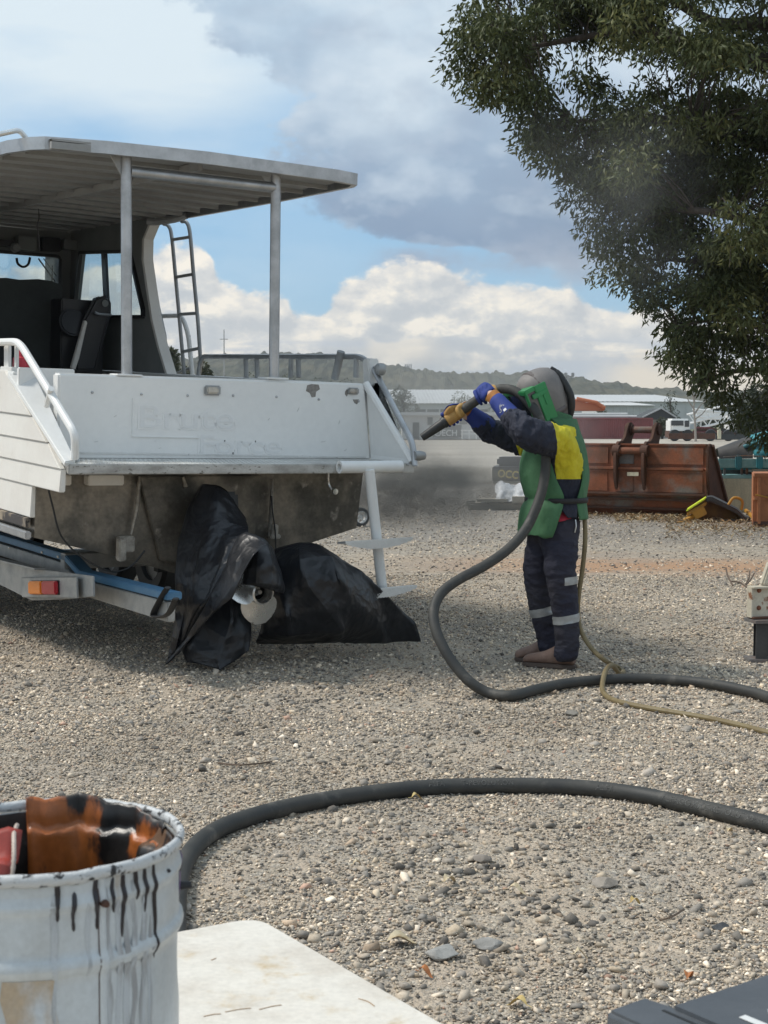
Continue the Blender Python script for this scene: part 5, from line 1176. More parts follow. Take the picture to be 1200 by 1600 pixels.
# ---- gloves
def glove(c, t, n, wrist, elbow, nm, back_mat, flip=1):
    """c: point on the hose axis; t: hose direction (towards the little finger); n: from the axis to the palm; four fingers curl round, thumb the other way"""
    t = t.normalized(); n = (n - t * n.dot(t)).normalized(); b = t.cross(n) * flip
    g = empty(nm, None); g.parent = person; g.matrix_parent_inverse = world_of(person).inverted()
    kn = []
    for i in range(4):
        off = (i - 1.5) * .0245; r0 = HR + .016; L = (.95, 1.05, 1.0, .85)[i]; P = []
        for k in range(6):
            a = R_(-38 + (k / 5) * 205 * L); rr = r0 + (.006 if k in (1, 3) else 0)
            P.append(c + t * off + n * (rr * math.cos(a)) + b * (rr * math.sin(a)))
        me = skin_mesh('finger', P, [(k, k + 1) for k in range(5)], [.0155, .0150, .0138, .0130, .0122, .0095], 0, 2); pp(me, 'finger', back_mat, g)
        kn.append(P[0])
    # palm / back of hand
    kc = (kn[0] + kn[3]) / 2
    w0 = wrist
    rows = []
    for u in (0, .25, .55, .8, 1.0, 1.12):
        m_ = w0.lerp(kc, u) ; hw = (.034, .042, .050, .052, .048, .036)[int(min(5, round(u * 5)))] if False else np.interp(u, [0, .3, .6, 1, 1.12], [.036, .044, .052, .051, .036]); th = np.interp(u, [0, .5, 1, 1.12], [.026, .024, .020, .012])
        sd = t * 1.0; ax = (kc - w0).normalized(); sd = (sd - ax * sd.dot(ax)).normalized(); up = sd.cross(ax)
        rows.append([m_ + sd * (hw * math.cos(2 * math.pi * k / 14)) + up * (th * math.sin(2 * math.pi * k / 14)) for k in range(14)])
    mb = MB(); mb.loft(rows, True, True); me = mb.mesh('palm', MT['orange_l'] if nm else back_mat, smooth=True, angle=80); o = link('palm', me, g); o.data.materials[0] = MT['tan']
    # back of the hand, blue, over the palm
    mb = MB(); ax = (kc - w0).normalized(); sd = (t - ax * t.dot(ax)).normalized(); up = sd.cross(ax); up = up if up.dot(n) > 0 else -up
    rows = []
    for u in (.32, .5, .7, .9, 1.06):
        m_ = w0.lerp(kc, u) + up * .005; hw = np.interp(u, [.3, .6, 1, 1.1], [.047, .055, .056, .045]); th = np.interp(u, [.3, .6, 1, 1.1], [.028, .03, .026, .018])
        rows.append([m_ + sd * (hw * math.cos(math.pi * k / 10)) + up * (th * math.sin(math.pi * k / 10)) for k in range(11)])
    mb.loft(rows, False, False); o = link('hand_back', mb.mesh('hand_back', back_mat, smooth=True, angle=80), g); md = o.modifiers.new('t', 'SOLIDIFY'); md.thickness = .004
    # thumb leaves the palm's side near the wrist and closes the other way round
    P = [w0.lerp(kc, .35) - t * .03, w0.lerp(kc, .62) - t * .052 - b * .02]
    for a in (-75, -115, -150): P.append(c - t * .045 + n * ((HR + .018) * math.cos(R_(a))) + b * ((HR + .018) * math.sin(R_(a))))
    me = skin_mesh('thumb', P, [(k, k + 1) for k in range(4)], [.022, .021, .0185, .017, .012], 0, 2); pp(me, 'thumb', MT['tan'], g)
    # wrist band and gauntlet
    d = (elbow - w0).normalized()
    def cone(a, b_, r0, r1, nm2, mt, amp):
        mb = MB(); N = 8; mb.tube([a.lerp(b_, k / N) for k in range(N + 1)], [r0 + (r1 - r0) * k / N for k in range(N + 1)], 22, False); me = mb.mesh(nm2, mt, smooth=True, angle=80); wrinkle(me, amp, 22, (1, 1, 1), len(nm)); o = link(nm2, me, g); md = o.modifiers.new('t', 'SOLIDIFY'); md.thickness = .004; return o
    cone(w0 - d * .03, w0 + d * .012, .044, .046, 'wrist_band', MT['orange_l'], .003)
    return g, cone(w0 + d * .010, elbow, .047, .066, 'gauntlet', back_mat, .005)
def hose_dir(p):
    i = min(range(len(HP) - 1), key=lambda k: (HP[k] - p).length); return HP[i], (HP[i + 1] - HP[max(i - 1, 0)]).normalized()
c, t = hose_dir(A(757, 617, -.03)); g1, ga = glove(c, -t, V(.25, -.35, .9), A(774, 623, -.13), A(806, 660, -.27), 'left_glove', MT['glove'], -1)
c2, t2 = hose_dir(A(706, 651, 0)); g2, gb = glove(c2, -t2, V(.15, .22, .95), A(728, 641, .08), A(762, 668, .17), 'right_glove', MT['glove'], 1)
g1.name = 'glove'; g2.name = 'glove'
# white print on the near gauntlet
def plate_on(c, u, v, w, h, name, mat, par, n=None):
    pass
ax = (A(806, 660, -.27) - A(774, 623, -.13)).normalized(); cm = A(774, 623, -.13).lerp(A(806, 660, -.27), .5)
tocam = (CAM - cm).normalized(); tocam = (tocam - ax * tocam.dot(ax)).normalized(); sd = ax.cross(tocam)
Mx = Matrix((ax.to_4d(), sd.to_4d(), tocam.to_4d(), V(0, 0, 0, 1))).transposed(); Mx = Matrix([[ax.x, sd.x, tocam.x, 0], [ax.y, sd.y, tocam.y, 0], [ax.z, sd.z, tocam.z, 0], [0, 0, 0, 1]])
mb = MB()
for a in range(5):
    for k in range(10): pass
def curved(pts2, lift=.0545):
    return [cm + ax * x + sd * (math.sin(y / .055) * (lift + x * .14)) + tocam * (math.cos(y / .055) * (lift + .004 + x * .14)) for x, y in pts2]
rows = [[curved([(.028 + i * .006, -.009 + j * .006)])[0] for j in range(4)] for i in range(4)]
mb.loft(rows, False, False); link('care_label', mb.mesh('care_label', MT['print']), g1)
for row, (body, xx, yy, sz) in enumerate((('WELD', -.055, .016, .030), ('SAFE', -.050, -.004, .024), ('16', -.012, -.022, .02))):
    me = text_mesh(body, sz, .0002, .0008)
    for v in me.vertices:
        q = curved([(xx + v.co.x, yy + v.co.y)])[0]; v.co = q
    me.materials.append(MT['print']); link('printed_lettering', me, g1)

# ================================================================== HOSES
hose = empty('blast_hose', NOZ[0], 'thick black blast hose from the nozzle in hand looping down onto the gravel', 'hose', )
mb = MB(); mb.tube(HP, HR, 16); link('hose', mb.mesh('hose', MT['hose'], smooth=True, angle=70), hose).matrix_parent_inverse = world_of(hose).inverted()
mb = MB(); d = (NOZ[1] - NOZ[0]).normalized(); q = NOZ[0]; Ln = (NOZ[1] - NOZ[0]).length
mb.lathe([(.010, .03), (.010, 0), (.0225, 0), (.024, .01), (.0285, Ln * .6), (.031, Ln), (.036, Ln + .001), (.036, Ln + .02), (.02, Ln + .021)], q, 22, d); link('nozzle', mb.mesh('nozzle', MT['black'], smooth=True, angle=40), hose).matrix_parent_inverse = world_of(hose).inverted()
mb = MB(); mb.lathe([(.0335, 0), (.038, .004), (.038, .11), (.0335, .115)], HP[4], 20, (HP[14] - HP[4])); link('nozzle_holder', mb.mesh('nozzle_holder', MT['tan'], smooth=True), hose).matrix_parent_inverse = world_of(hose).inverted()
# near hose, its own thing
HR2 = .0325
def zg2(px, py): return gnd(px, py, HR2 * .92)
HN = spline([zg2(x, y) for x, y in [(2100, 1372), (1840, 1360), (1640, 1346), (1480, 1330), (1340, 1316), (1240, 1298), (1160, 1278), (1080, 1259), (1000, 1242), (920, 1232), (840, 1228), (760, 1228), (680, 1230), (600, 1237), (520, 1248), (450, 1261), (390, 1277), (345, 1294), (312, 1316), (290, 1345), (278, 1385), (274, 1440), (280, 1500), (300, 1570)]], 12)
nh = empty('blast_hose', HN[0], 'thick black printed hose curving across the gravel in the foreground', 'hose')
mb = MB(); mb.tube(HN, HR2, 18); o = link('hose', mb.mesh('hose', MT['hose'], smooth=True, angle=70), nh)
def print_on(path, s0, body, size, ang, r, par, flip=1):
    me = text_mesh(body, size, .0002, .0004); acc = [0.0]
    for i in range(1, len(path)): acc.append(acc[-1] + (path[i] - path[i - 1]).length)
    for v in me.vertices:
        s = s0 + v.co.x; i = min(max(int(np.searchsorted(acc, s)), 1), len(path) - 1); f = (s - acc[i - 1]) / max(1e-6, acc[i] - acc[i - 1])
        p = path[i - 1].lerp(path[i], f); t = (path[i] - path[i - 1]).normalized(); sd_ = V(t.y, -t.x, 0).normalized(); up = sd_.cross(t).normalized(); up = up if up.z > 0 else -up
        a = R_(ang) + (v.co.y - size * .35) / r
        v.co = p + (sd_ * math.cos(a) + up * math.sin(a)) * (r + .0008)
    me.materials.append(MT['hoseprint']); return link('printed_lettering', me, par)
MT['hoseprint'] = M('faded_hose_print', (.20, .20, .19), .7, col2=(.11, .11, .105), scale=60, fine=.3)
HL = HN[::-1]; acc = 0
def s_at(path, px):
    best, bs_, a = 9e9, 0, 0.0
    for i in range(1, len(path)):
        a += (path[i] - path[i - 1]).length; q = path[i]; u = 600 + F * q.x / (q.y * math.cos(PIT) - (q.z - EYE) * math.sin(PIT))
        if abs(u - px) < best: best, bs_ = abs(u - px), a
    return bs_
for px, body in ((1040, 'ALFAGOMMA -'), (1106, 'T-REVOLUTION'), (1175, '12 bar (175 psi)'), (935, 'ALFA')):
    print_on(HL, s_at(HL, px), body, .036 if 'bar' not in body else .024, 34, HR2, nh)
for px, body in ((720, 'T-REVOLUTION'), (668, 'ALFA')): print_on(HL, s_at(HL, px), body, .030, 40, HR2, nh)
# khaki air line
AR = .0145
def za(px, py, z=AR): return gnd(px, py, z)
AH = spline([A(911, 796, -.06), A(914, 820, -.07), A(914, 850, -.08), A(910, 890, -.09), A(905, 925, -.1), A(903, 955, -.1), A(907, 983, -.12), A(922, 1010, -.17), A(944, 1031, -.24), za(966, 1043, .02), za(974, 1049), za(968, 1052, .03), zg(955, 1054) + V(0, -.01, .055), zg(945, 1062) + V(0, -.015, .05), za(941, 1074, .02), za(946, 1086), za(962, 1095), za(990, 1102), za(1040, 1111), za(1100, 1121), za(1160, 1134), za(1230, 1150), za(1400, 1170), za(1600, 1182), za(1850, 1180), za(2100, 1170)], 8)
mb = MB(); mb.tube(AH, AR, 10); tag(mb.build('air_hose', MT['khaki'], smooth=True), 'thin khaki air hose from belt to ground, looped over the black hose', 'hose')
# ================================================================== THINGS BEHIND THE BLASTER
MT['rust'] = M('rusty_steel', (.25, .080, .036), .85, col2=(.13, .062, .038), scale=2.6, spot=(.17, .15, .135), spot_scale=1.5, spot_lo=.50, spot_hi=.68, fine=.2, bump=.2, bscale=40)
MT['rust_dark'] = M('dark_rusty_steel', (.105, .048, .030), .9, col2=(.070, .040, .030), scale=3, fine=.2, bump=.2, bscale=40)
MT['rust_grey'] = M('rubbed_grey_rusty_steel', (.15, .145, .14), .75, .15, col2=(.19, .085, .045), scale=2.5, lo=.42, hi=.66, fine=.2, bump=.15, bscale=40)
MT['orange_s'] = M('faded_orange_steel', (.44, .17, .07), .75, col2=(.34, .135, .06), scale=5, fine=.1, spot=(.10, .05, .03), spot_scale=8, spot_lo=.62, spot_hi=.7)
MT['teal'] = M('teal_machine_paint', (.04, .27, .32), .55, col2=(.06, .19, .22), scale=4, fine=.1, spot=(.12, .09, .07), spot_scale=7, spot_lo=.66, spot_hi=.75)
MT['teal_pale'] = M('faded_teal_paint', (.30, .50, .50), .65, col2=(.20, .38, .38), scale=5, fine=.1, spot=(.2, .15, .12), spot_scale=7, spot_lo=.66, spot_hi=.75)
MT['yellow_s'] = M('yellow_machine_paint', (.50, .255, .03), .55, col2=(.36, .19, .04), scale=7, fine=.1)
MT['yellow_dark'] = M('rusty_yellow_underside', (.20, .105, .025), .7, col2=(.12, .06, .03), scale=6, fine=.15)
MT['hivis'] = M('fluorescent_edge', (.62, .72, .05), .5, fine=.03)
MT['pad'] = M('dark_grey_pad', (.045, .05, .055), .6, col2=(.06, .066, .07), scale=6, fine=.08)
MT['concrete'] = M('stained_concrete', (.62, .57, .42), .9, col2=(.48, .45, .34), scale=3, fine=.15, spot=(.13, .12, .1), spot_scale=5, spot_lo=.6, spot_hi=.72, stretch=(2.5, 1, .5), bump=.2, bscale=30)
MT['timber'] = M('weathered_timber', (.40, .36, .29), .9, col2=(.28, .25, .20), scale=4, stretch=(.6, 4, 4), fine=.15)
MT['sheeting'] = M('white_plastic_sheeting', (.70, .71, .72), .45, col2=(.55, .56, .57), scale=4, fine=.05)
MT['black_s'] = M('black_painted_steel', (.03, .03, .032), .6, col2=(.06, .058, .055), scale=5, fine=.15)
MT['chalk'] = M('yellow_paint_marker', (.55, .43, .12), .8, fine=.1)
MT['ribeam'] = M('cream_painted_beam', (.56, .52, .42), .6, col2=(.47, .42, .33), scale=4, fine=.1, spot=(.22, .09, .04), spot_scale=9, spot_lo=.58, spot_hi=.66)
# ---- excavator bucket
p0, p1 = gnd(868, 803), gnd(1103, 811)
ax = (p1 - p0); Lb = ax.length; ax.normalize(); bk = V(-ax.y, ax.x, 0)
BK = Matrix([[ax.x, bk.x, 0, p0.x], [ax.y, bk.y, 0, p0.y], [0, 0, 1, 0], [0, 0, 0, 1]])
bucket = empty('excavator_bucket', BK, 'wide rusty excavator bucket resting on its lip behind the blaster', 'excavator bucket')
def kb(mb, name, mat, par=None, **k): return mb.build(name, mat, par or bucket, local=True, **k)
prof = [(.30, 0), (.16, .12), (.06, .30), (.0, .36), (-.02, .74), (.015, .80), (.02, 1.14)]
mb = MB(); th = .03
mb.loft([[V(0, y, z), V(Lb, y, z), V(Lb, y + th, z), V(0, y + th, z)] for y, z in prof], True, True); kb(mb, 'back_plate', MT['rust'])
for z0, z1, y0, y1 in ((.40, .70, -.012, -.026), (.84, 1.10, .0, .005)):
    for a, b_ in ((.03, .36), (.41, .53), (.58, .98)):
        mb = MB(); mb.hexa([V(Lb * a, y0 - .004, z0), V(Lb * b_, y0 - .004, z0), V(Lb * b_, y0 + .02, z0), V(Lb * a, y0 + .02, z0), V(Lb * a, y1 - .004, z1), V(Lb * b_, y1 - .004, z1), V(Lb * b_, y1 + .02, z1), V(Lb * a, y1 + .02, z1)]); kb(mb, 'wear_panel', MT['rust_grey'] if .3 < a < .57 and z0 > .5 else MT['rust'], bevel=.004)
for y, z in ((-.035, .37), (.04, .28), (.13, .13)):
    mb = MB(); mb.box((Lb / 2, y, z), (Lb, .05, .035)); kb(mb, 'wear_strip', MT['rust_dark'], bevel=.006)
mb = MB(); mb.box((Lb / 2, -.03, .77), (Lb - .06, .05, .04)); kb(mb, 'rib', MT['rust'], bevel=.006)
mb = MB(); mb.box((Lb / 2, .03, 1.15), (Lb, .07, .03)); kb(mb, 'top_rim', MT['rust'], bevel=.006)
side = [(.32, 0), (.05, .34), (-.03, .74), (-.01, 1.13), (.06, 1.17), (.14, 1.16), (.62, .55), (1.05, .02), (1.0, 0)]
for x in (0, Lb):
    mb = MB(); mb.prism([V(x, y, z) for y, z in side], (.04, 0, 0)); sp_ = kb(mb, 'side_plate', MT['rust_dark'], bevel=.006)
    mb = MB(); mb.bar(V(x + .045, .10, 1.14), V(x + .045, .62, .52), .07, .05); mb.bar(V(x + .045, .62, .52), V(x + .045, 1.04, .03), .07, .05); kb(mb, 'side_cutter', MT['rust_dark'], sp_)
mb = MB(); mb.loft([[V(0, y, z), V(Lb, y, z), V(Lb, y, z + .03), V(0, y, z + .03)] for y, z in [(.3, .0), (.7, .0), (1.0, .0)]], True, True); kb(mb, 'floor_plate', MT['rust_dark'])
lug = [(-.06, .42), (-.14, .62), (-.15, .98), (-.10, 1.12), (.0, 1.20), (.14, 1.20), (.26, 1.26), (.36, 1.42), (.44, 1.50), (.55, 1.50), (.62, 1.42), (.62, 1.30), (.56, 1.22), (.50, 1.10), (.34, 1.02), (.1, 1.0), (.0, .8)]
fx = lambda px: (BK.inverted() @ at(px, 740, (p0.lerp(p1, .45)).y)).x
for px in (961, 1014):
    mb = MB(); mb.prism([V(fx(px), y, z) for y, z in lug], (.055, 0, 0)); lg = kb(mb, 'lug', MT['rust_dark'], bevel=.008)
    for (y, z) in ((-.05, 1.05), (.50, 1.38)): mb = MB(); mb.lathe([(0, -.03), (.09, -.03), (.09, .085), (0, .085)], V(fx(px), y, z), 20, (1, 0, 0)); kb(mb, 'pin_boss', MT['rust_dark'], lg, smooth=True)
for y, z, r in ((-.05, 1.05, .055), (.50, 1.38, .055)):
    mb = MB(); mb.tube([V(fx(961), y, z), V(fx(1016), y, z)], r, 14); kb(mb, 'pin', MT['rust'], smooth=True)
mb = MB(); mb.box((fx(995), -.05, .68), (.19, .01, .06)); kb(mb, 'plate_tag', MT['concrete'])
# leaf litter banked against the bucket
def litter():
    (iv, f1), (ov, of_) = stone_shapes(); leafv = np.array([(-1, 0, 0), (0, -.3, .12), (1, 0, 0), (0, .3, .1)], float); leaff = np.array([(0, 1, 2), (0, 2, 3)])
    P = []
    for x0, x1, y0, y1, n in ((960, 1130, 803, 812, 1500), (1040, 1200, 800, 830, 1400), (820, 1040, 800, 808, 500)):
        for _ in range(n):
            q = gnd(rng.uniform(x0, x1), np.clip(rng.normal((y0 + y1) / 2 + 3, (y1 - y0) / 2.6), y0 - 3, y1 + 14)); P.append((q.x, q.y, rng.uniform(.01, .06)))
    P = np.array(P); c = np.array([(.34, .24, .13), (.42, .33, .2), (.26, .16, .08), (.48, .42, .32)])[rng.integers(0, 4, len(P))] * rng.uniform(.7, 1.2, (len(P), 1))
    o = scatter('leaf_litter', [(leafv, leaff, P, rng.uniform(.025, .055, len(P)), (.8, 1.6), .25, c)], stone_material()); tag(o, 'dry brown leaves banked along the foot of the bucket', kind='stuff')
litter()
# ---- yellow frame with a dark pad
yf = empty('yellow_step_frame', gnd(1125, 815), 'yellow steel step frame with dark padded top and fluorescent edge', 'step frame')
D0 = 22.2
def yb(mb, name, mat, **k): return mb.build(name, MT[mat], yf, **k)
def slab(pts, wdt, thick, name, mat, up=V(0, 0, 1)):
    rows = []
    for p in pts: rows.append([p + V(-.0, 0, 0), p + V(.12, wdt, 0), p + V(.12, wdt, 0) + up * -thick, p + up * -thick])
    mb = MB(); mb.loft(rows, True, True); return yb(mb, name, mat, bevel=.012)
slab([at(x, y, D0) for x, y in [(1103, 777), (1112, 776), (1136, 788), (1152, 796), (1164, 808), (1173, 811)]], .5, .07, 'padded_top', 'pad')
slab([at(x, y, D0 - .01) for x, y in [(1072, 797), (1103, 777)]], .5, .03, 'fluorescent_edge', 'hivis')
slab([at(x, y + 3, D0 + .02) for x, y in [(1073, 798), (1104, 780)]], .48, .06, 'front_skirt', 'yellow_s')
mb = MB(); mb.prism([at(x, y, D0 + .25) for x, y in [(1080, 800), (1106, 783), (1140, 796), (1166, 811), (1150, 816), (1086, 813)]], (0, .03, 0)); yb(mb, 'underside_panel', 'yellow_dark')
mb = MB(); mb.tube(fillet([at(1138, 789, D0 + .1), at(1146, 776, D0 + .1), at(1161, 781, D0 + .1), at(1158, 797, D0 + .1)], .08), .022, 8); yb(mb, 'grab_loop', 'yellow_s', smooth=True)
mb = MB(); mb.bar(at(1056, 818, D0 - .1), at(1068, 816, D0 - .1), .1, .04); mb.bar(at(1066, 816, D0 - .1), at(1086, 805, D0 + .1), .09, .05); yb(mb, 'hinge_arm', 'yellow_s', bevel=.01)
mb = MB(); mb.bar(at(1083, 806, D0 + .05), at(1101, 796, D0 + .05), .12, .14); yb(mb, 'hinge_block', 'yellow_s', bevel=.01)
mb = MB(); mb.bar(at(1165, 797, D0 + .2), at(1196, 826, D0 - .5), .05, .05); yb(mb, 'leg', 'yellow_s', bevel=.008)
mb = MB(); mb.bar(at(1108, 813, D0 + .1), at(1176, 815, D0), .04, .05); yb(mb, 'leg', 'rust_grey' if False else 'pad', bevel=.008)
mb = MB(); mb.bar(at(1092, 812, D0 + .3), at(1092, 790, D0 + .3), .05, .05, (0, 1, 0)); yb(mb, 'leg', 'yellow_s')
mb = MB(); mb.bar(at(1150, 815, D0 + .3), at(1150, 798, D0 + .3), .05, .05, (0, 1, 0)); yb(mb, 'leg', 'yellow_s')
# ---- orange steel box
ob = empty('orange_steel_crate', gnd(1195, 826), 'rusty orange steel box at the right edge in front of the concrete block', 'steel box')
a = gnd(1176, 824); wv = V(1.3, .2, 0); dv = V(.35, 1.5, 0); hz_ = .75
mb = MB(); mb.hexa([a, a + wv, a + wv + dv, a + dv] + [q + V(0, 0, hz_) for q in (a, a + wv, a + wv + dv, a + dv)]); mb.build('box_body', MT['orange_s'], ob, bevel=.012)
nn = V(wv.y, -wv.x, 0).normalized() * .02
for k in range(3): mb = MB(); q = a + wv * (.06 + .42 * k); mb.bar(q + nn + V(0, 0, .05), q + nn + V(0, 0, hz_ - .03), .05, .06, (0, 1, 0)); mb.build('corner_post', MT['orange_s'], ob, bevel=.006)
for z in (.06, .42, hz_): mb = MB(); mb.bar(a + nn * 1.4 + V(0, 0, z), a + wv + nn * 1.4 + V(0, 0, z), .03, .05); mb.build('edge_rail', MT['orange_s'] if z > .1 else MT['rust_dark'], ob)
mb = MB(); mb.tube(spline([a + nn * 2.4 + V(.02, 0, .47), a + nn * 3 + wv * .15 + V(0, 0, .43), a + nn * 3 + wv * .3 + V(0, 0, .36), a + nn * 3 + wv * .55 + V(0, 0, .3)], 4), .012, 6); mb.build('cable', MT['yellow_s'], ob, smooth=True)
# ---- concrete block and teal machinery on it
D1 = 24.6
def px2(x0, x1, y0, y1, d, depth, name, mat, par, **k):
    a, b_ = at(x0, y1, d), at(x1, y0, d); mb = MB(); mb.box(((a.x + b_.x) / 2, d + depth / 2, (a.z + b_.z) / 2), (b_.x - a.x, depth, b_.z - a.z)); return mb.build(name, MT[mat], par, **k)
cb = empty('concrete_block', gnd(1160, 800), 'stained pale concrete block supporting teal machinery parts', 'concrete block')
a = at(1100, 748, D1); hb = a.z
mb = MB(); mb.box((at(1170, 750, D1).x + .4, D1 + .6, hb / 2), (2.6, 1.2, hb)); mb.build('block', MT['concrete'], cb, bevel=.02)
tm = empty('teal_machine_frame', at(1165, 748, D1 + .1), 'faded teal machine frame with open chute stacked on the concrete block', 'machine part')
px2(1122, 1290, 742, 748, D1 + .02, .5, 'base_plate', 'teal_pale', tm, bevel=.01)
px2(1122, 1290, 717, 731, D1 + .05, .06, 'front_rail', 'teal_pale', tm, bevel=.01)
px2(1122, 1290, 729, 734, D1 + .12, .06, 'lower_rail', 'teal', tm)
px2(1124, 1300, 733, 742, D1 + .45, .1, 'back_rail', 'black_s', tm)
for x in (1150, 1183): px2(x, x + 10, 711, 733, D1 - .02, .07, 'clamp_plate', 'teal', tm, bevel=.02)
for x in (1131, 1158, 1166, 1184): px2(x, x + 3, 732, 743, D1 + .08, .05, 'strut', 'rust_grey', tm)
px2(1176, 1290, 733, 738, D1 + .06, .3, 'timber_packer', 'timber', tm)
rows = []
for t in np.linspace(0, 1, 7):
    x = 1122 + 150 * t; cz = at(1122, 716, D1 + .3).z; r = .06 + .42 * (np.sin(np.pi * (.12 + .55 * t)) ** 1.2); c = V(at(x, 716, D1 + .35).x, D1 + .45, cz)
    rows.append([c + V(0, -r * math.cos(a) * .9, r * math.sin(a)) for a in np.linspace(.05, math.pi * .95, 12)])
ch = MB(); ch.loft(rows[2:], False, False); o = ch.build('chute', MT['teal'], tm, smooth=True); md = o.modifiers.new('t', 'SOLIDIFY'); md.thickness = .03
mb = MB(); mb.loft([[p + V(.0, .01, -.02) for p in rows[0]], [p + V(-.01, .01, -.02) for p in rows[2]], ], False, False); mb.build('chute_mouth', MT['black_s'], tm, smooth=True)
mb = MB(); mb.tube([at(1162, 698, D1 + .2), at(1260, 660, D1 - .1)], .03, 8); mb.build('lever', MT['teal'], tm, smooth=True)
mb = MB(); mb.tube([at(1130, 714, D1), at(1165, 712, D1), at(1210, 714, D1)], .008, 5); mb.build('wire', MT['rust_grey'], tm)
# ---- white painted steel beam on a stand at the right edge
D2 = (gnd(1190, 1034)).y
wb = empty('steel_beam', gnd(1190, 1034), 'white painted steel beam end with rust, standing on a steel leg', 'steel beam')
a = at(1174, 965, D2); t = V(.85, .22, 0).normalized(); s = V(-t.y, t.x, 0)
hB = at(1174, 918, D2).z - a.z
mb = MB(); mb.hexa([a, a + t * 1.2, a + t * 1.2 + s * .012, a + s * .012] + [q + V(0, 0, hB) for q in (a, a + t * 1.2, a + t * 1.2 + s * .012, a + s * .012)]); mb.build('web', MT['ribeam'], wb)
for z in (0, hB): mb = MB(); q = a + V(0, 0, z) + s * .01; mb.bar(q - t * .004, q + t * 1.2, .09, .012); mb.build('flange', MT['ribeam'] if z else MT['rust_dark'], wb, bevel=.003)
mb = MB(); E0 = [a - t * .006 - s * .012, a + t * .006 - s * .012, a + t * .006 + s * .05, a - t * .006 + s * .05]; mb.hexa(E0 + [q + V(0, 0, hB) for q in E0]); mb.build('end_plate', MT['ribeam'], wb)
for u, v in ((.05, .17), (.05, .06)): mb = MB(); mb.lathe([(0, .012), (.012, .01), (.016, 0)], a + t * u + V(0, 0, v) - s * .001, 8, -s, True); mb.build('bolt', MT['rust'], wb, smooth=True)
mb = MB(); q = a + V(0, 0, -.02) + t * .04; mb.bar(q - t * .05, q + t * .3, .15, .02); mb.build('packing_plate', MT['rust_grey'], wb)
lx = V(at(1196, 1000, D2).x, D2 + .04, 0); zt = a.z - .03
mb = MB(); mb.box((lx.x, lx.y, zt / 2), (.018, .13, zt)); mb.box((lx.x - .03, lx.y - .06, zt / 2), (.07, .012, zt)); mb.box((lx.x, lx.y + .06, zt / 2), (.10, .012, zt)); mb.build('leg', MT['black_s'], wb)
l2 = a + t * 1.08; mb = MB(); mb.box((l2.x, l2.y + .03, zt / 2), (.018, .13, zt)); mb.box((l2.x, l2.y + .09, zt / 2), (.10, .012, zt)); mb.box((l2.x, l2.y - .03, zt / 2), (.10, .012, zt)); mb.build('leg', MT['black_s'], wb)
mb = MB(); mb.box((lx.x - .03, lx.y, .012), (.16, .17, .02)); mb.build('foot_plate', MT['rust_grey'], wb, bevel=.003)
mb = MB(); q = a + V(0, 0, hB + .012); mb.hexa([q + t * .07, q + t * 1.2, q + t * 1.2 + s * .05, q + t * .07 + s * .05, q + t * .125 + V(0, 0, .15), q + t * 1.2 + V(0, 0, .15), q + t * 1.2 + s * .05 + V(0, 0, .15), q + t * .125 + s * .05 + V(0, 0, .15)]); mb.build('cleat', MT['concrete'] if False else MT['ribeam'], wb, bevel=.01)
mb = MB(); mb.tube([a - t * .09 + V(0, 0, -.38), a - t * .092 + V(.003, 0, -.47)], .004, 5); mb.build('wire', MT['rust'], wb)
# ---- black steel stack with yellow marks, and pallets under white sheeting
D3 = gnd(800, 756).y
bs_ = empty('black_steel_bundle', gnd(800, 756), 'black steel bundle marked OCC in yellow behind the blaster', 'steel bundle')
def pbx(x0, x1, y0, y1, d, depth, name, mat, par, sh=0.0, **k):
    a, b_ = at(x0, y1, d), at(x1, y0, d); mb = MB()
    P = [V(a.x, d, a.z), V(b_.x, d, a.z), V(b_.x + sh, d + depth, a.z), V(a.x + sh, d + depth, a.z)]
    mb.hexa(P + [p + V(0, 0, b_.z - a.z) for p in P]); return mb.build(name, MT[mat], par, **k)
pbx(769, 880, 729, 752, D3, 1.4, 'lower_box', 'black_s', bs_, .2, bevel=.02)
pbx(776, 850, 714, 728.5, D3 + .25, .8, 'upper_box', 'black_s', bs_, .2, bevel=.05)
pbx(770, 880, 752.5, 756, D3, 1.2, 'skid', 'timber', bs_, .2)
me = text_mesh('OCC', .24, .002, .006); me.materials.append(MT['chalk']); o = link('painted_lettering', me, bs_)
o.matrix_parent_inverse = world_of(bs_).inverted(); o.matrix_basis = Matrix.Translation(at(777, 745, D3 - .006)) @ Matrix.Rotation(math.pi / 2, 4, 'X') @ Matrix.Rotation(-.10, 4, 'Z') @ Matrix.Diagonal((.95, 1.1, 1, 1))
D4 = gnd(790, 795).y
pl = empty('timber_pallet', gnd(780, 795), 'weathered timber pallets under crumpled white sheeting', 'pallet')
for k in range(6): pbx(742 + k * 22, 760 + k * 22, 786, 789, D4 - .35 + .0, 1.2, 'deck_board', 'timber', pl, .1)
for k in range(3): a = at(740, 792, D4 - .35 + k * .55); mb = MB(); mb.box((at(800, 792, D4).x, D4 - .3 + k * .55, .05), (1.5, .09, .09)); mb.build('bearer', MT['timber'], pl)
mb = MB()
for j in range(2): pass
ws_rows = []
for j, (yy, dd) in enumerate(((786, -.42), (775, -.3), (762, -.05), (757, .3), (762, .7), (780, .9))):
    ws_rows.append([at(x, yy + dy * (1 if 0 < j < 5 else .3), D4 + dd) for x, dy in ((776, 6), (782, -3), (792, 0), (804, 5), (816, -1), (832, 4), (850, 8), (872, 3))])
g = [spline(r, 6) for r in ws_rows]; cols = [spline([g[j][i] for j in range(len(g))], 6) for i in range(len(g[0]))]
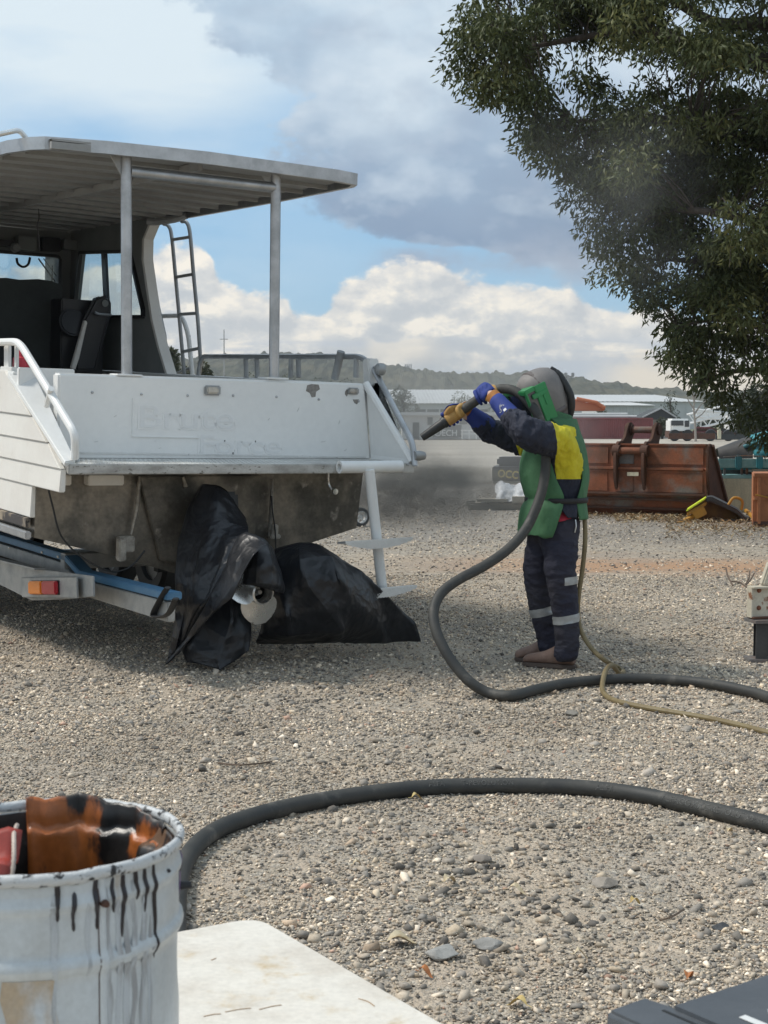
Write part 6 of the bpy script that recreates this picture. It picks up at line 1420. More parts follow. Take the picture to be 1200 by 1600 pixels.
mb = MB(); mb.loft([[c[j] for c in cols] for j in range(len(cols[0]))], False, False); me = mb.mesh('plastic_sheet', MT['sheeting'], smooth=True, angle=40)
wrinkle(me, .05, 5, (1, 1, 1), 3); wrinkle(me, .02, 14, (1, 1, 1), 8); o = link('plastic_sheet', me); tag(o, 'crumpled white plastic sheeting piled on timber pallets', 'sheeting')
for k, (x0, x1, y0, y1, d) in enumerate(((800, 880, 776, 786, -.5), (745, 792, 780, 784, -.5))): pbx(x0, x1, y0, y1, D4 + d, .5, 'side_board', 'timber', pl, .1)
# small black wheel behind the swim ladder
wc = gnd(563, 823); sw = empty('trolley_wheel', wc, 'small black wheel with pale spokes behind the swim ladder', 'wheel')
c = wc + V(0, 0, .14); axw = V(.5, -.86, 0)
mb = MB(); mb.lathe([(.085, -.04), (.125, -.045), (.14, -.02), (.14, .02), (.125, .045), (.085, .04)], c, 24, axw); mb.build('tyre', MT['black'], sw, smooth=True)
for k in range(5):
    a = 2 * math.pi * k / 5 + .3; q = axw.to_track_quat('Z', 'Y').to_matrix(); mb = MB(); mb.bar(c + q @ V(.02 * math.cos(a), .02 * math.sin(a), .0), c + q @ V(.09 * math.cos(a), .09 * math.sin(a), .02), .018, .02, axw); mb.build('spoke', MT['white'], sw)
mb = MB(); mb.lathe([(0, .03), (.03, .03), (.03, -.03), (0, -.03)], c, 14, axw); mb.build('hub', MT['white'], sw, smooth=True)
mb = MB(); mb.lathe([(.078, -.03), (.09, -.03), (.09, .045), (.078, .045), (.078, -.03)], c, 24, axw); mb.build('rim', MT['white'], sw, smooth=True)
# ================================================================== FAR BUILDINGS, VEHICLES, POLES
MT['shed'] = M('pale_sheet_cladding', (.52, .53, .52), .6, col2=(.47, .48, .48), scale=.2, fine=.02)
MT['shedroof'] = M('pale_sheet_roof', (.46, .47, .47), .6, col2=(.42, .43, .43), scale=.2, fine=.02)
MT['shadew'] = M('dark_doorway', (.06, .065, .065), .8, fine=.05)
MT['maroon'] = M('maroon_container_paint', (.24, .075, .075), .65, col2=(.20, .07, .07), scale=1.2, fine=.08, spot=(.12, .06, .05), spot_scale=2.5, spot_lo=.66, spot_hi=.75)
MT['banner'] = M('dark_banner', (.045, .05, .052), .7, fine=.05)
MT['orangep'] = M('orange_machine_paint', (.45, .13, .05), .6, fine=.06)
MT['treadgrey'] = MT['galv']
def fbox(x0, x1, y0, y1, d, depth, name, mat, par=None, **k):
    a, b_ = at(x0, y1, d), at(x1, y0, d); mb = MB(); mb.box(((a.x + b_.x) / 2, d + depth / 2, (a.z + b_.z) / 2), (b_.x - a.x, depth, b_.z - a.z)); return mb.build(name, MT[mat], par, **k)
def shed(x0, x1, yt, ye, d, depth, label, doors=(), lean=1.0, name='warehouse'):
    """long shed: eave row ye, roof rises back to row yt"""
    a = at(x0, ye, d); b_ = at(x1, ye, d); h = a.z; r = empty(name, V((a.x + b_.x) / 2, d, 0), label, 'warehouse', )
    mb = MB(); mb.box(((a.x + b_.x) / 2, d + depth / 2, h / 2), (b_.x - a.x, depth, h)); mb.build('wall', MT['shed'], r)
    zt = at(x0, yt, d + depth).z
    mb = MB(); n = 60; w = (b_.x - a.x)
    rows = []
    for k in range(n + 1):
        x = a.x - .3 + (w + .6) * k / n; dz = .06 * (k % 2); rows.append([V(x, d - .6, h + .05 + dz), V(x, d + depth, zt + dz), V(x, d + depth + 12, h + dz)])
    mb.loft(rows, False, False); mb.build('roof', MT['shedroof'], r)
    for (u0, u1, v) in doors:
        mb = MB(); mb.box((a.x + w * (u0 + u1) / 2, d - .05, h * v / 2), (w * (u1 - u0), .12, h * v)); mb.build('doorway', MT['shadew'], r)
    for k in range(1, 8): mb = MB(); mb.box((a.x + w * k / 8, d - .09, h / 2), (.25, .18, h)); mb.build('downpipe', MT['shed'], r)
    return r
shed(604, 770, 609, 631, 260, 40, 'long pale shed with dark open bays below the wooded hill', ((.28, .95, .8),))
shed(880, 1100, 617, 628, 330, 60, 'wide white warehouse at the foot of the hill behind the trucks', ((.12, .2, .5), (.5, .56, .5)))
shed(940, 1022, 629, 634, 250, 25, 'lower white shed in front of the wide warehouse', ())
# low white office with dark banner and railing
of = empty('site_office', gnd(690, 686), 'low white site office with dark banner on its front wall', 'building'); D5 = 128.0
fbox(628, 800, 648, 686, D5, 8, 'wall', 'shed', of); fbox(624, 804, 644, 649, D5 - .6, 9.5, 'roof', 'shedroof', of)
fbox(645, 655, 660, 685, D5 - .08, .1, 'door', 'shadew', of); fbox(655.5, 657, 660, 685, D5 - .1, .12, 'door_frame', 'shed', of)
fbox(668, 676, 652, 664, D5 - .08, .1, 'window', 'darkglass', of); fbox(718, 730, 653, 663, D5 - .08, .1, 'window', 'darkglass', of)
fbox(676, 721, 664, 683, D5 - .35, .08, 'banner', 'banner', of)
me = text_mesh('ECH', .82, .005, .015); me.materials.append(MT['print']); o = link('banner_lettering', me, of); o.matrix_parent_inverse = world_of(of).inverted(); o.matrix_basis = Matrix.Translation(at(690, 681, D5 - .38)) @ Matrix.Rotation(math.pi / 2, 4, 'X') @ Matrix.Diagonal((.86, .9, 1, 1))
c = at(684, 676, D5 - .38); mb = MB(); mb.lathe([(.22, 0), (.32, 0), (.32, .03), (.22, .03), (.22, 0)], c, 20, (0, -1, 0)); mb.bar(c + V(-.18, 0, -.3), c + V(.2, 0, .3), .03, .08, (0, 1, 0)); mb.build('banner_emblem', MT['print'], of)
fn = empty('railing', gnd(740, 686), 'white tubular railing beside the site office banner', 'railing'); 
for x in np.arange(722, 805, 11): mb = MB(); mb.tube([at(x, 686.5, D5 - 2), at(x, 672, D5 - 2)], .05, 6); mb.build('post', MT['white'], fn)
for y in (672.5, 678): mb = MB(); mb.tube([at(720, y, D5 - 2), at(806, y, D5 - 2)], .045, 6); mb.build('rail', MT['white'], fn)
# maroon shipping container: corrugated side
D6 = 133.0; ct = empty('shipping_container', gnd(960, 686), 'faded maroon shipping container across the yard', 'container')
a, b_ = at(884, 685.5, D6), at(1019, 653, D6); n = 44; w = b_.x - a.x; mb = MB(); rows = []
for k in range(n):
    for f, dy in ((0, 0), (.3, 0), (.42, .06), (.88, .06)):
        x = a.x + w * (k + f) / n; rows.append([V(x, D6 + dy, a.z + .12), V(x, D6 + dy, b_.z - .1)])
rows.append([V(b_.x, D6, a.z + .12), V(b_.x, D6, b_.z - .1)]); mb.loft(rows, False, False); mb.build('corrugated_side', MT['maroon'], ct)
mb = MB(); mb.box(((a.x + b_.x) / 2, D6 + 1.3, (a.z + b_.z) / 2), (w - .05, 2.3, b_.z - a.z - .1)); mb.build('container_body', MT['maroon'], ct)
for z in (a.z + .06, b_.z - .05): mb = MB(); mb.box(((a.x + b_.x) / 2, D6 + 1.2, z), (w, 2.5, .13)); mb.build('frame_rail', MT['maroon'], ct)
for x in (a.x, b_.x): mb = MB(); mb.box((x, D6 + .02, (a.z + b_.z) / 2), (.16, .16, b_.z - a.z)); mb.build('corner_post', MT['maroon'], ct)
for k in range(4):
    z = b_.z + .12 + .22 * (k // 2); mb = MB(); mb.tube([V(a.x - 1, D6 + .4 + (k % 2) * .5 + .2 * (k // 2), z), V(at(996 - 14 * (k // 2), 650, D6).x, D6 + .4 + (k % 2) * .5 + .2 * (k // 2), z)], .13, 10); tag(mb.build('steel_pipe', MT['shed'], smooth=True), ['lower front grey pipe lying on the maroon container', 'lower rear grey pipe lying on the maroon container', 'upper front pipe of the stack on the container', 'upper rear pipe of the stack on the container'][k], 'pipe', 'pipes on the container')
# orange machine behind the container
om = empty('orange_machine', at(920, 640, 140), 'orange loader half hidden behind the pipes and container', 'machine')
P = [(893, 642), (893, 627), (901, 623), (909, 624), (914, 629), (945, 632), (946, 642)]
mb = MB(); mb.prism([at(x, y, 141) for x, y in P], (0, 3, 0)); mb.build('body', MT['orangep'], om, bevel=.1)
mb = MB(); mb.tube([at(901, 623, 140.8), at(932, 629, 140.8), at(945, 638, 140.8)], .18, 8); mb.build('boom', MT['orangep'], om)
mb = MB(); mb.box(at(905, 700, 141) * 1.0 + V(0, 1, 1.0), (.8, 2, 4.2)); 
mb = MB(); mb.box((at(918, 660, 141).x, 142.5, 1.0), (3.0, 2.4, 2.2)); mb.build('chassis', MT['orangep'], om)
# shelter with dark gable roof
sh = empty('open_shelter', gnd(1030, 684), 'small shelter with dark low gable roof beside the container', 'shelter'); D7 = 138.
pk = at(1033, 641, D7); l = at(1004, 655, D7); r = at(1056, 655, D7)
mb = MB(); mb.prism([l, r, r + V(0, 0, .15), pk + V(.0, 0, .15), l + V(0, 0, .15)], (0, 6, 0)); mb.build('roof', MT['banner'], sh)
mb = MB(); mb.bar(l + V(0, -.1, .2), pk + V(0, -.1, .2), .2, .12); mb.bar(pk + V(0, -.1, .2), r + V(0, -.1, .2), .2, .12); mb.build('barge_board', MT['shedroof'], sh)
for x in (1008, 1052): mb = MB(); mb.bar(at(x, 686, D7 + .5), at(x, 654, D7 + .5), .15, .15, (0, 1, 0)); mb.build('post', MT['shed'], sh)
fbox(1010, 1050, 656, 686, D7 + 4, .2, 'rear_wall', 'shed', sh)
# white tray truck with a load of poles, and crane jibs
tk = empty('tray_truck', gnd(1060, 690), 'white cab truck with dark red tray parked across the yard', 'truck'); D8 = 118.
fbox(1048, 1079, 654, 676, D8, 2.2, 'cab', 'white', tk, bevel=.15); fbox(1049, 1068, 657, 665, D8 - .05, .1, 'windscreen', 'darkglass', tk); fbox(1070, 1077, 657, 667, D8 - .05, .1, 'side_window', 'darkglass', tk)
fbox(1047, 1080, 674, 684, D8 + .05, 2.2, 'bumper', 'rust_dark', tk); fbox(1080, 1150, 676, 682, D8 + .2, 2.2, 'tray', 'rust_dark', tk)
for x in (1054, 1074, 1110, 1138):
    c = at(x, 684, D8 + .1); mb = MB(); mb.lathe([(0, -.15), (.44, -.15), (.48, 0), (.44, .15), (0, .15)], V(c.x, c.y, .48), 18, (0, 1, 0)); mb.build('wheel', MT['black'], tk, smooth=True)
for k in range(7): mb = MB(); mb.bar(at(1082 + k, 675 - k * 1.2, D8 + .6 + .2 * (k % 3)), at(1128 - k * 3, 674 - k * 1.0, D8 + .6 + .2 * (k % 3)), .14, .10); tag(mb.build('steel_bar', MT['rust_dark'] if k % 2 else MT['maroon']), ['bottom dark bar on the truck tray', 'maroon bar second from the tray floor', 'third bar up in the truck load', 'middle bar of the truck load', 'fifth bar up in the truck load', 'sixth bar up, near the top of the load', 'topmost short bar of the truck load'][k], 'bar', 'bars loaded on the truck')
cr = empty('mobile_crane', gnd(1120, 688), 'white lattice crane behind the truck, jibs folded down', 'crane'); D9 = 128.
def jib(x0, y0, x1, y1, h):
    a, b_ = at(x0, y0, D9), at(x1, y1, D9); mb = MB(); up = V(0, 0, h)
    for o in (V(0, 0, 0), up, V(0, .8, 0), up + V(0, .8, 0)): mb.tube([a + o, b_ + o], .09, 6)
    n = 8
    for k in range(n): p, q = a.lerp(b_, k / n), a.lerp(b_, (k + 1) / n); mb.tube([p, q + up] if k % 2 else [p + up, q], .06, 5)
    mb.build('jib', MT['white'], cr)
jib(1076, 662, 1146, 645, .8); jib(1085, 650, 1150, 658, .6); jib(1098, 668, 1160, 652, .7)
fbox(1140, 1168, 645, 676, D9 + .5, 2.5, 'cab', 'white', cr, bevel=.2); fbox(1143, 1153, 650, 660, D9 + .4, .1, 'cab_window', 'darkglass', cr); fbox(1100, 1180, 674, 684, D9 + .3, 2.4, 'chassis', 'banner', cr)
for x in (1108, 1128, 1160, 1174):
    c = at(x, 684, D9); mb = MB(); mb.lathe([(0, -.2), (.5, -.2), (.54, 0), (.5, .2), (0, .2)], V(c.x, D9 + .2, .54), 18, (0, 1, 0)); mb.build('wheel', MT['black'], cr, smooth=True)
bd = empty('white_billboard', V(at(1117, 656, 160).x, 160, 0), 'long white sign board on posts beyond the crane', 'sign'); fbox(1088, 1146, 644, 656, 160, .3, 'board', 'white', bd); 
for x in (1095, 1140): mb = MB(); mb.tube([at(x, 656, 160.2), V(at(x, 656, 160.2).x, 160.2, 0)], .1, 6); mb.build('post', MT['shed'], bd)
gb = empty('low_barrier', gnd(1130, 690), 'long low dark rusted barrier in front of the parked trucks', 'barrier'); fbox(1045, 1118, 677, 686, 112, .4, 'barrier_panel', 'rust_dark', gb); fbox(1119, 1240, 679, 687, 112.5, .4, 'barrier_panel', 'banner', gb); fbox(1122, 1127, 668, 686, 111.8, .3, 'barrier_post', 'concrete', gb)
vn = empty('white_van', gnd(1180, 688), 'white van partly hidden by the hanging tree foliage', 'van'); fbox(1172, 1215, 655, 683, 122, 2.2, 'body', 'white', vn, bevel=.3); fbox(1174, 1184, 660, 669, 121.9, .15, 'windscreen', 'darkglass', vn)
for x in (1178, 1206): mb = MB(); mb.lathe([(0, -.15), (.36, -.15), (.4, 0), (.36, .15), (0, .15)], V(at(x, 680, 122).x, 122.1, .4), 18, (0, 1, 0)); mb.build('wheel', MT['black'], vn, smooth=True)
# poles
lp = empty('floodlight_pole', gnd(887, 680), 'grey floodlight pole with cross arm behind the helmet', 'light pole'); D10 = 110.
mb = MB(); b0 = at(887, 600, D10); mb.tube([V(b0.x, D10, 0), V(b0.x, D10, at(887, 587, D10).z)], .11, 8); mb.build('pole', MT['alu_dull'], lp)
mb = MB(); mb.bar(at(879, 588.5, D10), at(896, 588.5, D10), .12, .12); mb.build('cross_arm', MT['alu_dull'], lp)
for x in (884, 895): mb = MB(); mb.box(at(x, 585.5, D10), (.22, .22, .3)); mb.build('floodlight', MT['alu_dull'], lp, bevel=.03)
tw = empty('telecom_tower', V(at(638, 580, 1150).x, 1150, 0), 'slim telecom tower standing on the wooded ridge', 'tower')
mb = MB(); b0 = at(638, 572, 1150); mb.tube([V(b0.x, 1150, 0), b0], [1.0, .6], 8); mb.build('mast', MT['alu_dull'], tw)
for dx in (-3.2, -1.2, 1.0, 3.2): 
    for dz in (0, -4): mb = MB(); mb.box(b0 + V(dx * .7, 0, dz), (.8, .8, 3.2)); mb.build('antenna', MT['alu_dull'], tw)
rp = empty('radio_mast', V(at(350, 600, 90).x, 90, 0), 'thin radio mast rising behind the boat rail', 'mast'); mb = MB(); mb.tube([V(at(350, 600, 90).x, 90, 0), at(350, 515, 90)], [.06, .03], 6); mb.build('pole', MT['alu_dull'], rp)
for k in range(2): mb = MB(); p = at(350, 560 - 30 * k, 90); mb.bar(p - V(.25, 0, 0), p + V(.25, 0, 0), .04, .04); mb.build('antenna_arm', MT['alu_dull'], rp)
# ================================================================== FOREGROUND: TABLE, PAIL, CASE
MT['tabletop'] = M('scuffed_white_table_top', (.66, .62, .55), .5, col2=(.55, .50, .43), scale=7, lo=.42, hi=.68, fine=.1, spot=(.50, .38, .22), spot_scale=9, spot_lo=.565, spot_hi=.74, bump=.05, bscale=40)
MT['pail'] = M('dirty_white_pail_paint', (.56, .60, .62), .36, col2=(.45, .47, .47), scale=11, fine=.08, spot=(.40, .33, .25), spot_scale=14, spot_lo=.62, spot_hi=.76, stretch=(1, 1, .35), bump=.04, bscale=40)
MT['drip'] = M('black_paint_drip', (.018, .016, .02), .3, fine=.1)
MT['dripstain'] = M('thin_grey_drip_stain', (.30, .305, .31), .45, col2=(.47, .50, .52), scale=60, lo=.4, hi=.6, stretch=(1, 1, .2), fine=.1)
MT['ruststain'] = M('brown_rust_stain', (.43, .34, .24), .5, col2=(.53, .57, .60), scale=13, lo=.40, hi=.62, stretch=(1, 1, .5), fine=.12)
MT['raggededge'] = M('paint_crusted_rim', (.52, .53, .53), .45, col2=(.02, .02, .022), scale=80, lo=.53, hi=.60, fine=.15, bump=.3, bscale=90)
MT['liner'] = M('orange_plastic_liner', (.42, .125, .035), .38, col2=(.26, .075, .012), scale=9, fine=.15, spot=(.014, .012, .011), spot_scale=12, spot_lo=.49, spot_hi=.56, stretch=(1, 1, .42), bump=.1, bscale=50)
MT['liner_dark'] = M('paint_soaked_liner', (.12, .07, .04), .42, col2=(.30, .12, .045), scale=12, fine=.1, spot=(.012, .011, .010), spot_scale=9, spot_lo=.44, spot_hi=.5)
MT['pailin'] = M('stained_pail_inside', (.07, .055, .05), .45, col2=(.02, .018, .017), scale=9, fine=.1, spot=(.22, .2, .19), spot_scale=16, spot_lo=.66, spot_hi=.74)
MT['purple'] = M('purple_label', (.16, .09, .24), .5, fine=.1)
MT['case'] = M('dark_slate_plastic_case', (.065, .074, .085), .55, col2=(.085, .094, .105), scale=5, fine=.06, bump=.06, bscale=120)
MT['rope'] = M('pale_rope', (.5, .42, .36), .8, fine=.15, scale=40)
ZT = .70
tbl = empty('work_table', gnd(400, 1436, ZT) * V(1, 1, 0).length * 0 + V(gnd(400, 1436, ZT).x, gnd(400, 1436, ZT).y, 0), 'scuffed white plastic table top in the foreground under the pail', 'table')
c0 = gnd(404, 1430, ZT); e1 = (gnd(285, 1452, ZT) - c0).normalized(); e2 = (gnd(705, 1602, ZT) - c0).normalized()
o1, o2 = c0 + e1 * 1.5, c0 + e2 * 1.0
out = fillet([c0 + e2 * .5, c0, c0 + e1 * .7], .05, 6)[1:-1]
poly = out + [o1, o1 + e2 * 1.0, o2]
mb = MB(); mb.prism(poly, (0, 0, -.045)); mb.build('table_top', MT['tabletop'], tbl, bevel=.008, bseg=3)
for p in (c0 + e1 * .12 + e2 * .12, o1 - e1 * .1 + e2 * .12, o2 - e2 * .12 + e1 * .12, o1 - e1 * .1 + e2 * .88):
    mb = MB(); mb.tube([V(p.x, p.y, 0), V(p.x, p.y, ZT - .045)], .02, 10); mb.build('leg', MT['galv'], tbl, smooth=True)
MT['scuff'] = M('brown_scuff', (.36, .24, .14), .7, fine=.2, scale=30)
for k, (x0, y0, x1, y1) in enumerate(((352, 1581, 392, 1575), (405, 1577, 440, 1570), (318, 1588, 345, 1584), (560, 1560, 585, 1572), (330, 1500, 338, 1497))):
    p, q = gnd(x0, y0, ZT + .0006), gnd(x1, y1, ZT + .0006); mb = MB(); mb.tube(spline([p, p.lerp(q, .5) + V(.002, .003, 0), q], 5), .0011, 4, flat=.4); mb.build('scuff_mark', MT['scuff'], tbl)
# ---- steel pail
PR = .1475; PC = at(64, 1305, 1.53); PZ = PC.z; PC = V(PC.x, PC.y, 0)
pail = empty('steel_pail', V(PC.x, PC.y, ZT), 'dented white steel pail with black paint runs and orange liner', 'pail')
H = PZ - ZT
prof = [(.0, .003), (.138, .003), (.142, .0)]
body = [(.1405, .0), (.141, .1), (.1415, H - .104), (.1455, H - .099), (.1478, H - .093), (.1462, H - .087), (.1425, H - .083), (.1428, H - .040), (.1450, H - .036), (.1458, H - .031), (.1440, H - .026), (.1425, H - .022), (.1430, H - .010)]
def pail_pt(a, z, extra=0.0):
    r = np.interp(z, [b[1] for b in body], [b[0] for b in body]) + extra
    dn = .0016 * mnoise.noise(V(math.cos(a) * 3, math.sin(a) * 3, z * 14)) + .0011 * mnoise.noise(V(math.cos(a) * 9, math.sin(a) * 9, z * 30))
    return V(PC.x + (r + dn) * math.cos(a), PC.y + (r + dn) * math.sin(a), ZT + z)
zz = sorted(set([b[1] for b in body] + list(np.linspace(0, H - .012, 40)))); n = 120
mb = MB(); mb.loft([[pail_pt(2 * math.pi * k / n, z) for k in range(n)] for z in zz], True, False); mb.build('pail_body', MT['pail'], pail, smooth=True, angle=80)
mb = MB(); mb.loft([[pail_pt(2 * math.pi * k / n, z, -.004) for k in range(n)] for z in zz[::3] + [zz[-1]]], True, False); mb.loft([[pail_pt(2 * math.pi * k / n, .004, -.004) for k in range(n)], [V(PC.x, PC.y, ZT + .004)] * n], True, False); mb.build('pail_inside', MT['pailin'], pail, smooth=True, angle=80)
rows = []
for k in range(160):
    a = 2 * math.pi * k / 160; wob = .0012 * mnoise.noise(V(math.cos(a) * 6, math.sin(a) * 6, 1)) ; jag = .0016 * mnoise.noise(V(math.cos(a) * 22, math.sin(a) * 22, 4))
    c = V(math.cos(a), math.sin(a), 0); o = V(PC.x, PC.y, PZ - .004 + wob); rr = .1455
    rows.append([o + c * (rr + .0045 * math.cos(t) * 1.0) + V(0, 0, .0065 * math.sin(t) - (jag if math.sin(t) < 0 else 0)) for t in np.linspace(0, 2 * math.pi, 11)[:-1]])
rows.append(rows[0]); mb = MB(); mb.loft(rows, True, False); mb.build('rim', MT['raggededge'], pail, smooth=True, angle=80)
def pa(px):            # bearing on the pail where its visible wall meets a picture column
    best = None
    for k in range(720):
        a = -math.pi + 2 * math.pi * k / 720
        if math.sin(a) > .25: continue
        q = pail_pt(a, H - .1); u = 600 + F * q.x / (q.y * math.cos(PIT) - (q.z - EYE) * math.sin(PIT))
        if best is None or abs(u - px) < best[0]: best = (abs(u - px), a)
    return best[1]
def strip(px, z0, z1, w, mat, name, lift=.0009, wob=.004, taper=True, seed=0):
    a = pa(px); rows = []; N = 26
    for i in range(N + 1):
        t = i / N; z = H - (z0 + (z1 - z0) * t); ww = w * ((.55 + .45 * math.sin(math.pi * min(1, t * 1.25 + .12))) if taper else 1) * (1.25 if taper and t > .8 else 1) * (max(.06, 1 - ((t - .9) / .1) ** 2) ** .5 if t > .9 else 1) * (max(.1, t / .06) if taper and t < .06 else 1)
        aa = a + wob * mnoise.noise(V(z * 28, seed, 0)) / .14; e = lift + (.0022 * math.sin(math.pi * min(1, t)) if name == 'paint_drip' else 0)
        rows.append([pail_pt(aa - ww / .142, z, .0003), pail_pt(aa - ww * .5 / .142, z, e), pail_pt(aa + ww * .5 / .142, z, e), pail_pt(aa + ww / .142, z, .0003)])
    mb = MB(); mb.loft(rows, False, False); mb.build(name, MT[mat], pail, smooth=True, angle=80)
for k, (px, z0, z1, w) in enumerate(((92, .006, .052, .0032), (115, .030, .058, .0030), (153, .012, .050, .0032), (181, .018, .052, .0026), (195, .004, .074, .0030), (216, .006, .034, .0030), (228, .012, .062, .0030), (244, .008, .110, .0026))): strip(px, z0 * .62, z1 * (.70 + .5 * abs(math.sin(k * 2.1 + .4))), w * .85, 'drip', 'paint_drip', seed=k * 3.1)
strip(264, .024, .028, .0022, 'drip', 'paint_drip', seed=9)
for k, (px, z0, z1, w) in enumerate(((84, .03, .15, .0045), (137, .05, .105, .0036), (186, .04, .30, .0040), (200, .07, .34, .0050), (212, .03, .31, .0045), (226, .06, .34, .0050), (238, .10, .34, .0040), (172, .05, .34, .0042))): strip(px, z0 * .62, z1, w * .8, 'dripstain', 'drip_stain', lift=.0005, seed=k * 1.7, wob=.006)
a0, a1 = pa(4), pa(88); rows = []
for i in range(12):
    z = H - .103 - i * .018; rows.append([pail_pt(a0 + (a1 - a0) * k / 10 + (.09 * mnoise.noise(V(z * 26, 3 + k, 1)) if k in (0, 10) else 0), z, .0004) for k in range(11)])
mb = MB(); mb.loft(rows, False, False); mb.build('rust_stain', MT['ruststain'], pail, smooth=True, angle=80)
sa = pa(163); mb = MB(); rows = []
for z in np.linspace(H - .008, 0, 60): rows.append([pail_pt(sa - .028, z, .0002), pail_pt(sa - .016, z, .0022), pail_pt(sa, z, .0026), pail_pt(sa + .016, z, .0022), pail_pt(sa + .028, z, .0002)])
mb.loft(rows, False, False); mb.build('side_seam', MT['pail'], pail, smooth=True, angle=80)
for dx, mt in ((-.030, 'rust_dark'), (.030, 'dripstain')):
    mb = MB(); mb.loft([[pail_pt(sa + dx - .004, z, .0006), pail_pt(sa + dx + .004, z, .0006)] for z in np.linspace(H - .02, 0, 60)], False, False); mb.build('seam_stain', MT[mt], pail)
q = pail_pt(sa, H - .034, .003); mb = MB(); mb.lathe([(0, .006), (.003, .005), (.004, 0), (.004, -.004)], q, 10, (math.cos(sa), math.sin(sa), 0), True); mb.build('handle_stub', MT['rust_dark'], pail, smooth=True)
la = pa(283.5); rows = []
for z in np.linspace(H - .024, H - .078, 10): 
    hh = math.sqrt(max(0, 1 - ((z - (H - .051)) / .0275) ** 2)); rows.append([pail_pt(la + .16 * hh * t + .05, z, .0006) for t in np.linspace(-1, 1, 7)])
mb = MB(); mb.loft(rows, False, False); mb.build('purple_label', MT['purple'], pail, smooth=True)
q = pail_pt(.18, H - .062, 0); mb = MB(); mb.lathe([(0, .014), (.004, .013), (.005, .0), (.008, -.002)], q, 10, (1, .15, 0), True); mb.build('handle_pin', MT['black'], pail, smooth=True)
# ---- orange liner folded inside the pail (its own thing)
ln = empty('orange_plastic_sheet', V(PC.x, PC.y, ZT + .1), 'stained orange plastic sheet curled inside the pail', 'plastic sheet')
def lin(a_deg, r, z): a = R_(a_deg); return V(PC.x + r * math.cos(a), PC.y + r * math.sin(a), ZT + z)
rows = []
for a in np.linspace(110, 28, 28):
    t = (110 - a) / 82; bulge = .003 * math.sin(a * .11)
    zt_ = H + .007 - .016 * max(0, t - .40) / .6 + .0015 * math.sin(a * .17)
    wv_ = .0025 * math.sin(a * .23 + 1) + .0018 * math.sin(a * .61); rows.append([lin(a, .1385 + wv_ * .4, zt_ + wv_ * .6), lin(a, .1345 + wv_, H - .012), lin(a, .1335 + wv_, H - .026 + wv_), lin(a, .128 + wv_, H - .031 + wv_), lin(a, .1265 + wv_ * .6, H - .038), lin(a, .125 - wv_, H - .08), lin(a, .123, H - .16), lin(a, .12, H - .30)])
g = [spline(r, 3) for r in rows]; mb = MB(); mb.loft(g, False, False); o = mb.build('sheet_main', MT['liner'], ln, smooth=True, angle=80); md = o.modifiers.new('t', 'SOLIDIFY'); md.thickness = .0018
rows = []
for a in np.linspace(-20, 40, 14): rows.append([lin(a, .138, H - .012), lin(a, .130, H - .03), lin(a, .118 + .004 * math.sin(a * .3), H - .042), lin(a, .112, H - .12), lin(a, .11, H - .3)])
g = [spline(r, 4) for r in rows]; mb = MB(); mb.loft(g, False, False); o = mb.build('sheet_end', MT['liner_dark'], ln, smooth=True, angle=80); md = o.modifiers.new('t', 'SOLIDIFY'); md.thickness = .0018
MT['liner_red'] = M('red_plastic_sheet', (.34, .05, .035), .4, col2=(.24, .04, .03), scale=12, fine=.1)
rows = []
for x, dz in ((-.02, -.004), (-.035, .0), (-.055, -.006), (-.09, -.004), (-.12, -.02)): rows.append([PC + V(x - .018, .075 + .01 * dz, PZ - .012 + dz), PC + V(x - .018, .055, PZ - .04 + dz), PC + V(x - .018, .03, PZ - .055 + dz), PC + V(x - .018, .0, PZ - .2)])
g = [spline(r, 4) for r in rows]; mb = MB(); mb.loft(g, False, False); o = mb.build('sheet_flap', MT['liner_red'], ln, smooth=True); md = o.modifiers.new('t', 'SOLIDIFY'); md.thickness = .0018
mb = MB(); P = spline([PC + V(-.046, .085, PZ - .012), PC + V(-.046, .07, PZ - .018), PC + V(-.040, .045, PZ - .024), PC + V(-.036, .025, PZ - .042), PC + V(-.04, .01, PZ - .09)], 9)
mb.tube(P, [.0022 + .0006 * (i % 2) for i in range(len(P))], 7); tag(mb.build('short_rope', MT['rope'], smooth=True), 'short pale rope hanging in the pail at the left edge', 'rope')
# ---- dark case in the lower right corner
ZC = .80
case = empty('equipment_case', V(gnd(1100, 1580, ZC).x, gnd(1100, 1580, ZC).y, 0), 'dark slate plastic case with white lettering in the bottom right corner', 'case')
a = gnd(1036, 1570, ZC); b_ = gnd(1200, 1516, ZC); u = (b_ - a).normalized(); w = V(u.y, -u.x, 0)
lid = [a, a + u * .62, a + u * .62 + w * .42, a + w * .42]
mb = MB(); mb.prism(lid, (0, 0, -.05)); mb.build('lid', MT['case'], case, bevel=.010, bseg=3)
mb = MB(); mb.prism([p + (a + u * .31 + w * .21 - p) * .04 + V(0, 0, -.052) for p in lid], (0, 0, -(ZC - .052))); mb.build('case_body', MT['case'], case, bevel=.012)
c1 = gnd(944, 1578, ZC - .006); c2 = gnd(1006, 1556, ZC - .006)
fl = [c2, a + u * .02 + V(0, 0, -.006), a + u * .02 + w * .3 + V(0, 0, -.006), c1 + w * .26, c1]
mb = MB(); mb.prism(fl, (0, 0, -.022)); mb.build('end_flap', MT['case'], case, bevel=.006, bseg=3)
mb = MB(); mb.prism([p + (a + w * .15 - p) * .12 + V(0, 0, -.024) for p in fl], (0, 0, -(ZC - .04))); mb.build('end_body', MT['case'], case, bevel=.008)
mb = MB(); mb.bar(a - u * .002 + w * .002 + V(0, 0, -.008), a - u * .002 + w * .4 + V(0, 0, -.008), .004, .006); mb.build('lid_seam', MT['black'], case)
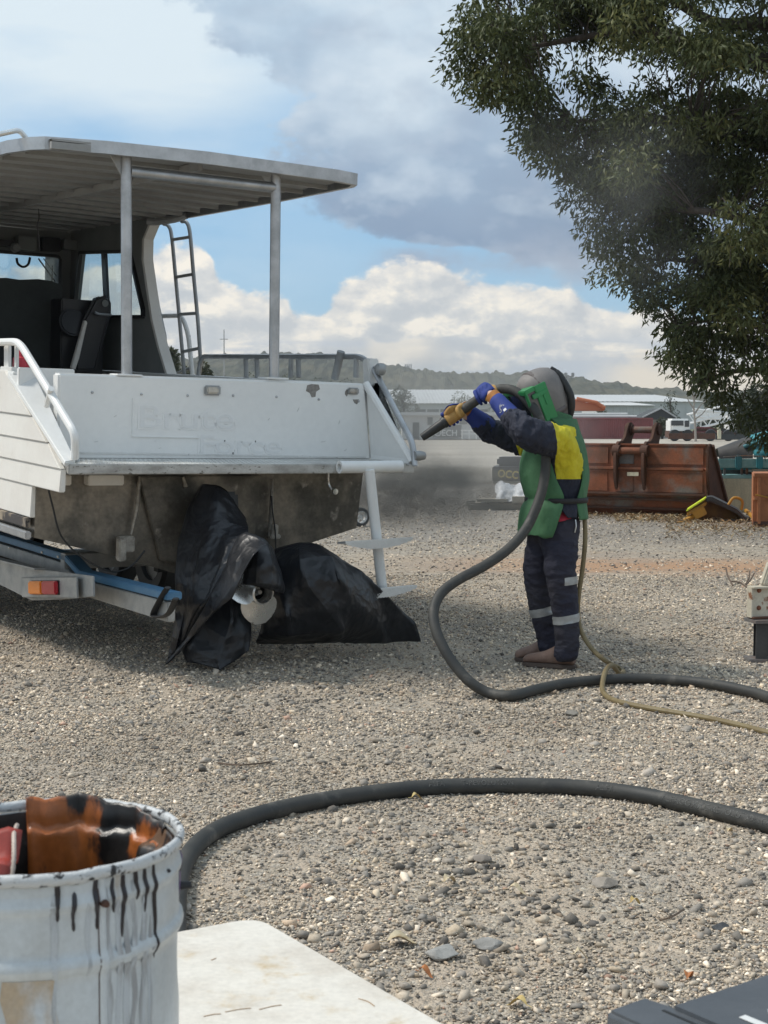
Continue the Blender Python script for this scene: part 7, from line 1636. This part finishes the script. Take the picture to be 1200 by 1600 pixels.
me = text_mesh('IC', .115, .0004, .0); me.materials.append(MT['print']); o = link('printed_lettering', me, case)
bs2 = gnd(1140, 1590, ZC + .0008); up_ = -w
o.matrix_parent_inverse = world_of(case).inverted(); o.matrix_basis = Matrix([[u.x, up_.x, 0, (bs2 + w * .085).x], [u.y, up_.y, 0, (bs2 + w * .085).y], [0, 0, 1, ZC + .0012], [0, 0, 0, 1]])
# ================================================================== TREES
def leaf_mat(name, c1, c2, c3, tl=.25):
    m, nt, b = newmat(name); a = nt.nodes.new('ShaderNodeAttribute'); a.attribute_name = 'leaf_tone'
    sp = nt.nodes.new('ShaderNodeSeparateColor'); nt.links.new(a.outputs[0], sp.inputs[0]); t = X(nt, sp.outputs[0])
    c = mixc(nt, t.step(0, .6), c1, c2); c = mixc(nt, t.step(.72, 1.0), c, c3)
    nt.links.new(c, b.inputs['Base Color']); b.inputs['Roughness'].default_value = .55; b.inputs['Specular IOR Level'].default_value = .35
    ts = nt.nodes.new('ShaderNodeBsdfTranslucent'); nt.links.new(c, ts.inputs[0]); mx = nt.nodes.new('ShaderNodeMixShader'); mx.inputs[0].default_value = tl
    nt.links.new(b.outputs[0], mx.inputs[1]); nt.links.new(ts.outputs[0], mx.inputs[2]); nt.links.new(mx.outputs[0], nt.nodes['Material Output'].inputs[0]); return m
def leaves(name, P, D, L, Wd, mat, parent, tone):
    """P centres, D hanging directions, L lengths, Wd widths: one folded leaf each"""
    n = len(P); D = D / np.linalg.norm(D, axis=1, keepdims=True)
    s = np.cross(D, rng.normal(size=(n, 3))); s /= np.linalg.norm(s, axis=1, keepdims=True); nn = np.cross(D, s)
    tip = P + D * L[:, None]; mid = P + D * (L * .42)[:, None] + nn * (L * .08)[:, None]
    v = np.stack([P, mid - s * (Wd / 2)[:, None], tip + nn * (-L * .1)[:, None], mid + s * (Wd / 2)[:, None]], 1).reshape(-1, 3)
    f = np.array([(0, 1, 2), (0, 2, 3)]); Fc = (f[None] + (np.arange(n) * 4)[:, None, None]).reshape(-1, 3)
    me = bpy.data.meshes.new(name); me.vertices.add(len(v)); me.vertices.foreach_set('co', v.astype(np.float32).ravel())
    me.loops.add(Fc.size); me.loops.foreach_set('vertex_index', Fc.astype(np.int32).ravel()); me.polygons.add(len(Fc))
    me.polygons.foreach_set('loop_start', np.arange(0, Fc.size, 3, dtype=np.int32)); me.polygons.foreach_set('loop_total', np.full(len(Fc), 3, np.int32)); me.update(calc_edges=True)
    at_ = me.color_attributes.new('leaf_tone', 'FLOAT_COLOR', 'POINT'); c = np.repeat(tone, 4); at_.data.foreach_set('color', np.stack([c, c, c, np.ones_like(c)], 1).astype(np.float32).ravel())
    me.materials.append(mat); o = link(name, me, parent); o['kind'] = 'stuff'; return o
MT['bark'] = M('grey_brown_bark', (.085, .07, .058), .9, col2=(.05, .042, .036), scale=4, stretch=(3, 3, .6), fine=.2, bump=.3, bscale=30)
MT['leaf_big'] = leaf_mat('dark_glossy_leaves', (.050, .066, .024), (.095, .112, .040), (.175, .175, .062))
def big_tree():
    YD = 21.0
    base = V(8.2, 21.6, 0); t = empty('big_shade_tree', base, 'large dark leafy tree overhanging the yard from the right', 'tree')
    mb = MB(); tp_ = spline([base, base + V(-.1, 0, 1.6), base + V(-.3, -.1, 3.2), base + V(-.2, 0, 5.0), base + V(.2, .1, 7.5), base + V(.1, 0, 9.5)], 6); mb.tube(tp_, [.34 - .29 * i / (len(tp_) - 1) for i in range(len(tp_))], 14); mb.build('trunk', MT['bark'], t, smooth=True)
    limbs = []
    def limb(P, r0, r1):
        S = spline(P, 7); mb = MB(); mb.tube(S, [r0 + (r1 - r0) * i / (len(S) - 1) for i in range(len(S))], 9); mb.build('limb', MT['bark'], t, smooth=True); limbs.extend(S[3:])
    A_ = lambda x, y, d: at(x, y, d)
    limb([tp_[14], A_(1330, 140, 21.2), A_(1230, 100, 20.9), A_(1150, 92, 20.6), A_(1100, 78, 20.5), A_(1040, 55, 20.4), A_(985, 46, 20.3), A_(900, 60, 20.2), A_(800, 80, 20.2)], .15, .025)
    limb([tp_[16], A_(1300, 60, 21), A_(1200, 38, 20.8), A_(1120, 36, 20.5), A_(1060, 5, 20.4), A_(990, -40, 20.2), A_(900, -60, 20)], .13, .03)
    limb([tp_[12], A_(1320, 240, 20.6), A_(1200, 230, 20.1), A_(1080, 190, 19.6), A_(980, 190, 20.4), A_(900, 190, 20.8)], .13, .025)
    limb([tp_[10], A_(1320, 360, 20.4), A_(1210, 350, 19.8), A_(1100, 330, 19.5), A_(1030, 330, 20.4)], .12, .025)
    limb([tp_[9], A_(1330, 430, 21), A_(1220, 430, 20.8), A_(1100, 410, 20.9), A_(1030, 405, 21.2)], .11, .02)
    limb([tp_[8], A_(1330, 520, 20.4), A_(1230, 520, 19.9), A_(1130, 500, 19.8), A_(1060, 510, 20.2)], .08, .012)
    limb([tp_[7], A_(1330, 600, 20.7), A_(1230, 580, 20.4), A_(1150, 580, 20.3), A_(1090, 600, 20.2)], .08, .015)
    limb([tp_[13], A_(1350, 300, 22.6), A_(1250, 280, 23.0), A_(1150, 260, 23.2), A_(1020, 250, 23.2)], .12, .03)
    limb([tp_[16], A_(1450, 100, 21), A_(1560, 60, 21)], .12, .03); limb([tp_[12], A_(1470, 320, 20.5), A_(1580, 320, 20)], .12, .03); limb([tp_[10], A_(1400, 400, 23), A_(1500, 430, 24)], .1, .03)
    limb([tp_[18], A_(1330, -120, 21), A_(1240, -200, 20.8)], .1, .03)
    LB = np.array(limbs)
    # crown region: left edge column for each picture row, with depth around it
    edge = [(-420, 980), (-300, 900), (-200, 830), (-80, 770), (0, 745), (40, 690), (70, 688), (105, 706), (140, 748), (175, 805), (215, 800), (245, 830), (275, 868), (320, 893), (350, 915), (395, 925), (430, 940), (455, 985), (490, 1030), (525, 1042), (550, 1030), (575, 1062), (610, 1098), (640, 1135), (670, 1160), (700, 1185)]
    ey = [e[0] for e in edge]; ex = [e[1] for e in edge]
    K_ = []
    tries = 0
    while len(K_) < 450 and tries < 40000:        # clumps: boughs' ends, kept apart from each other
        tries += 1
        y = rng.uniform(-420, 665); x0 = np.interp(y, ey, ex) + 24; x1 = 1700 - max(0, y - 300) * .5
        x = x0 + (x1 - x0) * rng.uniform(0, 1) ** (1.7)
        if y > 470 and rng.uniform() < .35: continue
        if y > 540 and rng.uniform() < .68: continue
        hx = min(1, (x - x0) / 260); p = at(x, y, 20.6 + rng.uniform(-1, 1) * (.4 + 2.2 * hx))
        if all((p - q).length > .50 for q in K_): K_.append(p)
    K_ += [at(1012, 542, 20.2), at(1045, 530, 20.3)]
    C, tn = [], []
    for p in K_:
        tone_ = rng.uniform(-.15, 1.25)
        for _ in range(6):
            d_ = Vector(rng.normal(0, 1, 3)).normalized() * rng.uniform(.15, .46); C.append(p + V(d_.x, d_.y, d_.z * .62 - .1 * d_.xy.length)); tn.append(tone_ + .25 * d_.z)  # upper sub-clusters paler: lit clump tops put into the leaf colour
    holes = [(880, 82, 26), (1000, 92, 20), (935, 100, 16), (1150, 120, 12), (1095, 130, 10), (1045, 20, 12), (1085, 20, 18), (1165, 15, 16), (1060, 470, 10), (1040, 605, 18), (1120, 540, 10), (990, 150, 10)]
    keep = []
    for i, c in enumerate(C):
        d = c - CAM; u = 600 + F * d.x / (d.y * math.cos(PIT) - d.z * math.sin(PIT)); w = 800 - F * (d.y * math.sin(PIT) + d.z * math.cos(PIT)) / (d.y * math.cos(PIT) - d.z * math.sin(PIT))
        if all(math.hypot(u - hx, w - hy) > r + 12 for hx, hy, r in holes) and u > np.interp(w, ey, ex) + 6: keep.append(i)
    C = np.array([C[i] for i in keep]); tn = np.array([tn[i] for i in keep])
    # twigs from the limbs to the leaf clusters
    mb = MB()
    for i, c in enumerate(C):
        d = np.linalg.norm(LB - c, axis=1); j = int(d.argmin())
        if d[j] > 1.7: continue
        a = Vector(LB[j]); c = Vector(c); m = a.lerp(c, .55) + V(0, 0, .12 * (c - a).length)
        mb.tube([a, a.lerp(m, .5) + V(*rng.normal(0, .03, 3)), m, c, c + V(*rng.normal(0, .12, 3)) - V(0, 0, .15)], [.012, .010, .008, .005, .003], 5, False)
    o = mb.build('twigs', MT['bark'], t); o['kind'] = 'stuff'
    P, D, tone = [], [], []
    for i, c in enumerate(C):
        k = int(rng.integers(80, 130)); q = rng.normal(0, 1, (k, 3)); q /= np.linalg.norm(q, axis=1, keepdims=True)
        r = (.05 + .30 * rng.uniform(0, 1, (k, 1)) ** .6) * rng.uniform(.75, 1.2); q = q * r * np.array([1, 1, .72]); q[:, 2] -= .10 * (q[:, 0] ** 2 + q[:, 1] ** 2) / .16
        P.append(c + q); D.append(np.column_stack([q[:, 0] * 1.2, q[:, 1] * 1.2, np.full(k, -.42)]) + rng.normal(0, .28, (k, 3)))
        tone.append(np.clip(.30 + .55 * (tn[i] - .4) + rng.normal(0, .2, k), 0, 1))
    P = np.concatenate(P); D = np.concatenate(D); tone = np.concatenate(tone); n = len(P)
    leaves('crown', P, D, rng.uniform(.075, .13, n), rng.uniform(.026, .042, n), MT['leaf_big'], t, tone)
big_tree()
def far_tree(px, d, py_top, wpx, label, tone0, mat, group='trees at the far side of the yard', n=2600, trunk=True, base_z=0.0, ls=.5, py_base=None):
    c = at(px, py_top, d); h = c.z - base_z; w = wpx / F * d; t = empty('far_tree', V(c.x, d, base_z), label, 'tree', group)
    mb = MB(); mb.tube(spline([V(c.x, d, base_z), V(c.x + w * .03, d, base_z + h * .35), V(c.x - w * .03, d, base_z + h * .75)], 4), [w * .04 + .05] * 4 + [w * .025 + .03] * 5, 7); mb.build('trunk', MT['bark'], t, smooth=True)
    nb = 14; B = []
    for k in range(nb):
        a = rng.uniform(0, 2 * np.pi); z = rng.uniform(.22, .86); rr = w * .5 * math.sin(math.pi * min(1, z * .92 + .1)) * rng.uniform(.2, .72); B.append((c.x + rr * math.cos(a), d + rr * math.sin(a), base_z + h * z, w * rng.uniform(.15, .25)))
    B = np.array(B); i = rng.integers(0, nb, n); q = rng.normal(0, 1, (n, 3)); q /= np.linalg.norm(q, axis=1, keepdims=True); q *= rng.uniform(.3, 1, (n, 1)) ** .4
    P = B[i, :3] + q * B[i, 3:4] * np.array([1, 1, .8]); L = rng.uniform(.6, 1.4, n) * ls * max(.35, w * .09)
    leaves('crown', P, q + np.array([0, 0, -.5]), L, L * .55, mat, t, np.clip(tone0 + rng.normal(0, .25, n), 0, 1)); return t
MT['leaf_far'] = leaf_mat('grey_green_leaves', (.045, .055, .032), (.085, .095, .055), (.13, .13, .08), .15)
MT['leaf_dark'] = leaf_mat('dark_green_leaves', (.025, .036, .018), (.045, .058, .026), (.08, .085, .04), .15)
far_tree(630, 170, 600, 62, 'round grey-green tree left of the site office', .4, MT['leaf_far'])
far_tree(722, 190, 611, 52, 'grey-green tree just behind the right end of the office', .5, MT['leaf_far'])
far_tree(776, 200, 622, 40, 'small grey-green tree right of the office, near the hands', .5, MT['leaf_far'])
far_tree(257, 60, 528, 58, 'bushy tree behind the boat between cabin and ladder', .4, MT['leaf_far'], n=3600)
far_tree(322, 75, 540, 34, 'smaller tree behind the boat right of the ladder', .5, MT['leaf_far'])
far_tree(285, 95, 548, 60, 'low tree behind the boat seen through the ladder', .45, MT['leaf_far'])
far_tree(938, 170, 623, 30, 'thin scrubby tree over the pipes on the container', .6, MT['leaf_far'], n=900)
far_tree(1035, 134, 653, 28, 'small bush under the shelter beside the container', .5, MT['leaf_far'], n=1400)
far_tree(1020, 200, 634, 26, 'small dark tree left of the shelter roof', .4, MT['leaf_dark'], n=1200)
far_tree(1048, 165, 606, 34, 'spindly tree with sparse clumps beside the dead tree', .3, MT['leaf_dark'], n=1000)
far_tree(1128, 170, 612, 80, 'dark tree behind the crane under the big foliage', .25, MT['leaf_dark'], n=4200)
far_tree(1182, 85, 596, 84, 'dark tree at the right edge beyond the teal machine', .2, MT['leaf_dark'], n=4600)
far_tree(1240, 80, 580, 90, 'dark tree just outside the right edge', .2, MT['leaf_dark'], n=3000)
for k, (px, top) in enumerate(((330, 575), (390, 572), (450, 574), (500, 576), (545, 580))): far_tree(px, 210 + 9 * k, top + 6, 60, ['scrub tree far behind the boat rail, leftmost', 'scrub tree behind the rail, second from left', 'scrub tree behind the rail near the post', 'scrub tree behind the rail right of the post', 'scrub tree behind the rod holder'][k], .45, MT['leaf_far'], n=1500)
# bare dead tree
dt = empty('dead_tree', V(at(1088, 690, 92).x, 92, 0), 'bare pale dead tree beside the white crane', 'tree')
MT['deadbark'] = M('bleached_bark', (.30, .27, .24), .9, scale=6, fine=.15)
A9 = lambda x, y: at(x, y, 92)
for nm, P, r in (('trunk', [A9(1087, 690), A9(1086, 660), A9(1084, 640), A9(1086, 620)], .085), ('branch', [A9(1086, 620), A9(1090, 605), A9(1096, 592), A9(1098, 580)], .09), ('branch', [A9(1085, 628), A9(1081, 610), A9(1080, 596), A9(1076, 586)], .07), ('branch', [A9(1085, 640), A9(1078, 630), A9(1074, 622)], .06), ('branch', [A9(1086, 646), A9(1094, 634), A9(1103, 626)], .06), ('branch', [A9(1086, 655), A9(1098, 646), A9(1108, 632)], .05), ('branch', [A9(1094, 597), A9(1100, 590), A9(1106, 588)], .04)):
    S = spline(P, 4); mb = MB(); mb.tube(S, [r * (1 - .6 * i / (len(S) - 1)) for i in range(len(S))], 6); mb.build(nm, MT['deadbark'], dt, smooth=True)
# ================================================================== AIR: HAZE AND BLASTING DUST
def volmat(name, build):
    m = bpy.data.materials.new(name); m.use_nodes = True; nt = m.node_tree; nt.nodes.clear()
    out = nt.nodes.new('ShaderNodeOutputMaterial'); v = nt.nodes.new('ShaderNodeVolumePrincipled'); nt.links.new(v.outputs[0], out.inputs['Volume']); build(nt, v); return m
def haze():
    def b(nt, v): v.inputs['Color'].default_value = (.80, .82, .84, 1); v.inputs['Density'].default_value = .00028; v.inputs['Anisotropy'].default_value = .3
    m = volmat('thin_haze', b); mb = MB(); mb.box((0, 1050, 41), (3400, 2300, 84)); o = mb.build('haze', m); o['kind'] = 'stuff'
if HAZE: haze()
def dust(name, label, c, size, dens, colr, scale, power=1.0, seed=0.0, stretch=(1, 1, 1)):
    def b(nt, v):
        tc = nt.nodes.new('ShaderNodeTexCoord'); p = tc.outputs['Object']
        ln = nt.nodes.new('ShaderNodeVectorMath'); ln.operation = 'LENGTH'; nt.links.new(p, ln.inputs[0])
        fall = (X(nt, ln.outputs['Value']) * -1.0 + 1.0).clamp()
        q = vmath(nt, 'ADD', vmath(nt, 'MULTIPLY', p, tuple(s * k for s, k in zip(size, stretch))), (seed, seed, seed))
        n = nz(nt, q, scale, 4, .6, .4); d = (fall._m('POWER', power)) * (n - .33).clamp() * 3.0
        nt.links.new((d * dens).v, v.inputs['Density']); v.inputs['Color'].default_value = colr + (1,); v.inputs['Anisotropy'].default_value = .1
    m = volmat(name, b); m.volume_intersection_method = 'FAST' if hasattr(m, 'volume_intersection_method') else None
    bm = bmesh.new(); bmesh.ops.create_icosphere(bm, subdivisions=3, radius=1.0); me = bpy.data.meshes.new(name); bm.to_mesh(me); bm.free(); me.materials.append(m)
    o = link(name, me); o.matrix_basis = Matrix.Translation(c) @ Matrix.Diagonal((*size, 1)); tag(o, label, None, None, 'stuff'); return o

dust('dark_blast_dust', 'dark blasting dust billowing under the platform corner', at(650, 770, 10.7), (.95, .55, .30), 5.5, (.46, .43, .385), 6.5, .8, 3.0)
dust('pale_blast_dust', 'pale dust drifting off behind the boat corner', at(655, 690, 11.5), (1.5, .9, .85), 1.3, (.80, .79, .76), 2.6, .8, 9.0)
dust('tan_dust_streak', 'tan streak of blasting dust low behind the blaster', at(700, 745, 11.2), (.55, .4, .10), 5.0, (.62, .57, .48), 5.0, .8, 5.0, (.6, 1, 2))
dust('drifting_dust', 'thin grey dust drifting in front of the tree', at(925, 335, 15.0), (1.5, 1.0, 1.3), .26, (.80, .80, .80), 1.4, 1.1, 14.0)
